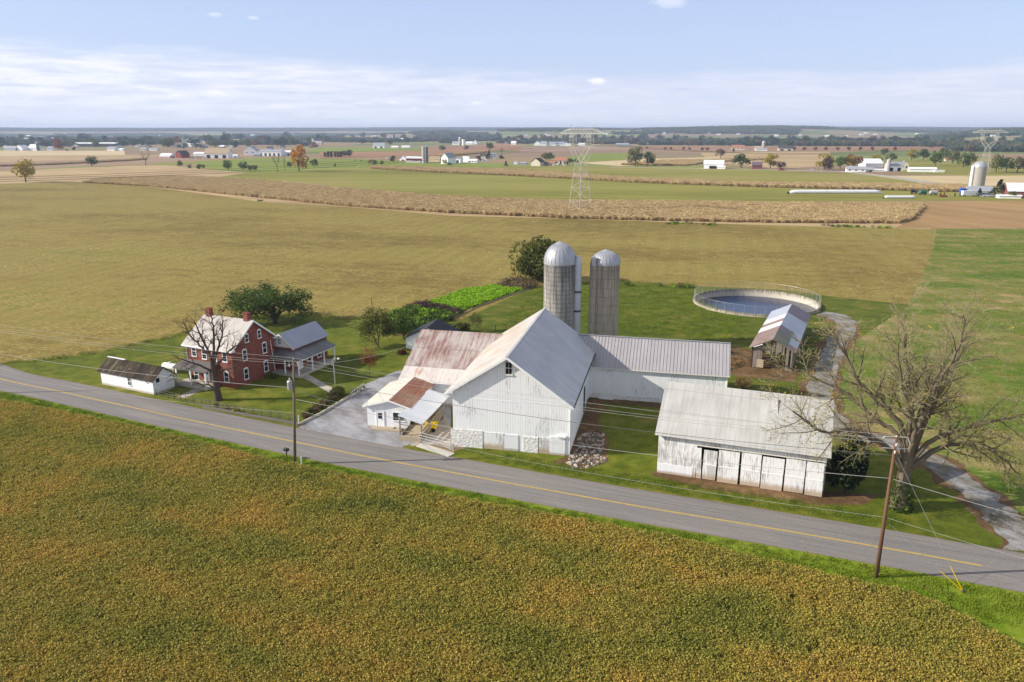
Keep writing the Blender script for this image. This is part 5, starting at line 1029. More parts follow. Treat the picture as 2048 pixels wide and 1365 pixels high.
wl = [Vector(G(598, 851)), Vector(G(640, 830)), Vector(G(690, 800)), Vector(G(728, 778))]; t = thing('drive_wall', 'low concrete curb wall edging the gravel drive', 'wall', (wl[0].x, wl[0].y, 0)); m_ = MB()
for a, b in zip(wl[:-1], wl[1:]): m_.bar((a.x - wl[0].x, a.y - wl[0].y, .14), (b.x - wl[0].x, b.y - wl[0].y, .14), .22, .3)
m_.build('curb', M['concrete_flat'], t)
rail_fence('short white picket fence at the top of the gravel drive', [(703, 796), (728, 779)], 9, 1.0, (.3, .8), 'cream_trim', .025)
def post(px, py, h, m, label, w=.12, name='fence_post', group=None):
    x, y = G(px, py); o = MB().tube([(0, 0, 0), (.03, 0, h * .6), (.05, 0, h)], [w * .6, w * .5, w * .45], 7).build(name, M[m]); o.location = (x, y, 0); return props(o, label, 'post', group)
post(597.5, 850, 1.3, 'cream_trim', 'white corner post where the front fence meets the drive', .14)
post(702, 797, 1.25, 'galvanised', 'grey gate post at the lower end of the short picket fence')
for px, py, h, m, lb in ((991, 664, 1.35, 'dark_wood', 'dark fence post left of the leaning pair behind the barn'), (1011, 668, 1.7, 'dark_wood', 'tall dark leaning fence post behind the barn roof'), (1020, 664, 1.6, 'grey_wood', 'pale fence post rightmost behind the barn roof'), (920, 628, 1.4, 'dark_wood', 'dark corner post at the end of the dry weeds'), (965, 612, 1.1, 'dark_wood', 'short post midway along the garden bed'), (852, 652, 1.1, 'dark_wood', 'short post by the tangle of garden weeds'), (1955, 459, 2.0, 'grey_wood', 'lone post on the far edge of the hay field'), (603, 930, 1.0, 'white_trim', 'white marker stake beside the left utility pole')): post(px, py, h, m, lb)
x, y = G(747, 652); t = thing('antenna_pole', 'tall thin rusty pole rising behind the small orchard tree', 'pole', (x, y, 0)); MB().tube([(0, 0, 0), (-.15, 0, HT(747, 652, 596))], .06, 6).build('mast', M['dark_wood'], t)
gf = [Vector(G(*p)) for p in ((868, 655), (920, 632), (960, 613), (1044, 583), (1062, 577))]; t = thing('garden_curb', 'thin pale edging line along the garden bed', 'edging', (gf[0].x, gf[0].y, 0)); m_ = MB()
for a, b in zip(gf[:-1], gf[1:]): m_.bar((a.x - gf[0].x, a.y - gf[0].y, .1), (b.x - gf[0].x, b.y - gf[0].y, .1), .16, .2)
m_.build('edging', M['grey_wood'], t)
# ================================================================ utility poles, lamp, wires
def top_of(pxb, pyb, pxt, pyt):
    x, y = G(pxb, pyb); h = HT(pxb, pyb, pyt); d = y * CT - (h - CAMH) * ST; return Vector(((pxt - CX) / FPX * d, y, h))
def utility_pole(label, base, top, m):
    t = thing('utility_pole', label, 'utility pole', (base.x, base.y, 0)); v = top - base
    MB().tube([(0, 0, 0), tuple(v * .5), tuple(v)], [.17, .15, .11], 12).build('shaft', M[m], t, True); return t, v
flat('pole_grey', (116, 106, 92), .9, .25, 4); flat('pole_brown', (112, 82, 62), .9, .25, 4)
bL = Vector((*G(590, 929), 0)); tL = top_of(590, 929, 587, 718); bR = Vector((*G(1752, 1156), 0)); tR = top_of(1752, 1156, 1793, 874)
pL, vL = utility_pole('weathered grey utility pole with a transformer left of centre', bL, tL, 'pole_grey'); pR, vR = utility_pole('brown leaning utility pole in front of the huge bare tree', bR, tR, 'pole_brown')
# pole just outside the picture on the left, its shadow crosses the road
tip = Vector((*G(192, 782), 0)); hd = Vector((-math.cos(SUN_AZ), -math.sin(SUN_AZ), 0)); bF = tip - hd * (12.2 / math.tan(SUN_EL)); tF = bF + Vector((0, 0, 12.2)); pF, vF = utility_pole('utility pole beyond the left edge casting a shadow on the road', bF, tF, 'pole_grey')
def pole_at(b, v, z): return v * (z / v.z)
q = pole_at(bL, vL, 9.6); tr_ = MB().lathe([(.02, -.55), (.27, -.55), (.29, -.45), (.29, .4), (.22, .5), (.02, .52)], 16, (q.x - .42, q.y - .1)); o = tr_.build('transformer', M['galvanised'], pL); o.location.z = q.z - .2
MB().tube([(q.x - .42, q.y - .1, q.z + .3), (q.x - .42, q.y - .1, q.z + .6)], .06, 8).build('bushing', M['cream_trim'], pL)
MB().bar((q.x - .42, q.y - .1, q.z - .2), (q.x, q.y, q.z - .2), .08).build('bracket', M['iron'], pL)
dirR = (bR - bL).normalized(); perp = Vector((-dirR.y, dirR.x, 0))
def pins(t, v, zs):
    for z, off in zs: q = pole_at(None, v, z); MB().bar(tuple(q), tuple(q + perp * off + Vector((0, 0, .12))), .05).build('insulator_arm', M['iron'], t); MB().tube([tuple(q + perp * off + Vector((0, 0, .08))), tuple(q + perp * off + Vector((0, 0, .3)))], .06, 8).build('insulator', M['cream_trim'], t)
pins(pL, vL, [(vL.z - .75, -.7), (vL.z - .95, .7), (vL.z - .25, .02)])
pins(pR, vR, [(vR.z - .6, -.7), (vR.z - .8, .7), (vR.z - .2, .02), (vR.z - 1.3, -.5)])
m_ = MB(); q = pole_at(None, vR, vR.z - .15); q2 = pole_at(None, vR, vR.z - 1.05); m_.tube([q + perp * -1.0 * 0 + Vector((-1.1, 0, .05)), q + Vector((-.9, 0, .2)), q + Vector((.9, 0, .1)), q + Vector((1.15, 0, -.4)), q2 + Vector((1.1, 0, 0)), q2 + Vector((-1.0, 0, .1))], .028, 5); m_.build('cable_loop', M['cream_trim'], pR)
def cable(label, a, b, sag, rad=.013, m='wire', group=None, name='power_line'):
    pts = [Vector(a).lerp(Vector(b), i / 24) - Vector((0, 0, sag * 4 * (i / 24) * (1 - i / 24))) for i in range(25)]; o = MB().tube([p - pts[0] for p in pts], rad, 5, False).build(name, M[m]); o.location = pts[0]; return props(o, label, 'cable', group)
def at(b, v, z, off=0.0, dz=0.0): return b + v * (z / v.z) + perp * off + Vector((0, 0, dz))
zl, zr_ = vL.z, vR.z
grp = 'wires along the road'
cable('topmost wire between the two roadside poles', at(bL, vL, zl, 0, .1), at(bR, vR, zr_, 0, .1), .7, .013, 'wire', grp)
cable('near wire of the upper pair between the two roadside poles', at(bL, vL, zl - .7, -.7, .3), at(bR, vR, zr_ - .6, -.7, .3), .7, .013, 'wire', grp)
cable('far wire of the upper pair between the two roadside poles', at(bL, vL, zl - .9, .7, .3), at(bR, vR, zr_ - .8, .7, .3), .8, .013, 'wire', grp)
cable('neutral wire slung below the upper wires between the poles', at(bL, vL, zl - 2.0), at(bR, vR, zr_ - 1.6), .9, .022, 'wire_dark', grp)
cable('thick pale telephone cable between the two roadside poles', at(bL, vL, zl - 4.6), at(bR, vR, zr_ - 3.6), .9, .02, 'wire', grp)
cable('lowest thin cable between the two roadside poles', at(bL, vL, zl - 5.8), at(bR, vR, 5.6), 1.0, .013, 'wire', grp)
cable('topmost wire running left from the transformer pole', at(bL, vL, zl, 0, .1), tF + Vector((0, 0, .1)), .6, .013, 'wire', grp)
cable('near wire of the upper pair running left off the picture', at(bL, vL, zl - .7, -.7, .3), tF + Vector((0, -.7, -.5)), .7, .013, 'wire', grp)
cable('far wire of the upper pair running left off the picture', at(bL, vL, zl - .9, .7, .3), tF + Vector((0, .7, -.7)), .7, .013, 'wire', grp)
cable('thick telephone cable running left past the farmhouse tree', at(bL, vL, zl - 3.3), tF + Vector((0, 0, -3.8)), .9, .02, 'wire', grp)
cable('lowest thin cable running left along the road edge', at(bL, vL, zl - 6.2), tF + Vector((0, 0, -6.5)), 1.1, .014, 'wire', grp)
nxt = Vector((76, 27, 0))
cable('telephone cable running right from the brown leaning pole', at(bR, vR, zr_ - 3.6), nxt + Vector((0, 0, 8.5)), 1.2, .02, 'wire', grp)
cable('thin lower cable running right from the brown leaning pole', at(bR, vR, 5.6), nxt + Vector((0, 0, 6.0)), 1.2, .013, 'wire', grp)
mk = milk.matrix_basis if False else Matrix.Translation(milk.location) @ Matrix.Rotation(milk.rotation_euler.z, 4, 'Z')
cable('service drop from the transformer pole to the milk house', at(bL, vL, zl - 3.4), mk @ Vector((-.2, 1.0, 3.0)), .7, .026, 'wire', 'service wires')
xl, yl = G(672, 786); lh = HT(672, 786, 718)
lp = thing('lamp_pole', 'slim grey pole with yard lamp and meter box on the side lawn', 'lamp post', (xl, yl, 0)); MB().tube([(0, 0, 0), (-.12, 0, lh)], [.08, .06], 8).build('shaft', M['galvanised'], lp); MB().box(-.36, -.16, -.12, .12, lh - .95, lh - .35).build('meter_box', M['galvanised'], lp)
MB().tube([(-.12, 0, lh - .1), (.2, 0, lh + .1), (.6, 0, lh + .1)], .03, 6).build('lamp_arm', M['galvanised'], lp); MB().lathe([(.02, .12), (.12, .1), (.2, -.05), (.02, -.1)], 12).build('lamp_shade', M['cream_trim'], lp).location = (.65, 0, lh + .02)
lt = Vector((xl - .12, yl, lh)); cable('service wire from the transformer pole to the lamp pole', at(bL, vL, zl - 1.2), lt, .5, .018, 'wire', 'service wires'); cable('upper service wire passing the lamp pole toward the barn', at(bL, vL, zl - .9), lt + Vector((11, 6, .6)), .6, .018, 'wire', 'service wires')
# guy wires with yellow guards
ga = Vector((*G(1926, 1184), 0)); gn = thing('guy_wires', 'pair of guy wires with yellow guards anchored on the right verge', 'guy wire', (ga.x, ga.y, 0))
for z in (zr_ - 1.2, 5.4):
    d = at(bR, vR, z) - ga; MB().tube([(0, 0, 0), tuple(d)], .014, 5).build('wire', M['wire'], gn); d1 = d.normalized() * 2.4; MB().tube([tuple(d1 * .05), tuple(d1)], .04, 6).build('guard', M['yellow_paint'], gn)
MB().box(-.15, .15, -.15, .15, -.02, .15).build('anchor', M['iron'], gn)
x, y = G(574, 918); mx = thing('mailbox', 'black roadside mailbox on a thin post by the left utility pole', 'mailbox', (x, y, 0), math.atan2(dirR.y, dirR.x))
MB().box(-.05, .05, -.05, .05, 0, 1.0).build('post', M['dark_wood'], mx); MB().extr([(-.3, -.16, 1.0), (-.3, .16, 1.0), (-.3, .16, 1.2), (-.3, .09, 1.31), (-.3, -.09, 1.31), (-.3, -.16, 1.2)], (.6, 0, 0)).build('box', M['black_plastic'], mx); MB().box(.1, .24, -.19, -.165, 1.15, 1.35).build('flag', M['black_plastic'], mx)
# ================================================================ distant trees (shared meshes)
def crown_mesh(kind, m, seed, n=900):
    r = np.random.default_rng(seed); Cs = []; nb = {'round': 20, 'spread': 20, 'cone': 24, 'column': 16, 'bush': 12, 'tall': 20}.get(kind, 20)
    for k in range(nb):
        a = r.uniform(0, 6.28); t = (k + .5) / nb
        if kind in ('cone',): z = .08 + .88 * t; q = .46 * (1 - t) ** .85 * r.uniform(.5, 1); rad = .05 + .13 * (1 - t)
        elif kind == 'column': z = .1 + .82 * t; q = .12 * r.uniform(0, 1); rad = .17 * (1 - .5 * abs(t - .4))
        elif kind == 'tall': z = .2 + .68 * t; q = .36 * math.sqrt(r.uniform(0, 1)) * (1.15 - .7 * abs(t - .45)); rad = r.uniform(.11, .18)
        elif kind == 'bush': z = r.uniform(.15, .7); q = .34 * math.sqrt(r.uniform(0, 1)); rad = r.uniform(.14, .24)
        else: z = .3 + .56 * r.uniform(0, 1); q = .38 * math.sqrt(r.uniform(0, 1)) * (1.1 - .9 * max(0, (z - .55))); rad = r.uniform(.12, .19)
        c = np.array([q * math.cos(a), q * math.sin(a), z]); v = r.normal(size=(n // nb, 3)); v /= np.linalg.norm(v, axis=1)[:, None]; v *= (r.uniform(.5, 1.08, len(v)) ** .6)[:, None]; Cs.append(c + v * rad)
    C = np.concatenate(Cs); C = C[C[:, 2] > .02]; o = np_quads('crown', leaf_quads(C, .062 if kind != 'column' else .05, r, .35, 1.3), M[m], False); me = o.data; bpy.data.objects.remove(o); return me
def trunk_mesh(kind, m, seed):
    r = random.Random(seed); b = MB(); b.tube([(0, 0, -.02), (.01, 0, .2), (0, .01, .42)], [.035, .025, .016], 6, False)
    for k in range(6): a = k * 1.05; b.tube([(0, 0, .2 + .02 * k), (.12 * math.cos(a), .12 * math.sin(a), .38), (.26 * math.cos(a), .26 * math.sin(a), .56)], [.016, .01, .004], 4, False)
    o = b.build('trunk', M[m]); me = o.data; bpy.data.objects.remove(o); return me
def bare_mesh(seed):
    r = random.Random(seed); mb = (MB(), MB()); tp = []; P = dict(seg=[.15, .1, .08], wig=[.12, .22, .25], up=[.05, .06, .03], tap=.3, sides=[5, 4, 3], nch=[6, 5], t0=[.3, .2], ang=[38, 42], lr=[.5, .5], rr=.5, rmin=.003, split=9, leaflev=9)
    for k in range(4): a = k * 1.57 + r.uniform(-.4, .4); d = Vector((math.cos(a) * .5, math.sin(a) * .5, 1)); grow(mb, tp, Vector((0, 0, .25)), d, .62, .014, 0, P, r)
    mb[0].tube([(0, 0, -.02), (0, 0, .3)], [.03, .018], 6, False); o = mb[0].build('branches', M['bark_dark']); me = o.data; bpy.data.objects.remove(o); return me
CR = {}
def get_crown(kind, m, v=0):
    k = (kind, m, v)
    if k not in CR: CR[k] = crown_mesh(kind, m, abs(hash(kind)) % 50 * 0 + len(kind) * 7 + v * 13 + len(m))
    return CR[k]
TR = trunk_mesh('t', 'bark_dark', 3); BARE = [bare_mesh(1), bare_mesh(2)]
trr = random.Random(99)
def far_tree(px, py, wp, hp, kind, m, label, group=None, name=None, v=None):
    x, y, z = GT(px, py); k = mpp(x, y, z); w, h = wp * k, hp * k; nm = name or {'cone': 'conifer', 'column': 'columnar_cedar', 'bush': 'bush', 'bare': 'bare_tree'}.get(kind, 'broadleaf_tree')
    t = thing(nm, label, 'bush' if kind == 'bush' else 'tree', (x, y, z), trr.uniform(0, 6.28), group); wk = {'column': 2.6, 'cone': 1.05, 'tall': 1.1, 'bush': 1.1}.get(kind, 1.0); t.scale = (w * wk, w * wk, h)
    if kind == 'bare':
        o = bpy.data.objects.new('branches', BARE[trr.randrange(2)]); link(o); o.parent = t; t.scale = (w * 1.0, w * 1.0, h); return t
    c = bpy.data.objects.new('crown', get_crown(kind, m, trr.randrange(3) if v is None else v)); link(c); c.parent = t
    if kind not in ('bush', 'column'): q = bpy.data.objects.new('trunk', TR); link(q); q.parent = t
    return t
for a in ((52, 365, 46, 46, 'round', 'leaf_yellow', 'lone yellow green tree at the left edge of the green field'), (184, 334, 25, 22, 'round', 'leaf_dark', 'small dark round tree on the ploughed strip at left'), (292, 331, 26, 28, 'bare', None, 'thin rusty nearly bare tree right of the small dark round tree'), (598, 343, 36, 53, 'tall', 'leaf_gold', 'brilliant golden autumn tree in the meadow'),
          (119, 308, 21, 25, 'tall', 'leaf_rust', 'rust coloured tree standing before the long dark roofed building'), (150, 307, 9, 9, 'round', 'leaf_blue', 'small dark green tree right of the rust coloured tree'), (135, 307.5, 8, 4, 'bush', 'leaf_olive', 'low bush right of the rust coloured tree'), (555, 345, 24, 38, 'bare', None, 'tall bare tree leaning left of the golden tree'), (570, 344.5, 14, 34, 'bare', None, 'slim bare tree just left of the golden tree'), (580, 337, 13, 15, 'round', 'leaf_olive', 'small round tree tucked behind the golden tree'), (628, 335, 18, 17, 'round', 'leaf_mid', 'dark round meadow tree right of the golden tree'), (670, 333.5, 6, 7, 'bush', 'leaf_olive', 'tiny bush alone in the meadow'),
          (700, 314, 18, 15, 'round', 'leaf_blue', 'dark tree at the right end of the columnar hedge'), (688, 315, 12, 14, 'round', 'leaf_dark', 'dark tree second from the right end of the columnar hedge'), (740, 331, 8, 12, 'round', 'leaf_brown', 'brownish small tree left of the corn band end'), (750, 332, 13, 14, 'round', 'leaf_olive', 'olive tree at the left end of the far corn band'), (764, 330.5, 10, 9, 'round', 'leaf_mid', 'small tree just beyond the left end of the far corn'), (787, 325, 15, 14, 'round', 'leaf_dark', 'dark tree left of the distant white dairy barn'),
          (884, 303, 16, 11, 'round', 'leaf_mid', 'twin crowned tree on the brown field behind the twin silos'), (933, 300.5, 13, 9, 'round', 'leaf_purple', 'small purplish tree on the brown field'), (979, 301.5, 18, 17, 'round', 'leaf_dark', 'large dark tree on the edge of the brown field'), (1012, 333.5, 9, 12, 'cone', 'leaf_blue', 'small dark cone shaped evergreen on the green field'), (978, 318, 14, 17, 'cone', 'leaf_blue', 'tall dark evergreen between the distant farmhouses'), (958, 324, 13, 12, 'round', 'leaf_purple', 'purple leaved tree beside the distant farmhouse'), (1003, 318, 12, 9, 'bush', 'leaf_dark', 'dark bushy clump right of the distant farmhouses'), (1003, 316, 14, 22, 'bare', None, 'bare tree right of the distant farmhouses'),
          (890, 331, 10, 12, 'round', 'leaf_yellow', 'yellowish tree in front of the distant white barn gable'), (899, 330.5, 14, 6, 'bush', 'leaf_olive', 'bushes at the foot of the distant white barn'), (1270, 332.5, 32, 38, 'tall', 'leaf_olive', 'larger olive tree of the pair by the pale tongue'), (1296, 332, 29, 30, 'round', 'leaf_dark', 'dark round tree of the pair by the pale tongue'), (1441, 317, 22, 20, 'round', 'leaf_brown', 'brownish tree above the distant long white barn'), (1482, 337, 37, 28, 'round', 'leaf_dark', 'broad dark tree right of the distant long white barn'), (1541, 337, 34, 29, 'round', 'leaf_yellow', 'yellow tree right of the small red brick house'), (1562, 339.5, 20, 16, 'round', 'leaf_purple', 'dark purple round tree beside the yellow tree'),
          (1092, 322, 26, 16, 'round', 'leaf_olive', 'olive trees behind the beige gabled house'), (1100, 323, 20, 17, 'round', 'leaf_dark', 'dark tree behind the beige gabled house'), (1121, 331.5, 6, 10, 'cone', 'leaf_blue', 'narrow evergreen in front of the terracotta roofed house'), (1132, 331, 10, 10, 'bush', 'leaf_dark', 'dark shrub right of the terracotta roofed house'), (1150, 328, 14, 10, 'round', 'leaf_dark', 'dark tree behind the pylon legs'), (1139, 327, 14, 10, 'round', 'leaf_mid', 'green tree just left of the pylon waist'),
          (1648, 340, 34, 32, 'round', 'leaf_yellow', 'yellow green tree at the left of the distant farm grove'), (1656, 342, 23, 27, 'tall', 'leaf_purple', 'dark tree in front of the distant farm grove'), (1680, 338, 28, 26, 'round', 'leaf_mid', 'mid green tree in the distant farm grove'), (1708, 337, 34, 28, 'round', 'leaf_rust', 'rust red topped tree in the distant farm grove'), (1695, 338, 26, 26, 'round', 'leaf_yellow', 'golden green tree in the distant farm grove'), (1752, 327, 26, 18, 'round', 'leaf_yellow', 'yellow green tree behind the distant big white barn'), (1768, 312, 20, 15, 'round', 'leaf_mid', 'green tree far behind the distant big white barn'), (1782, 324, 24, 18, 'round', 'leaf_olive', 'olive tree behind the short far silo'),
          (1998, 393.5, 34, 34, 'cone', 'needle', 'big dark spruce in front of the leaning far silo farm'), (1958, 394.5, 14, 18, 'cone', 'needle', 'smaller dark spruce before the grey shed roof'), (2024, 397, 15, 15, 'round', 'leaf_mid', 'round green shrub tree right of the big spruce'), (2043, 395, 10, 14, 'cone', 'leaf_mid', 'small cone shrub at the right picture edge'), (1909.5, 393.5, 4, 8, 'cone', 'needle', 'tiny clipped evergreen left of the blue tarp'), (1920, 393.5, 4, 8, 'cone', 'needle', 'tiny clipped evergreen touching the blue tarp'), (1881, 391.5, 4, 7, 'cone', 'leaf_red', 'tiny reddish shrub left of the red implement'), (1888, 391, 4, 7, 'cone', 'leaf_red', 'tiny reddish shrub behind the red implement'), (516, 402, 15, 20, 'bare', None, 'small bare shrub at the front edge of the corn'), (520, 403, 12, 4, 'bush', 'leaf_dark', 'low dark brush under the small bare shrub'),
          (1846, 321.5, 28, 23, 'round', 'leaf_dark', 'broad dark tree of the far green row'), (1871, 332, 27, 29, 'round', 'leaf_mid', 'round tree standing forward in the far green row'), (1905, 327.5, 28, 28, 'round', 'leaf_olive', 'olive tree by the small tan house in the far row'), (1926, 335.5, 26, 29, 'tall', 'leaf_mid', 'tall green tree left of the leaning far silo'), (1823, 321, 24, 23, 'round', 'leaf_yellow', 'yellowish tree at the left end of the far green row'), (1940, 331, 24, 26, 'round', 'leaf_olive', 'olive tree just left of the second pylon'), (1890, 318, 26, 22, 'round', 'leaf_mid', 'green tree behind the small tan house'), (1992, 345, 32, 36, 'round', 'leaf_olive', 'olive tree right of the second pylon'), (2012, 346, 32, 30, 'round', 'leaf_dark', 'dark tree of the right edge thicket'), (2034, 345, 34, 32, 'round', 'leaf_brown', 'brownish tree of the right edge thicket'), (2056, 346, 34, 32, 'round', 'leaf_mid', 'green tree at the end of the right edge thicket')):
    far_tree(*a)
for i, (px, py, w, h) in enumerate(((650, 315, 6, 10), (657, 315, 6, 12), (663.5, 315, 6, 12), (670, 315, 6, 12), (676, 315, 6, 12), (682, 315, 6, 12))): far_tree(px, py, w, h, 'column', 'leaf_blue', ('shortest clipped column at the left of the columnar hedge', 'columnar cedar second from left in the hedge', 'columnar cedar third from left in the hedge', 'columnar cedar fourth from left in the hedge', 'columnar cedar fifth from left in the hedge', 'columnar cedar next to the dark trees of the hedge')[i], 'columnar hedge in the meadow', v=0)
for px, py, w, h in ((1294, 299, 6, 5), (1330, 300.5, 7, 6), (1341, 300.5, 7, 6), (1367, 301, 8, 7), (1379, 301.5, 8, 6), (1405, 303.5, 9, 7), (1415, 304, 8, 7), (1466, 305.5, 8, 8), (1588, 303.5, 10, 9), (1609, 303.5, 9, 8), (1630, 303.5, 9, 8), (1652, 303.5, 9, 8), (1675, 304, 9, 8), (1697, 304, 10, 8), (1720, 304, 9, 8), (1744, 304.5, 10, 8), (1790, 305, 9, 8)): far_tree(px, py, w, h, 'round', 'leaf_red', 'one of the small round dark red trees dotted along the rusty brown field', 'row of round red trees', 'red_tree', 1)
hedge_l = ('first hedgerow bush from the left below the red barn', 'second low hedgerow bush below the red barn', 'third hedgerow bush below the white hip roofed barn', 'fourth hedgerow bush, a slim one', 'large hedgerow bush left of the bare trees', 'bare hedgerow bush beside the large one', 'dark hedgerow bush before the meadow', 'dull green hedgerow bush near the meadow', 'last hedgerow bush left of the bare trees')
for i, a in enumerate(((360, 335, 14, 14, 'round', 'leaf_olive'), (378, 337, 11, 9, 'bush', 'leaf_brown'), (398, 338.5, 14, 12, 'bush', 'leaf_mid'), (407, 339, 8, 10, 'round', 'leaf_olive'), (457, 341, 22, 21, 'round', 'leaf_mid'), (464, 341, 12, 17, 'bare', None), (486, 342, 19, 19, 'round', 'leaf_dark'), (501, 343, 15, 15, 'round', 'leaf_olive'), (511, 343, 11, 15, 'round', 'leaf_brown'))): far_tree(*a, hedge_l[i], 'hedgerow bushes at left')
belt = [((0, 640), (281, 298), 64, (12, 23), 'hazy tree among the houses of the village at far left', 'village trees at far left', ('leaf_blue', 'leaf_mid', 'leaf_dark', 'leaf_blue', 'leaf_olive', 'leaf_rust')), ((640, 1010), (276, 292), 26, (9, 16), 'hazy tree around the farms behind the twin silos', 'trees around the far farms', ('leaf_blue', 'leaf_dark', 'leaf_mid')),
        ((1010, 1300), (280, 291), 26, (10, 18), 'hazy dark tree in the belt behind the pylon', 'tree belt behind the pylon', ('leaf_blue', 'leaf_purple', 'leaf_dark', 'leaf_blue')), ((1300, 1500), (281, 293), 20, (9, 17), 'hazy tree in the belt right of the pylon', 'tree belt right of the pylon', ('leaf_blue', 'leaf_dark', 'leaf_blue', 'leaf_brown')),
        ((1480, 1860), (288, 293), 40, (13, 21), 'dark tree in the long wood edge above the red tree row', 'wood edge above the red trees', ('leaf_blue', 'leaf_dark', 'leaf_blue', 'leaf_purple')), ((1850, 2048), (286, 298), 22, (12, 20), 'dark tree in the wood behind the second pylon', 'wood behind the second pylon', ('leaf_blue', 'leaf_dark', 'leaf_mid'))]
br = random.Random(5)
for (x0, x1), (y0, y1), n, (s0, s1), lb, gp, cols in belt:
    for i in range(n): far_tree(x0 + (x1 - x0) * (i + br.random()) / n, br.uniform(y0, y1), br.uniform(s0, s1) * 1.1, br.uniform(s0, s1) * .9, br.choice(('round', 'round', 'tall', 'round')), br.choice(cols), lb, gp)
# ================================================================ far woods (uncountable)
leafmat('leaf_hazy', [(62, 76, 66), (86, 98, 84), (112, 118, 98)], .05, .4)  # distance haze mixed into the leaf colour as a pale tint
clump = []
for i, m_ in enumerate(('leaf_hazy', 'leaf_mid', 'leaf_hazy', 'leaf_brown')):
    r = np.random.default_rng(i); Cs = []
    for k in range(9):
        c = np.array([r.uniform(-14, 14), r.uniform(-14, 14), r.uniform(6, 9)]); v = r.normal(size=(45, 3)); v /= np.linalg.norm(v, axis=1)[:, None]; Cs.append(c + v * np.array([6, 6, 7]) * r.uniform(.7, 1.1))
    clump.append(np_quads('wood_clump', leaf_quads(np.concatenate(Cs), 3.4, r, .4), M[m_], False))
def wood(px0, px1, r0, r1, dens, smin, smax, label, seed, thr=None, step=90, fr=900.0):
    vs = []; fs = []; nx = max(2, int((px1 - px0) / 1535 * (r0 + r1) / 2 / step)); ny = max(1, int((r1 - r0) / step))
    for i in range(nx + 1):
        a = math.atan((px0 + (px1 - px0) * i / nx - CX) / FPX * 1.03)
        for j in range(ny + 1): r = r0 + (r1 - r0) * j / ny; x, y = r * math.sin(a), r * math.cos(a); vs.append((x, y, terr(x, y) + .1))
    for i in range(nx):
        for j in range(ny):
            k = i * (ny + 1) + j; c = vs[k]
            if thr is None or mnoise.noise((c[0] / fr, c[1] / fr, seed)) > thr: fs.append((k, k + ny + 1, k + ny + 2, k + 1))
    P = [vs]; o = scatter('wood', [(0, 0), (1, 0), (0, 1)], 0, clump, dens, smin, smax, seed, label, 'wood', None, .05, True)
    me = bpy.data.meshes.new('wood'); me.from_pydata(vs, [], fs); o.data = me; return o
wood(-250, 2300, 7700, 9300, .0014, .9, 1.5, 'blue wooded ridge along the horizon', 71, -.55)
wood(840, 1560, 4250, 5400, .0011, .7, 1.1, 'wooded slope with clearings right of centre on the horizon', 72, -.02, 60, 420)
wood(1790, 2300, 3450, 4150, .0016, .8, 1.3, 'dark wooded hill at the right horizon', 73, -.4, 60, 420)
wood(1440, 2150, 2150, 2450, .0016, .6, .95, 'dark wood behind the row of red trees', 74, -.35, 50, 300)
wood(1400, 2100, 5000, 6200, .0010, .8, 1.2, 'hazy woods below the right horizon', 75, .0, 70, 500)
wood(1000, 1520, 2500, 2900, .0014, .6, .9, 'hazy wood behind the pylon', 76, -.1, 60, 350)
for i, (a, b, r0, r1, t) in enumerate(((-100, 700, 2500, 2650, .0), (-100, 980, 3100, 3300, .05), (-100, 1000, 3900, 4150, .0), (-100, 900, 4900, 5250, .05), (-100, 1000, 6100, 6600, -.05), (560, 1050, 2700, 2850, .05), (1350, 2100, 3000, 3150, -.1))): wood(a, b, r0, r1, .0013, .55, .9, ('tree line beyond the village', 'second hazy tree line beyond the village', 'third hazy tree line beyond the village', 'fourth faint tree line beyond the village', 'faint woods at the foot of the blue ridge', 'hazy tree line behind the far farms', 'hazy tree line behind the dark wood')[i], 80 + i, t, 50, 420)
for i, (a, b, r0, r1, d, t, lb) in enumerate(((-120, 640, 2250, 2900, .0015, .08, 'mixed trees massed through the far left village'), (640, 1020, 2500, 3200, .0014, .1, 'trees massed around the hazy farms'), (1020, 1500, 2200, 2800, .0016, .1, 'mixed tree belt beyond the pylon fields'), (1850, 2150, 1650, 2150, .0018, -.05, 'trees massed behind the second pylon'))): wood(a, b, r0, r1, d, .5, .85, lb, 95 + i, t, 30, 260)
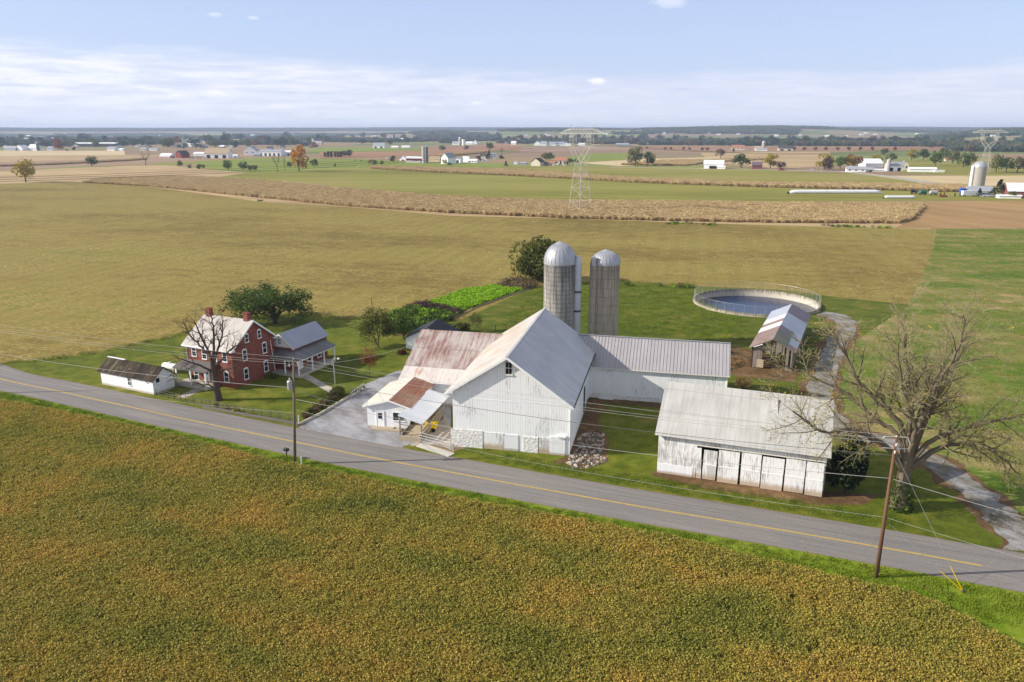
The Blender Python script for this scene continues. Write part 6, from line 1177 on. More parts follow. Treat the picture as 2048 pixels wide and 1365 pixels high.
# ================================================================ distant buildings
flat('far_white', (248, 248, 246), .7, .06, .2); flat('far_cream', (206, 196, 176), .8, .08, .2); flat('far_grey', (168, 168, 172), .7, .08, .2); flat('far_red', (140, 62, 54), .8, .12, .3); flat('far_brick', (132, 84, 76), .85, .12, .3)
flat('far_roof_grey', (158, 160, 166), .6, .1, .3); flat('far_roof_white', (236, 236, 236), .55, .06, .2); flat('far_roof_dark', (74, 70, 70), .8, .15, .3); flat('far_roof_tan', (176, 156, 124), .8, .1, .3); flat('far_roof_terra', (168, 116, 92), .8, .1, .3); flat('far_roof_purple', (110, 92, 100), .8, .1, .3); flat('far_tarp', (30, 84, 190), .6, .1)
def far_building(px, py, wp, hp, rz, wall, roof, label, cat='barn', dr=.6, rf=.45, name=None, nwin=0, open_=0, ridge='x'):
    """wp = width on the picture, hp = eave-to-ridge height incl. roof; ridge 'x' runs across the view"""
    x, y, z = GT(px, py); k = mpp(x, y, z); W = wp * k; H = hp * k / .97; D = max(5, min(W * dr, 16 if ridge == 'x' else 40)); he = H * (1 - rf)
    t = thing(name or {'house': 'farmhouse', 'shed': 'long_shed'}.get(cat, 'barn'), label, cat, (x, y, z), R(rz - 10)); w2 = W / 2; ov = .04 * W if W < 12 else .5
    if ridge == 'x':
        MB().extr([(-w2, 0, -.2), (-w2, D, -.2), (-w2, D, he), (-w2, D / 2, H - .15), (-w2, 0, he)], (W, 0, 0)).build('wall', M[wall], t)
        m = MB().slab([(-w2 - ov, -ov, he - ov * (H - he) / (D / 2) + .05), (w2 + ov, -ov, he - ov * (H - he) / (D / 2) + .05), (w2 + ov, D / 2 - .02, H), (-w2 - ov, D / 2 - .02, H)], .15); m.slab([(-w2 - ov, D / 2 + .02, H), (w2 + ov, D / 2 + .02, H), (w2 + ov, D + ov, he), (-w2 - ov, D + ov, he)], .15)
    else:
        MB().extr([(-w2, 0, -.2), (w2, 0, -.2), (w2, 0, he), (0, 0, H - .15), (-w2, 0, he)], (0, D, 0)).build('wall', M[wall], t); sl = (H - he) / w2
        m = MB().slab([(-w2 - ov, -ov, he - ov * sl + .05), (-.02, -ov, H), (-.02, D + ov, H), (-w2 - ov, D + ov, he - ov * sl + .05)], .15); m.slab([(.02, -ov, H), (w2 + ov, -ov, he - ov * sl + .05), (w2 + ov, D + ov, he - ov * sl + .05), (.02, D + ov, H)], .15)
    m.build('roof', M[roof], t)
    for i in range(nwin): u = -w2 + W * (i + .5) / nwin; s_ = min(.9, W / nwin * .22); MB().box(u - s_, u + s_, -.08, 0.02, he * .4, he * .4 + min(1.8, he * .32)).build('window', M['glass'], t)
    for i in range(open_): u = -w2 + W * (i + .5) / open_; s_ = W / open_ * .22; MB().box(u - s_, u + s_, -.07, .02, .05, he * .62).build('door', M['dark_interior'], t)  # dark panels painted as the shade in open doorways, no door leaves
    return t
B_ = [(20, 304, 28, 9, -4, 'far_grey', 'far_roof_grey', 'grey shed at the far left village edge', 'shed', .5, .5), (38, 304, 17, 11, -6, 'far_white', 'far_roof_white', 'white gabled shed beside the grey village shed', 'barn', 1, .45, None, 0, 0, 'y'), (65, 302, 20, 12, -5, 'far_white', 'far_roof_white', 'white barn left of the grey village silo', 'barn', .7, .5, None, 3), (46, 285, 20, 8, 0, 'far_white', 'far_roof_white', 'white roofed barn behind the village silo', 'barn', .5, .5),
      (104, 280, 16, 4, 0, 'far_white', 'far_roof_white', 'long white poultry house left of the village field', 'shed'), (128, 280, 20, 4.5, 0, 'far_white', 'far_roof_white', 'longer white poultry house above the village field', 'shed'), (168, 294, 48, 8, -2, 'far_roof_dark', 'far_roof_white', 'long low dark sided building with pale roof in the village', 'shed', .3, .25, None, 0, 6), (216, 294, 42, 8, -2, 'far_roof_dark', 'far_roof_white', 'second long low dark sided building with pale roof', 'shed', .3, .25, None, 0, 5), (222, 305.5, 18, 8, -3, 'far_white', 'far_roof_grey', 'white house at the edge of the village field', 'house', .7, .45, None, 3), (240, 305.5, 13, 5, -3, 'far_white', 'far_roof_white', 'low white garage beside the village edge house', 'house', .7, .4), (286, 305.5, 14, 6, -3, 'far_cream', 'far_roof_grey', 'cream house below the round village trees', 'house', .7, .45, None, 2), (308, 306.5, 14, 5, -3, 'far_white', 'far_roof_grey', 'white bungalow right of the cream house', 'house', .7, .45, None, 2),
      (357, 316.5, 17, 14, -20, 'far_red', 'far_roof_dark', 'red barn with dark roof near the parked machinery', 'barn', 1.2, .5, None, 2, 0, 'y'), (330, 314.5, 24, 7, -3, 'far_white', 'far_roof_white', 'white rounded greenhouse left of the red barn', 'shed', .6, .6), (433, 317, 48, 19, 8, 'far_white', 'far_roof_tan', 'big white barn with pale tan roof in the machinery yard', 'barn', .6, .5, None, 0, 3), (400, 312, 28, 7, 4, 'far_white', 'far_roof_white', 'long white shed behind the parked machinery', 'shed', .4, .4), (463, 316, 24, 6, 0, 'far_white', 'far_roof_white', 'low white trailer shed right of the big tan roofed barn', 'shed', .4, .3, None, 0, 3), (500, 311, 24, 17, 12, 'far_white', 'far_roof_grey', 'white gabled barn with long grey roof', 'barn', 1.2, .45, None, 2, 0, 'y'), (514, 314, 14, 8, 6, 'far_grey', 'far_roof_grey', 'small grey shed beside the white gabled barn', 'shed'), (376, 293.5, 38, 6, 0, 'far_white', 'far_roof_white', 'long white building behind the olive village trees', 'shed', .3, .4), (405, 287, 30, 5, 0, 'far_cream', 'far_roof_grey', 'long beige building above the village trees', 'shed', .3, .4), (37, 293, 20, 6, 0, 'far_grey', 'far_roof_grey', 'low grey warehouse in the left village', 'shed', .4, .4), (280, 279, 26, 5, 0, 'far_white', 'far_roof_white', 'white hall with pale blue roof beyond the village', 'shed', .3, .4),
      (540, 312.5, 46, 12, 2, 'far_white', 'far_roof_grey', 'broad white packing shed left of the golden tree', 'shed', .5, .3, None, 0, 5), (568, 312, 28, 10, 2, 'far_white', 'far_roof_white', 'white annex of the packing shed touching the golden tree', 'shed', .5, .3, None, 0, 3), (597, 289, 17, 7, 0, 'far_white', 'far_roof_grey', 'white house behind the golden tree', 'house', .6, .45, None, 2), (614, 291, 18, 7, 0, 'far_grey', 'far_roof_grey', 'grey house right behind the golden tree', 'house', .6, .45, None, 2), (622, 284, 9, 6, 0, 'far_white', 'far_roof_white', 'small white gable above the grey house', 'house', .8, .5, None, 0, 0, 'y'), (757, 297, 24, 10, 0, 'far_white', 'far_roof_grey', 'white barn with grey roof beyond the green strip', 'barn', .5, .5, None, 0, 2), (707, 281, 14, 3.5, 0, 'far_white', 'far_roof_white', 'left white poultry shed below the red crowned trees', 'shed'), (724, 281, 18, 4, 0, 'far_white', 'far_roof_white', 'right white poultry shed below the red crowned trees', 'shed'),
      (806, 322, 15, 9, -10, 'far_white', 'far_roof_white', 'white arched calf barn at the left of the dairy farm', 'barn', 1, .6, None, 0, 1, 'y'), (829, 323, 36, 9, -4, 'far_red', 'far_roof_white', 'long open cattle barn with pale roof at the dairy farm', 'barn', .4, .35, None, 0, 7), (826, 325.5, 28, 3, -3, 'far_white', 'far_roof_white', 'low white feed trough in front of the cattle barn', 'shed', .15, .2), (868, 326, 22, 12, -6, 'far_roof_tan', 'far_roof_tan', 'tan roofed barn between twin silos and white gable', 'barn', .6, .8), (889, 328.5, 17, 21, -22, 'far_white', 'far_roof_grey', 'white dairy barn with windowed gable and grey roof', 'barn', 1.6, .4, None, 2, 0, 'y'), (909, 326, 26, 10, -12, 'far_white', 'far_roof_grey', 'white side of the dairy barn with dark doorways', 'barn', .5, .2, None, 0, 2), (930, 325, 15, 11, -18, 'far_white', 'far_roof_white', 'white lean shed right of the dairy barn', 'shed', .8, .4), (945, 326, 18, 7, -4, 'far_white', 'far_roof_white', 'low white parlour right of the dairy barn', 'shed', .5, .4, None, 3), (969, 324, 11, 8, 0, 'far_white', 'far_roof_grey', 'small white cottage by the purple tree', 'house', .8, .5, None, 1, 0, 'y'), (987, 318, 11, 11, 0, 'far_white', 'far_roof_grey', 'white two storey house by the tall evergreen', 'house', .8, .3, None, 2), (965, 318, 14, 10, -15, 'far_cream', 'far_roof_dark', 'dark roofed house behind the purple tree', 'house', .8, .5, None, 1), (774, 319, 6, 4, 0, 'far_cream', 'far_roof_grey', 'tiny cream hut left of the cattle barn', 'shed'),
      (780, 281, 14, 6, 0, 'far_white', 'far_roof_grey', 'hazy white barn left of the lone dark silo', 'barn', .5, .5), (801, 282, 11, 5, 0, 'far_white', 'far_roof_white', 'hazy white rounded shed right of the lone dark silo', 'shed', .5, .6), (911, 290.5, 14, 7, 0, 'far_white', 'far_roof_grey', 'hazy white barn left of the pale silo pair', 'barn', .5, .5), (938, 290, 14, 6, 0, 'far_white', 'far_roof_white', 'hazy white shed right of the pale silo pair', 'shed', .5, .5), (950, 289.5, 8, 9, 0, 'far_white', 'far_roof_grey', 'hazy narrow white house right of the pale silos', 'house', .8, .45, None, 0, 0, 'y'), (789, 296.5, 14, 4, 0, 'far_white', 'far_roof_white', 'left low white shed on the green strip', 'shed'), (811, 296, 17, 4, 0, 'far_white', 'far_roof_white', 'right low white shed on the green strip', 'shed'),
      (1027, 290, 10, 7, 0, 'far_white', 'far_roof_white', 'white shed left of the belt behind the pylon', 'shed', .6, .5), (1074, 292, 12, 9, 0, 'far_white', 'far_roof_white', 'left white gabled barn behind the pylon', 'barn', .8, .5, None, 0, 0, 'y'), (1087, 292.5, 13, 9, 0, 'far_white', 'far_roof_grey', 'second white barn behind the pylon', 'barn', .8, .5), (1104, 292.5, 16, 8, 0, 'far_white', 'far_roof_grey', 'third white barn behind the pylon', 'barn', .6, .5), (1121, 292.5, 24, 8, 0, 'far_white', 'far_roof_grey', 'longest grey roofed white barn behind the pylon', 'barn', .5, .5), (1136, 293, 11, 5, 0, 'far_white', 'far_roof_white', 'low white shed beside the pylon left column', 'shed'), (1163, 292.5, 14, 6, 0, 'far_white', 'far_roof_white', 'white shed framed by the pylon columns', 'shed', .5, .5), (1192, 293.5, 16, 4, 0, 'far_grey', 'far_roof_tan', 'tan roofed shed right of the pylon', 'shed'), (1245, 293, 26, 6, 0, 'far_grey', 'far_roof_grey', 'long grey shed below the dark tree right of the pylon', 'shed'),
      (1071, 332.5, 21, 15, -18, 'far_cream', 'far_roof_dark', 'beige gabled house with dark dormered roof', 'house', 1.1, .5, None, 0, 0, 'y'), (1088, 332, 14, 7, -8, 'far_grey', 'far_roof_dark', 'grey porch wing of the beige gabled house', 'house', .8, .4, None, 2), (1121, 331, 24, 15, -6, 'far_cream', 'far_roof_terra', 'cream house with terracotta roof left of the pylon', 'house', .8, .4, None, 3), (1103, 332, 13, 9, -4, 'far_cream', 'far_roof_terra', 'smaller cream house with terracotta roof', 'house', .8, .45, None, 1), (1047, 330.5, 13, 6, 0, 'far_grey', 'far_roof_grey', 'grey shed left of the beige gabled house', 'shed', .6, .4), (1031, 329, 7, 6, 0, 'far_white', 'far_roof_grey', 'small white hut left of the grey shed', 'shed', .8, .4),
      (1427, 338, 38, 16, -5, 'far_white', 'far_roof_white', 'long white barn with rust spotted white roof in the middle distance', 'barn', .7, .45, None, 0, 1), (1442, 338.5, 16, 6, -5, 'far_white', 'far_roof_white', 'low white lean-to on the long white barn', 'shed', .4, .3), (1514, 339, 19, 14, -5, 'far_brick', 'far_roof_purple', 'small red brick house with purple roof and white porch', 'house', .8, .42, None, 4), (1476, 301, 24, 10, -3, 'far_cream', 'far_roof_terra', 'brown roofed house at the right of the rusty field', 'house', .6, .5, None, 3), (1523, 303.5, 22, 5, 0, 'far_white', 'far_roof_grey', 'long white shed left of the striped silo', 'shed'), (1516, 300, 16, 7, -3, 'far_cream', 'far_roof_tan', 'tan barn behind the long white shed', 'barn', .5, .5), (1290, 290.5, 12, 6, 0, 'far_white', 'far_roof_white', 'white tent roofed shed right of the pylon belt', 'shed', .6, .7), (1303, 289.5, 13, 6, 0, 'far_white', 'far_roof_grey', 'grey roofed white shed right of the tent roof', 'shed', .5, .5), (1315, 289.5, 6, 4.5, 0, 'far_white', 'far_roof_white', 'tiny white hut right of the grey roofed shed', 'shed', .8, .5, None, 0, 0, 'y'),
      (1571, 303, 28, 10, -3, 'far_cream', 'far_roof_dark', 'long cream barn with dark roof before the red trees', 'barn', .5, .5, None, 0, 2), (1698, 292, 14, 5, 0, 'far_white', 'far_roof_grey', 'white house at the dark wood edge', 'house', .6, .5, None, 2), (1713, 292, 7, 6, 0, 'far_white', 'far_roof_terra', 'narrow house beside the white house at the wood edge', 'house', .8, .5), (1570, 291, 12, 4, 0, 'far_white', 'far_roof_white', 'first of three white sheds left of the dark wood', 'shed'), (1585, 291, 8, 4, 0, 'far_white', 'far_roof_grey', 'second of three white sheds left of the dark wood', 'shed'), (1597, 291, 7, 4, 0, 'far_white', 'far_roof_white', 'third white shed touching the dark wood', 'shed'),
      (1748, 336, 36, 17, 14, 'far_white', 'far_roof_white', 'distant big white barn left of the short silo', 'barn', .8, .5), (1712, 344.5, 36, 11, -4, 'far_white', 'far_roof_grey', 'low white stable in front of the distant big white barn', 'barn', .35, .45, None, 3), (1735, 344, 22, 8, -4, 'far_cream', 'far_roof_grey', 'grey roofed parlour right of the low white stable', 'shed', .4, .45, None, 0, 2), (1753, 343.5, 28, 5, -3, 'far_white', 'far_roof_white', 'long low white annex before the distant big barn', 'shed', .25, .3), (1790, 343, 30, 18, 6, 'far_white', 'far_roof_grey', 'grey roofed white barn right of the short silo', 'barn', .5, .4, None, 0, 2), (1808, 341.5, 15, 18, -6, 'far_cream', 'far_roof_grey', 'tall cream gabled barn right of the short silo', 'barn', 1, .35, None, 2, 0, 'y'), (1845, 344.5, 50, 9, -3, 'far_white', 'far_roof_white', 'very long low white shed beyond the cream gabled barn', 'shed', .2, .3), (1879, 345, 18, 4, -3, 'far_white', 'far_roof_white', 'low white bunker wall right of the very long shed', 'shed', .2, .2), (1896, 323, 10, 6, 0, 'far_cream', 'far_roof_terra', 'small tan house among the far green row', 'house', .8, .5, None, 1), (1929, 300.5, 20, 6, 0, 'far_white', 'far_roof_white', 'white sheds behind the far green row', 'shed', .4, .4), (1998, 300.5, 36, 4, 0, 'far_white', 'far_roof_white', 'long white shed right of the second pylon', 'shed', .2, .4),
      (1960, 389, 44, 15, -3, 'far_white', 'far_roof_grey', 'grey roofed shed at the foot of the leaning far silo', 'shed', .5, .55, None, 3), (2056, 397, 72, 28, -6, 'far_brick', 'far_roof_white', 'red walled barn with white roof at the right picture edge', 'barn', .5, .5), (2020, 397.5, 40, 7, -4, 'far_white', 'far_roof_white', 'low white wing before the red walled barn', 'shed', .3, .25)]
for a in B_: far_building(*a)
hs = random.Random(12)
for i in range(30): far_building(640 * (i + hs.random()) / 30, hs.uniform(285, 302), hs.uniform(8, 15), hs.uniform(5, 8), hs.uniform(-12, 12), hs.choice(('far_white', 'far_white', 'far_cream', 'far_grey')), hs.choice(('far_roof_white', 'far_roof_grey', 'far_roof_tan', 'far_roof_dark')), 'small house or shed half hidden among the far left village trees', 'house', .7, .45, None, 2, 0, hs.choice('xy'))['group'] = 'houses among the far left village trees'
for i in range(26): far_building(hs.uniform(1320, 2000) if i % 3 else hs.uniform(880, 1320), hs.uniform(267, 274), hs.uniform(4, 9), hs.uniform(2.5, 4), 0, 'far_white', hs.choice(('far_roof_white', 'far_roof_grey')), 'tiny white building speck on the hazy far slopes', 'house', .6, .4)['group'] = 'white specks on the far slopes'
for i in range(16): far_building(hs.uniform(20, 860), hs.uniform(272, 280), hs.uniform(5, 12), hs.uniform(2.5, 4), 0, 'far_white', hs.choice(('far_roof_white', 'far_roof_grey')), 'tiny white building speck in the hazy plain beyond the village', 'house', .6, .4)['group'] = 'white specks beyond the village'
flat('silo_far', (170, 164, 154), .85, .12, .3); flat('silo_far_dark', (96, 98, 104), .8, .15, .3)
def far_silo(px, py, wp, hp, m, dome, label, group=None):
    x, y, z = GT(px, py); k = mpp(x, y, z); r = wp * k / 2; h = hp * k; t = thing('silo', label, 'silo', (x, y, z), 0, group); d = r * .9
    o = MB().lathe([(.05, -.1), (r, -.1), (r, h - d)], 24).build('barrel', M[m], t); smooth_by_angle(o); o = MB().lathe([(r * 1.02, h - d)] + [(r * 1.02 * math.cos(a), h - d + d * math.sin(a)) for a in (.3, .6, .9, 1.2, 1.45)] + [(.02, h)], 24).build('dome', M[dome], t); smooth_by_angle(o)
    o = MB().lathe([(.02, 0), (r * .22, 0), (r * .22, h - d * .8), (.02, h - d * .6)], 10, (-r * 1.15, -r * .2)).build('chute', M['far_white'], t); return t
for a in ((1952, 384, 26, 60, 'silo_far', 'dome_metal', 'tall tan silo with silver dome at the far right farm'), (848, 327, 5.4, 34, 'silo_far', 'far_roof_grey', 'paler left one of the distant twin silos'), (854, 326.5, 5.4, 33.5, 'silo_far_dark', 'far_roof_grey', 'darker right one of the distant twin silos'), (77, 302.5, 5.5, 18, 'silo_far_dark', 'far_roof_grey', 'grey village silo at far left'), (1776, 343, 6, 25, 'silo_far', 'silo_far', 'short tan far silo beside the distant big white barn'), (788, 282, 4.5, 12, 'silo_far_dark', 'far_roof_dark', 'lone dark silo in the hazy farm'), (920, 291.5, 4, 16, 'silo_far', 'far_white', 'pale taller silo of the hazy pair'), (927, 291.5, 6, 15, 'far_white', 'far_roof_dark', 'white wider silo of the hazy pair'), (1527, 296.5, 5.5, 14, 'silo_far', 'dome_metal', 'striped silo with pale dome right of the brown roofed house'), (1092, 279, 2.6, 11, 'far_white', 'far_white', 'slim white water tower left of the pylon')): far_silo(*a)
# silage bags
def bag(px0, px1, py, hp, label):
    a = Vector(G(px0, py)); b = Vector(G(px1, py)); k = mpp(a.x, a.y); h = hp * k; L = (b - a).length; t = thing('silage_bag', label, 'silage bag', (a.x, a.y, 0), math.atan2(b.y - a.y, b.x - a.x)); n = 26; pts = []; rr = []
    for i in range(n + 1): u = i / n; e = min(1, u / .05, (1 - u) / .05); pts.append((L * u, 0, h * .48 * (.3 + .7 * e))); rr.append(h * .52 * (.25 + .75 * math.sqrt(max(0, e))) * (1 + .03 * math.sin(i * 2.1)))
    o = MB().tube(pts, rr, 14).build('cover', M['far_roof_white'], t); smooth_by_angle(o, 60)
    MB().tube([(-.6, 0, h * .25), (.5, 0, h * .3)], [h * .22, h * .3], 10).build('tied_end', M['far_roof_dark'], t)
bag(1576, 1764, 388, 8, 'very long white silage bag on the green strip field'); bag(1768, 1830, 397.5, 6, 'shorter white silage bag nearer the far right farm')
# far utility poles
for px, py, hp, lb in ((1232, 330, 18, 'thin field pole right of the pylon'), (1297, 333, 17, 'thin pole in front of the dark round tree'), (1388, 337.5, 15, 'thin pole left of the distant long white barn'), (1486, 337, 14, 'pale pole in front of the broad dark tree'), (1642, 344, 22, 'roadside pole left of the distant farm grove'), (1662, 341, 15, 'pole in front of the distant farm grove'), (1700, 340, 12, 'pole behind the low white stable'), (1598, 344, 8, 'short pole in the green field before the white car'), (1846, 366, 22, 'pale pole by the far lane in the tan field'), (1933, 382, 37, 'tall yellowish pole left of the leaning far silo'), (1954, 268 + 80, 1, None)):
    if not lb: continue
    x, y, z = GT(px, py); k = mpp(x, y, z); t = thing('utility_pole', lb, 'utility pole', (x, y, z)); MB().tube([(0, 0, 0), (0, 0, hp * k)], .16, 6).build('shaft', M['tan_wood'], t); MB().bar((-.8, 0, hp * k - .6), (.8, 0, hp * k - .6), .14).build('crossarm', M['tan_wood'], t)
# ================================================================ pylons
flat('pylon_steel', (180, 177, 168), .5, .06)
def pylon(px, py, label, s_=1.0, rz=0.0):
    x, y, z = GT(px, py); t = thing('pylon', label, 'pylon', (x, y, z), rz); LG = MB(); BR = MB(); w = .18; b = .1
    def lerp(a, c, u): return tuple(a[i] + (c[i] - a[i]) * u for i in range(3))
    base = [(sx * 3.9, sy * 3.9, 0) for sx, sy in ((-1, -1), (1, -1), (1, 1), (-1, 1))]; wst = [(sx * 1.9, sy * 1.9, 22) for sx, sy in ((-1, -1), (1, -1), (1, 1), (-1, 1))]
    for i in range(4): LG.bar(base[i], wst[i], w)
    lv = [.06, .22, .36, .5, .64, .76, .87, 1.0]
    for k, u in enumerate(lv):
        for i in range(4):
            j = (i + 1) % 4; A, C = lerp(base[i], wst[i], u), lerp(base[j], wst[j], u)
            if k % 2 == 1 or k == 7: BR.bar(A, C, b)
            if k < 7: D_ = lerp(base[j], wst[j], lv[k + 1]); E_ = lerp(base[i], wst[i], lv[k + 1]); BR.bar(*((A, D_) if k % 2 else (C, E_)), b)
    for sy in (-1, 1):
        yo = 1.1 * sy
        for sx in (-1, 1):
            W0 = (sx * 1.9, sy * 1.9, 22); EO = (sx * 6.6, yo, 29); EI = (sx * 4.5, yo, 29.5); TO = (sx * 7.0, yo, 35.3); TI = (sx * 4.7, yo, 35.3)
            LG.bar(W0, (sx * 4.6, yo * 1.3, 26), w * .8); LG.bar((sx * 4.6, yo * 1.3, 26), EO, w * .8); LG.bar(EO, TO, w * .8); LG.bar((-sx * 1.9, sy * 1.9, 22), EI, w * .75); LG.bar(EI, TI, w * .75)
            for q in range(4): u0, u1 = q / 4, (q + 1) / 4; BR.bar(lerp(EO, TO, u0), lerp(EI, TI, u1), b * .8); BR.bar(lerp(EI, TI, u1), lerp(EO, TO, u1), b * .8)
            for q in range(3): u0, u1 = q / 3, (q + 1) / 3; BR.bar(lerp(W0, EO, u0), lerp((-sx * 1.9, sy * 1.9, 22), EI, u1), b * .7)
            BR.bar(EO, EI, b)
    arm = MB(); top = 37.2; bot = 35.3
    for sy in (-1, 1):
        yo = 1.1 * sy; arm.bar((-14.2, 0, bot), (-8, yo, bot), .24); arm.bar((-8, yo, bot), (8, yo, bot), .17); arm.bar((8, yo, bot), (14.2, 0, bot), .24); arm.bar((-14.2, 0, bot + .1), (-8, yo, top), .24); arm.bar((-8, yo, top), (8, yo, top), .24); arm.bar((8, yo, top), (14.2, 0, bot + .1), .15)
        for k in range(16): xa = -8 + k; arm.bar((xa, yo, bot if k % 2 else top), (xa + 1, yo, top if k % 2 else bot), .11)
        for sx in (-1, 1):
            for u in (.35, .7): arm.bar((sx * (8 + 7.4 * u), yo * (1 - u), bot), (sx * (8 + 7.4 * max(0, u - .3)), yo * (1 - max(0, u - .3)), top - (top - bot) * max(0, u - .3)), .1)
    for k in range(9): xa = -8 + 2 * k; arm.bar((xa, -1.1, bot), (xa, 1.1, bot), .1); arm.bar((xa, -1.1, top), (xa, 1.1, top), .1)
    arm.build('crossarm', M['pylon_steel'], t)
    for sx in (-1, 1): h = MB(); h.bar((sx * 6.2, 0, top), (sx * 7.4, 0, top + 1.9), .12); h.bar((sx * 8, 0, top), (sx * 7.4, 0, top + 1.9), .12); h.build('horn', M['pylon_steel'], t)
    LG.build('legs', M['pylon_steel'], t); BR.build('bracing', M['pylon_steel'], t)
    for xc in (-11, 0, 11): m = MB(); m.tube([(xc - 2.0, 0, bot), (xc, 0, bot - 4.2)], .1, 6); m.tube([(xc + 2.0, 0, bot), (xc, 0, bot - 4.2)], .1, 6); m.build('insulator', M['wire_dark'], t)
    t.scale = (s_, s_, s_); return t
p1 = pylon(1160, 423, 'nearer steel lattice pylon standing in the corn', 1.0, R(-51)); p2 = pylon(1968, 347, 'second steel lattice pylon behind the leaning far silo', 1.0, R(-44))
scatter('pylon_weeds', [(1130, 429), (1190, 430), (1185, 421), (1136, 420)], .02, weed + dry, .5, .8, 1.7, 91, 'weeds around the pylon feet', 'weeds')
a1 = [p1.matrix_basis @ Vector((0, 0, 0)) for _ in (0,)]
def pm(t): return Matrix.Translation(t.location) @ Matrix.Rotation(t.rotation_euler.z, 4, 'Z')
dv = (Vector(p1.location) - Vector(p2.location)); dv.z = 0
for xc, nm in ((-11, 'far'), (0, 'middle'), (11, 'near')):
    A = pm(p1) @ Vector((xc, 0, 31.1)); B2 = pm(p2) @ Vector((xc, 0, 31.1)); e = A + Vector((-320, -290, 1))
    cable(f'{nm} high voltage conductor between the two pylons', A, B2, 9, .05, 'wire_dark', 'pylon conductors', 'conductor'); cable(f'{nm} high voltage conductor leaving the pylon to the left', A, e, 8, .05, 'wire_dark', 'pylon conductors', 'conductor')
# ================================================================ distant vehicles and machinery
flat('car_white', (226, 228, 232), .35, .04); flat('car_red', (170, 40, 36), .4, .08); flat('tank_green', (50, 104, 88), .5, .1); flat('tractor_red', (150, 56, 40), .5, .1)
def vehicle(px, py, L, label, body, kind='car', rz=0, group=None):
    x, y, z = GT(px, py); t = thing({'car': 'parked_car', 'pickup': 'pickup_truck', 'trailer': 'trailer', 'tanker': 'slurry_tanker', 'implement': 'farm_implement', 'tractor': 'tractor'}[kind], label, {'car': 'car', 'pickup': 'truck'}.get(kind, kind if kind != 'tanker' else 'tanker'), (x, y, z), R(rz), group); h = L * .33; w = L * .2
    if kind in ('car', 'pickup'):
        e = .78 if kind == 'car' else .5
        MB().extr([(-L / 2, -w, .35), (L / 2, -w, .35), (L / 2, -w, h * .55), (L * .28, -w, h * .62), (-L / 2, -w, h * .62)], (0, 2 * w, 0)).build('body', M[body], t); MB().extr([(L * .26, -w * .92, h * .6), (L * .12, -w * .92, h), (-L * e / 2, -w * .92, h), (-L * (e + .1) / 2, -w * .92, h * .6)], (0, 1.84 * w, 0)).build('cabin', M['glass'], t); MB().box(-L * e / 2, L * .12, -w * .9, w * .9, h, h + .06).build('roof', M[body], t)
    elif kind == 'trailer': MB().box(-L / 2, L / 2, -1.2, 1.2, .7, 3.2).build('box', M[body], t); MB().bar((L / 2, 0, .7), (L / 2 + 1.5, 0, .5), .15).build('hitch', M['iron'], t)
    elif kind == 'tanker': MB().tube([(-L / 2, 0, 1.7), (-L * .42, 0, 1.7), (L * .42, 0, 1.7), (L / 2, 0, 1.7)], [.6, 1.1, 1.1, .6], 16).build('vessel', M[body], t); MB().bar((L / 2, 0, .8), (L / 2 + 1.6, 0, .6), .15).build('hitch', M['iron'], t)
    elif kind == 'implement': m = MB(); m.bar((-L / 2, 0, .9), (L / 2, 0, .9), .3); m.build('frame', M[body], t); [MB().tube([(u, -.6, .5), (u, .6, .5)], .45, 8).build('roller', M[body], t) for u in (-L * .3, 0, L * .3)]
    else: MB().box(-L * .1, L / 2, -.5, .5, .9, 1.7).build('bonnet', M[body], t); MB().box(-L / 2, -L * .1, -.7, .7, .9, 2.6).build('cab', M['glass'], t)
    for u in (-L * .32, L * .32):
        for v in (-1, 1): MB().tube([(u, v * (w if kind in ('car', 'pickup') else .95), .36), (u, v * ((w if kind in ('car', 'pickup') else .95) - .22), .36)], .36, 12).build('wheel', M['black_plastic'], t)
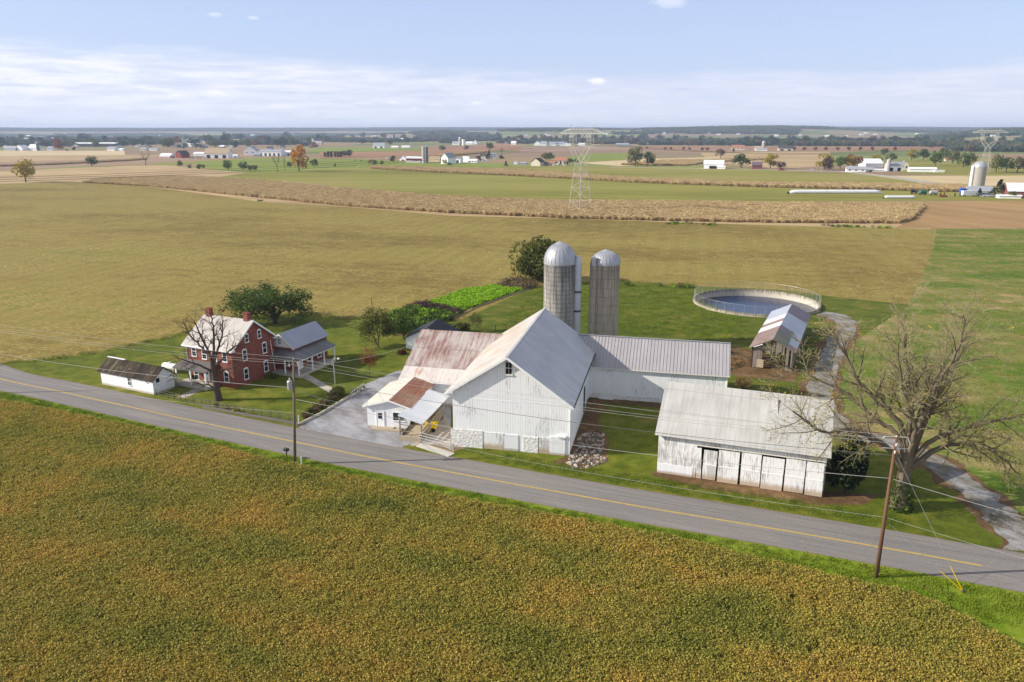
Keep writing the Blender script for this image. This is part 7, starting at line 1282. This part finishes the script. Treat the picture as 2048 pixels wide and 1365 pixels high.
for a in ((1628, 341, 4.8, 'white car parked on the grass left of the distant farm grove', 'car_white', 'car', -5), (1563, 341, 5.6, 'red pickup under the dark purple round tree', 'car_red', 'pickup', 0), (1662, 340.5, 4.5, 'silver car half hidden by the distant farm grove', 'far_grey', 'car', 0), (1938, 393, 8.5, 'long white trailer before the grey roofed shed', 'car_white', 'trailer', 0), (1926, 388, 4.0, 'bright blue covered wagon left of the grey roofed shed', 'far_tarp', 'trailer', 0), (1973, 394.5, 7.0, 'white truck right of the smaller spruce', 'car_white', 'pickup', 5), (1984, 394.5, 5.5, 'white van in front of the big spruce', 'car_white', 'car', 0), (1845, 390.5, 4.5, 'green slurry tanker behind the shorter silage bag', 'tank_green', 'tanker', 5), (1886, 394.5, 4.5, 'red implement in the farmyard grass', 'tractor_red', 'implement', 0), (1866, 391, 4.5, 'grey tanker wagon right of the green tanker', 'far_grey', 'tanker', 0), (1828, 388.5, 4.0, 'dark tractor left of the green tanker', 'iron', 'tractor', 0), (384, 317.5, 5, 'first dark machine parked right of the red barn', 'far_roof_grey', 'trailer', 0), (398, 317.5, 6, 'second pale machine in the machinery yard', 'far_grey', 'trailer', 0), (411, 317.5, 5, 'third machine in the yard by the tan roofed barn', 'far_white', 'pickup', 0), (345, 317, 6, 'dark wagon in front of the red barn', 'far_roof_purple', 'trailer', 0), (2005, 394, 5, 'white car at the far right farm drive', 'car_white', 'car', 0)): vehicle(*a)
flat('cow_black', (34, 30, 28), .8, .2); flat('cow_white', (210, 204, 196), .8, .1)
def cow(px, py, label, m, rz):
    x, y, z = GT(px, py); t = MB(); t.tube([(-.95, 0, 1.1), (-.7, 0, 1.12), (0, 0, 1.05), (.6, 0, 1.12), (.9, 0, 1.25)], [.25, .36, .42, .36, .22], 10); t.tube([(.85, 0, 1.25), (1.25, 0, 1.2), (1.5, 0, 1.0)], [.18, .16, .1], 8)
    for u in (-.7, .6):
        for v in (-.2, .2): t.tube([(u, v, 1.0), (u - .05, v, .5), (u, v, 0)], [.14, .09, .07], 6)
    t.tube([(-.95, 0, 1.25), (-1.08, 0, .6)], [.04, .03], 4); o = t.build('cow', M[m]); o.location = (x, y, z); o.rotation_euler = (0, 0, R(rz)); props(o, label, 'cow')
cow(710, 322.5, 'dark cow grazing alone left in the meadow', 'cow_black', 10); cow(722, 323, 'dark cow grazing in the middle of the meadow', 'cow_black', 170); cow(716, 335.5, 'pale cow lying apart near the front of the meadow', 'cow_white', 0)
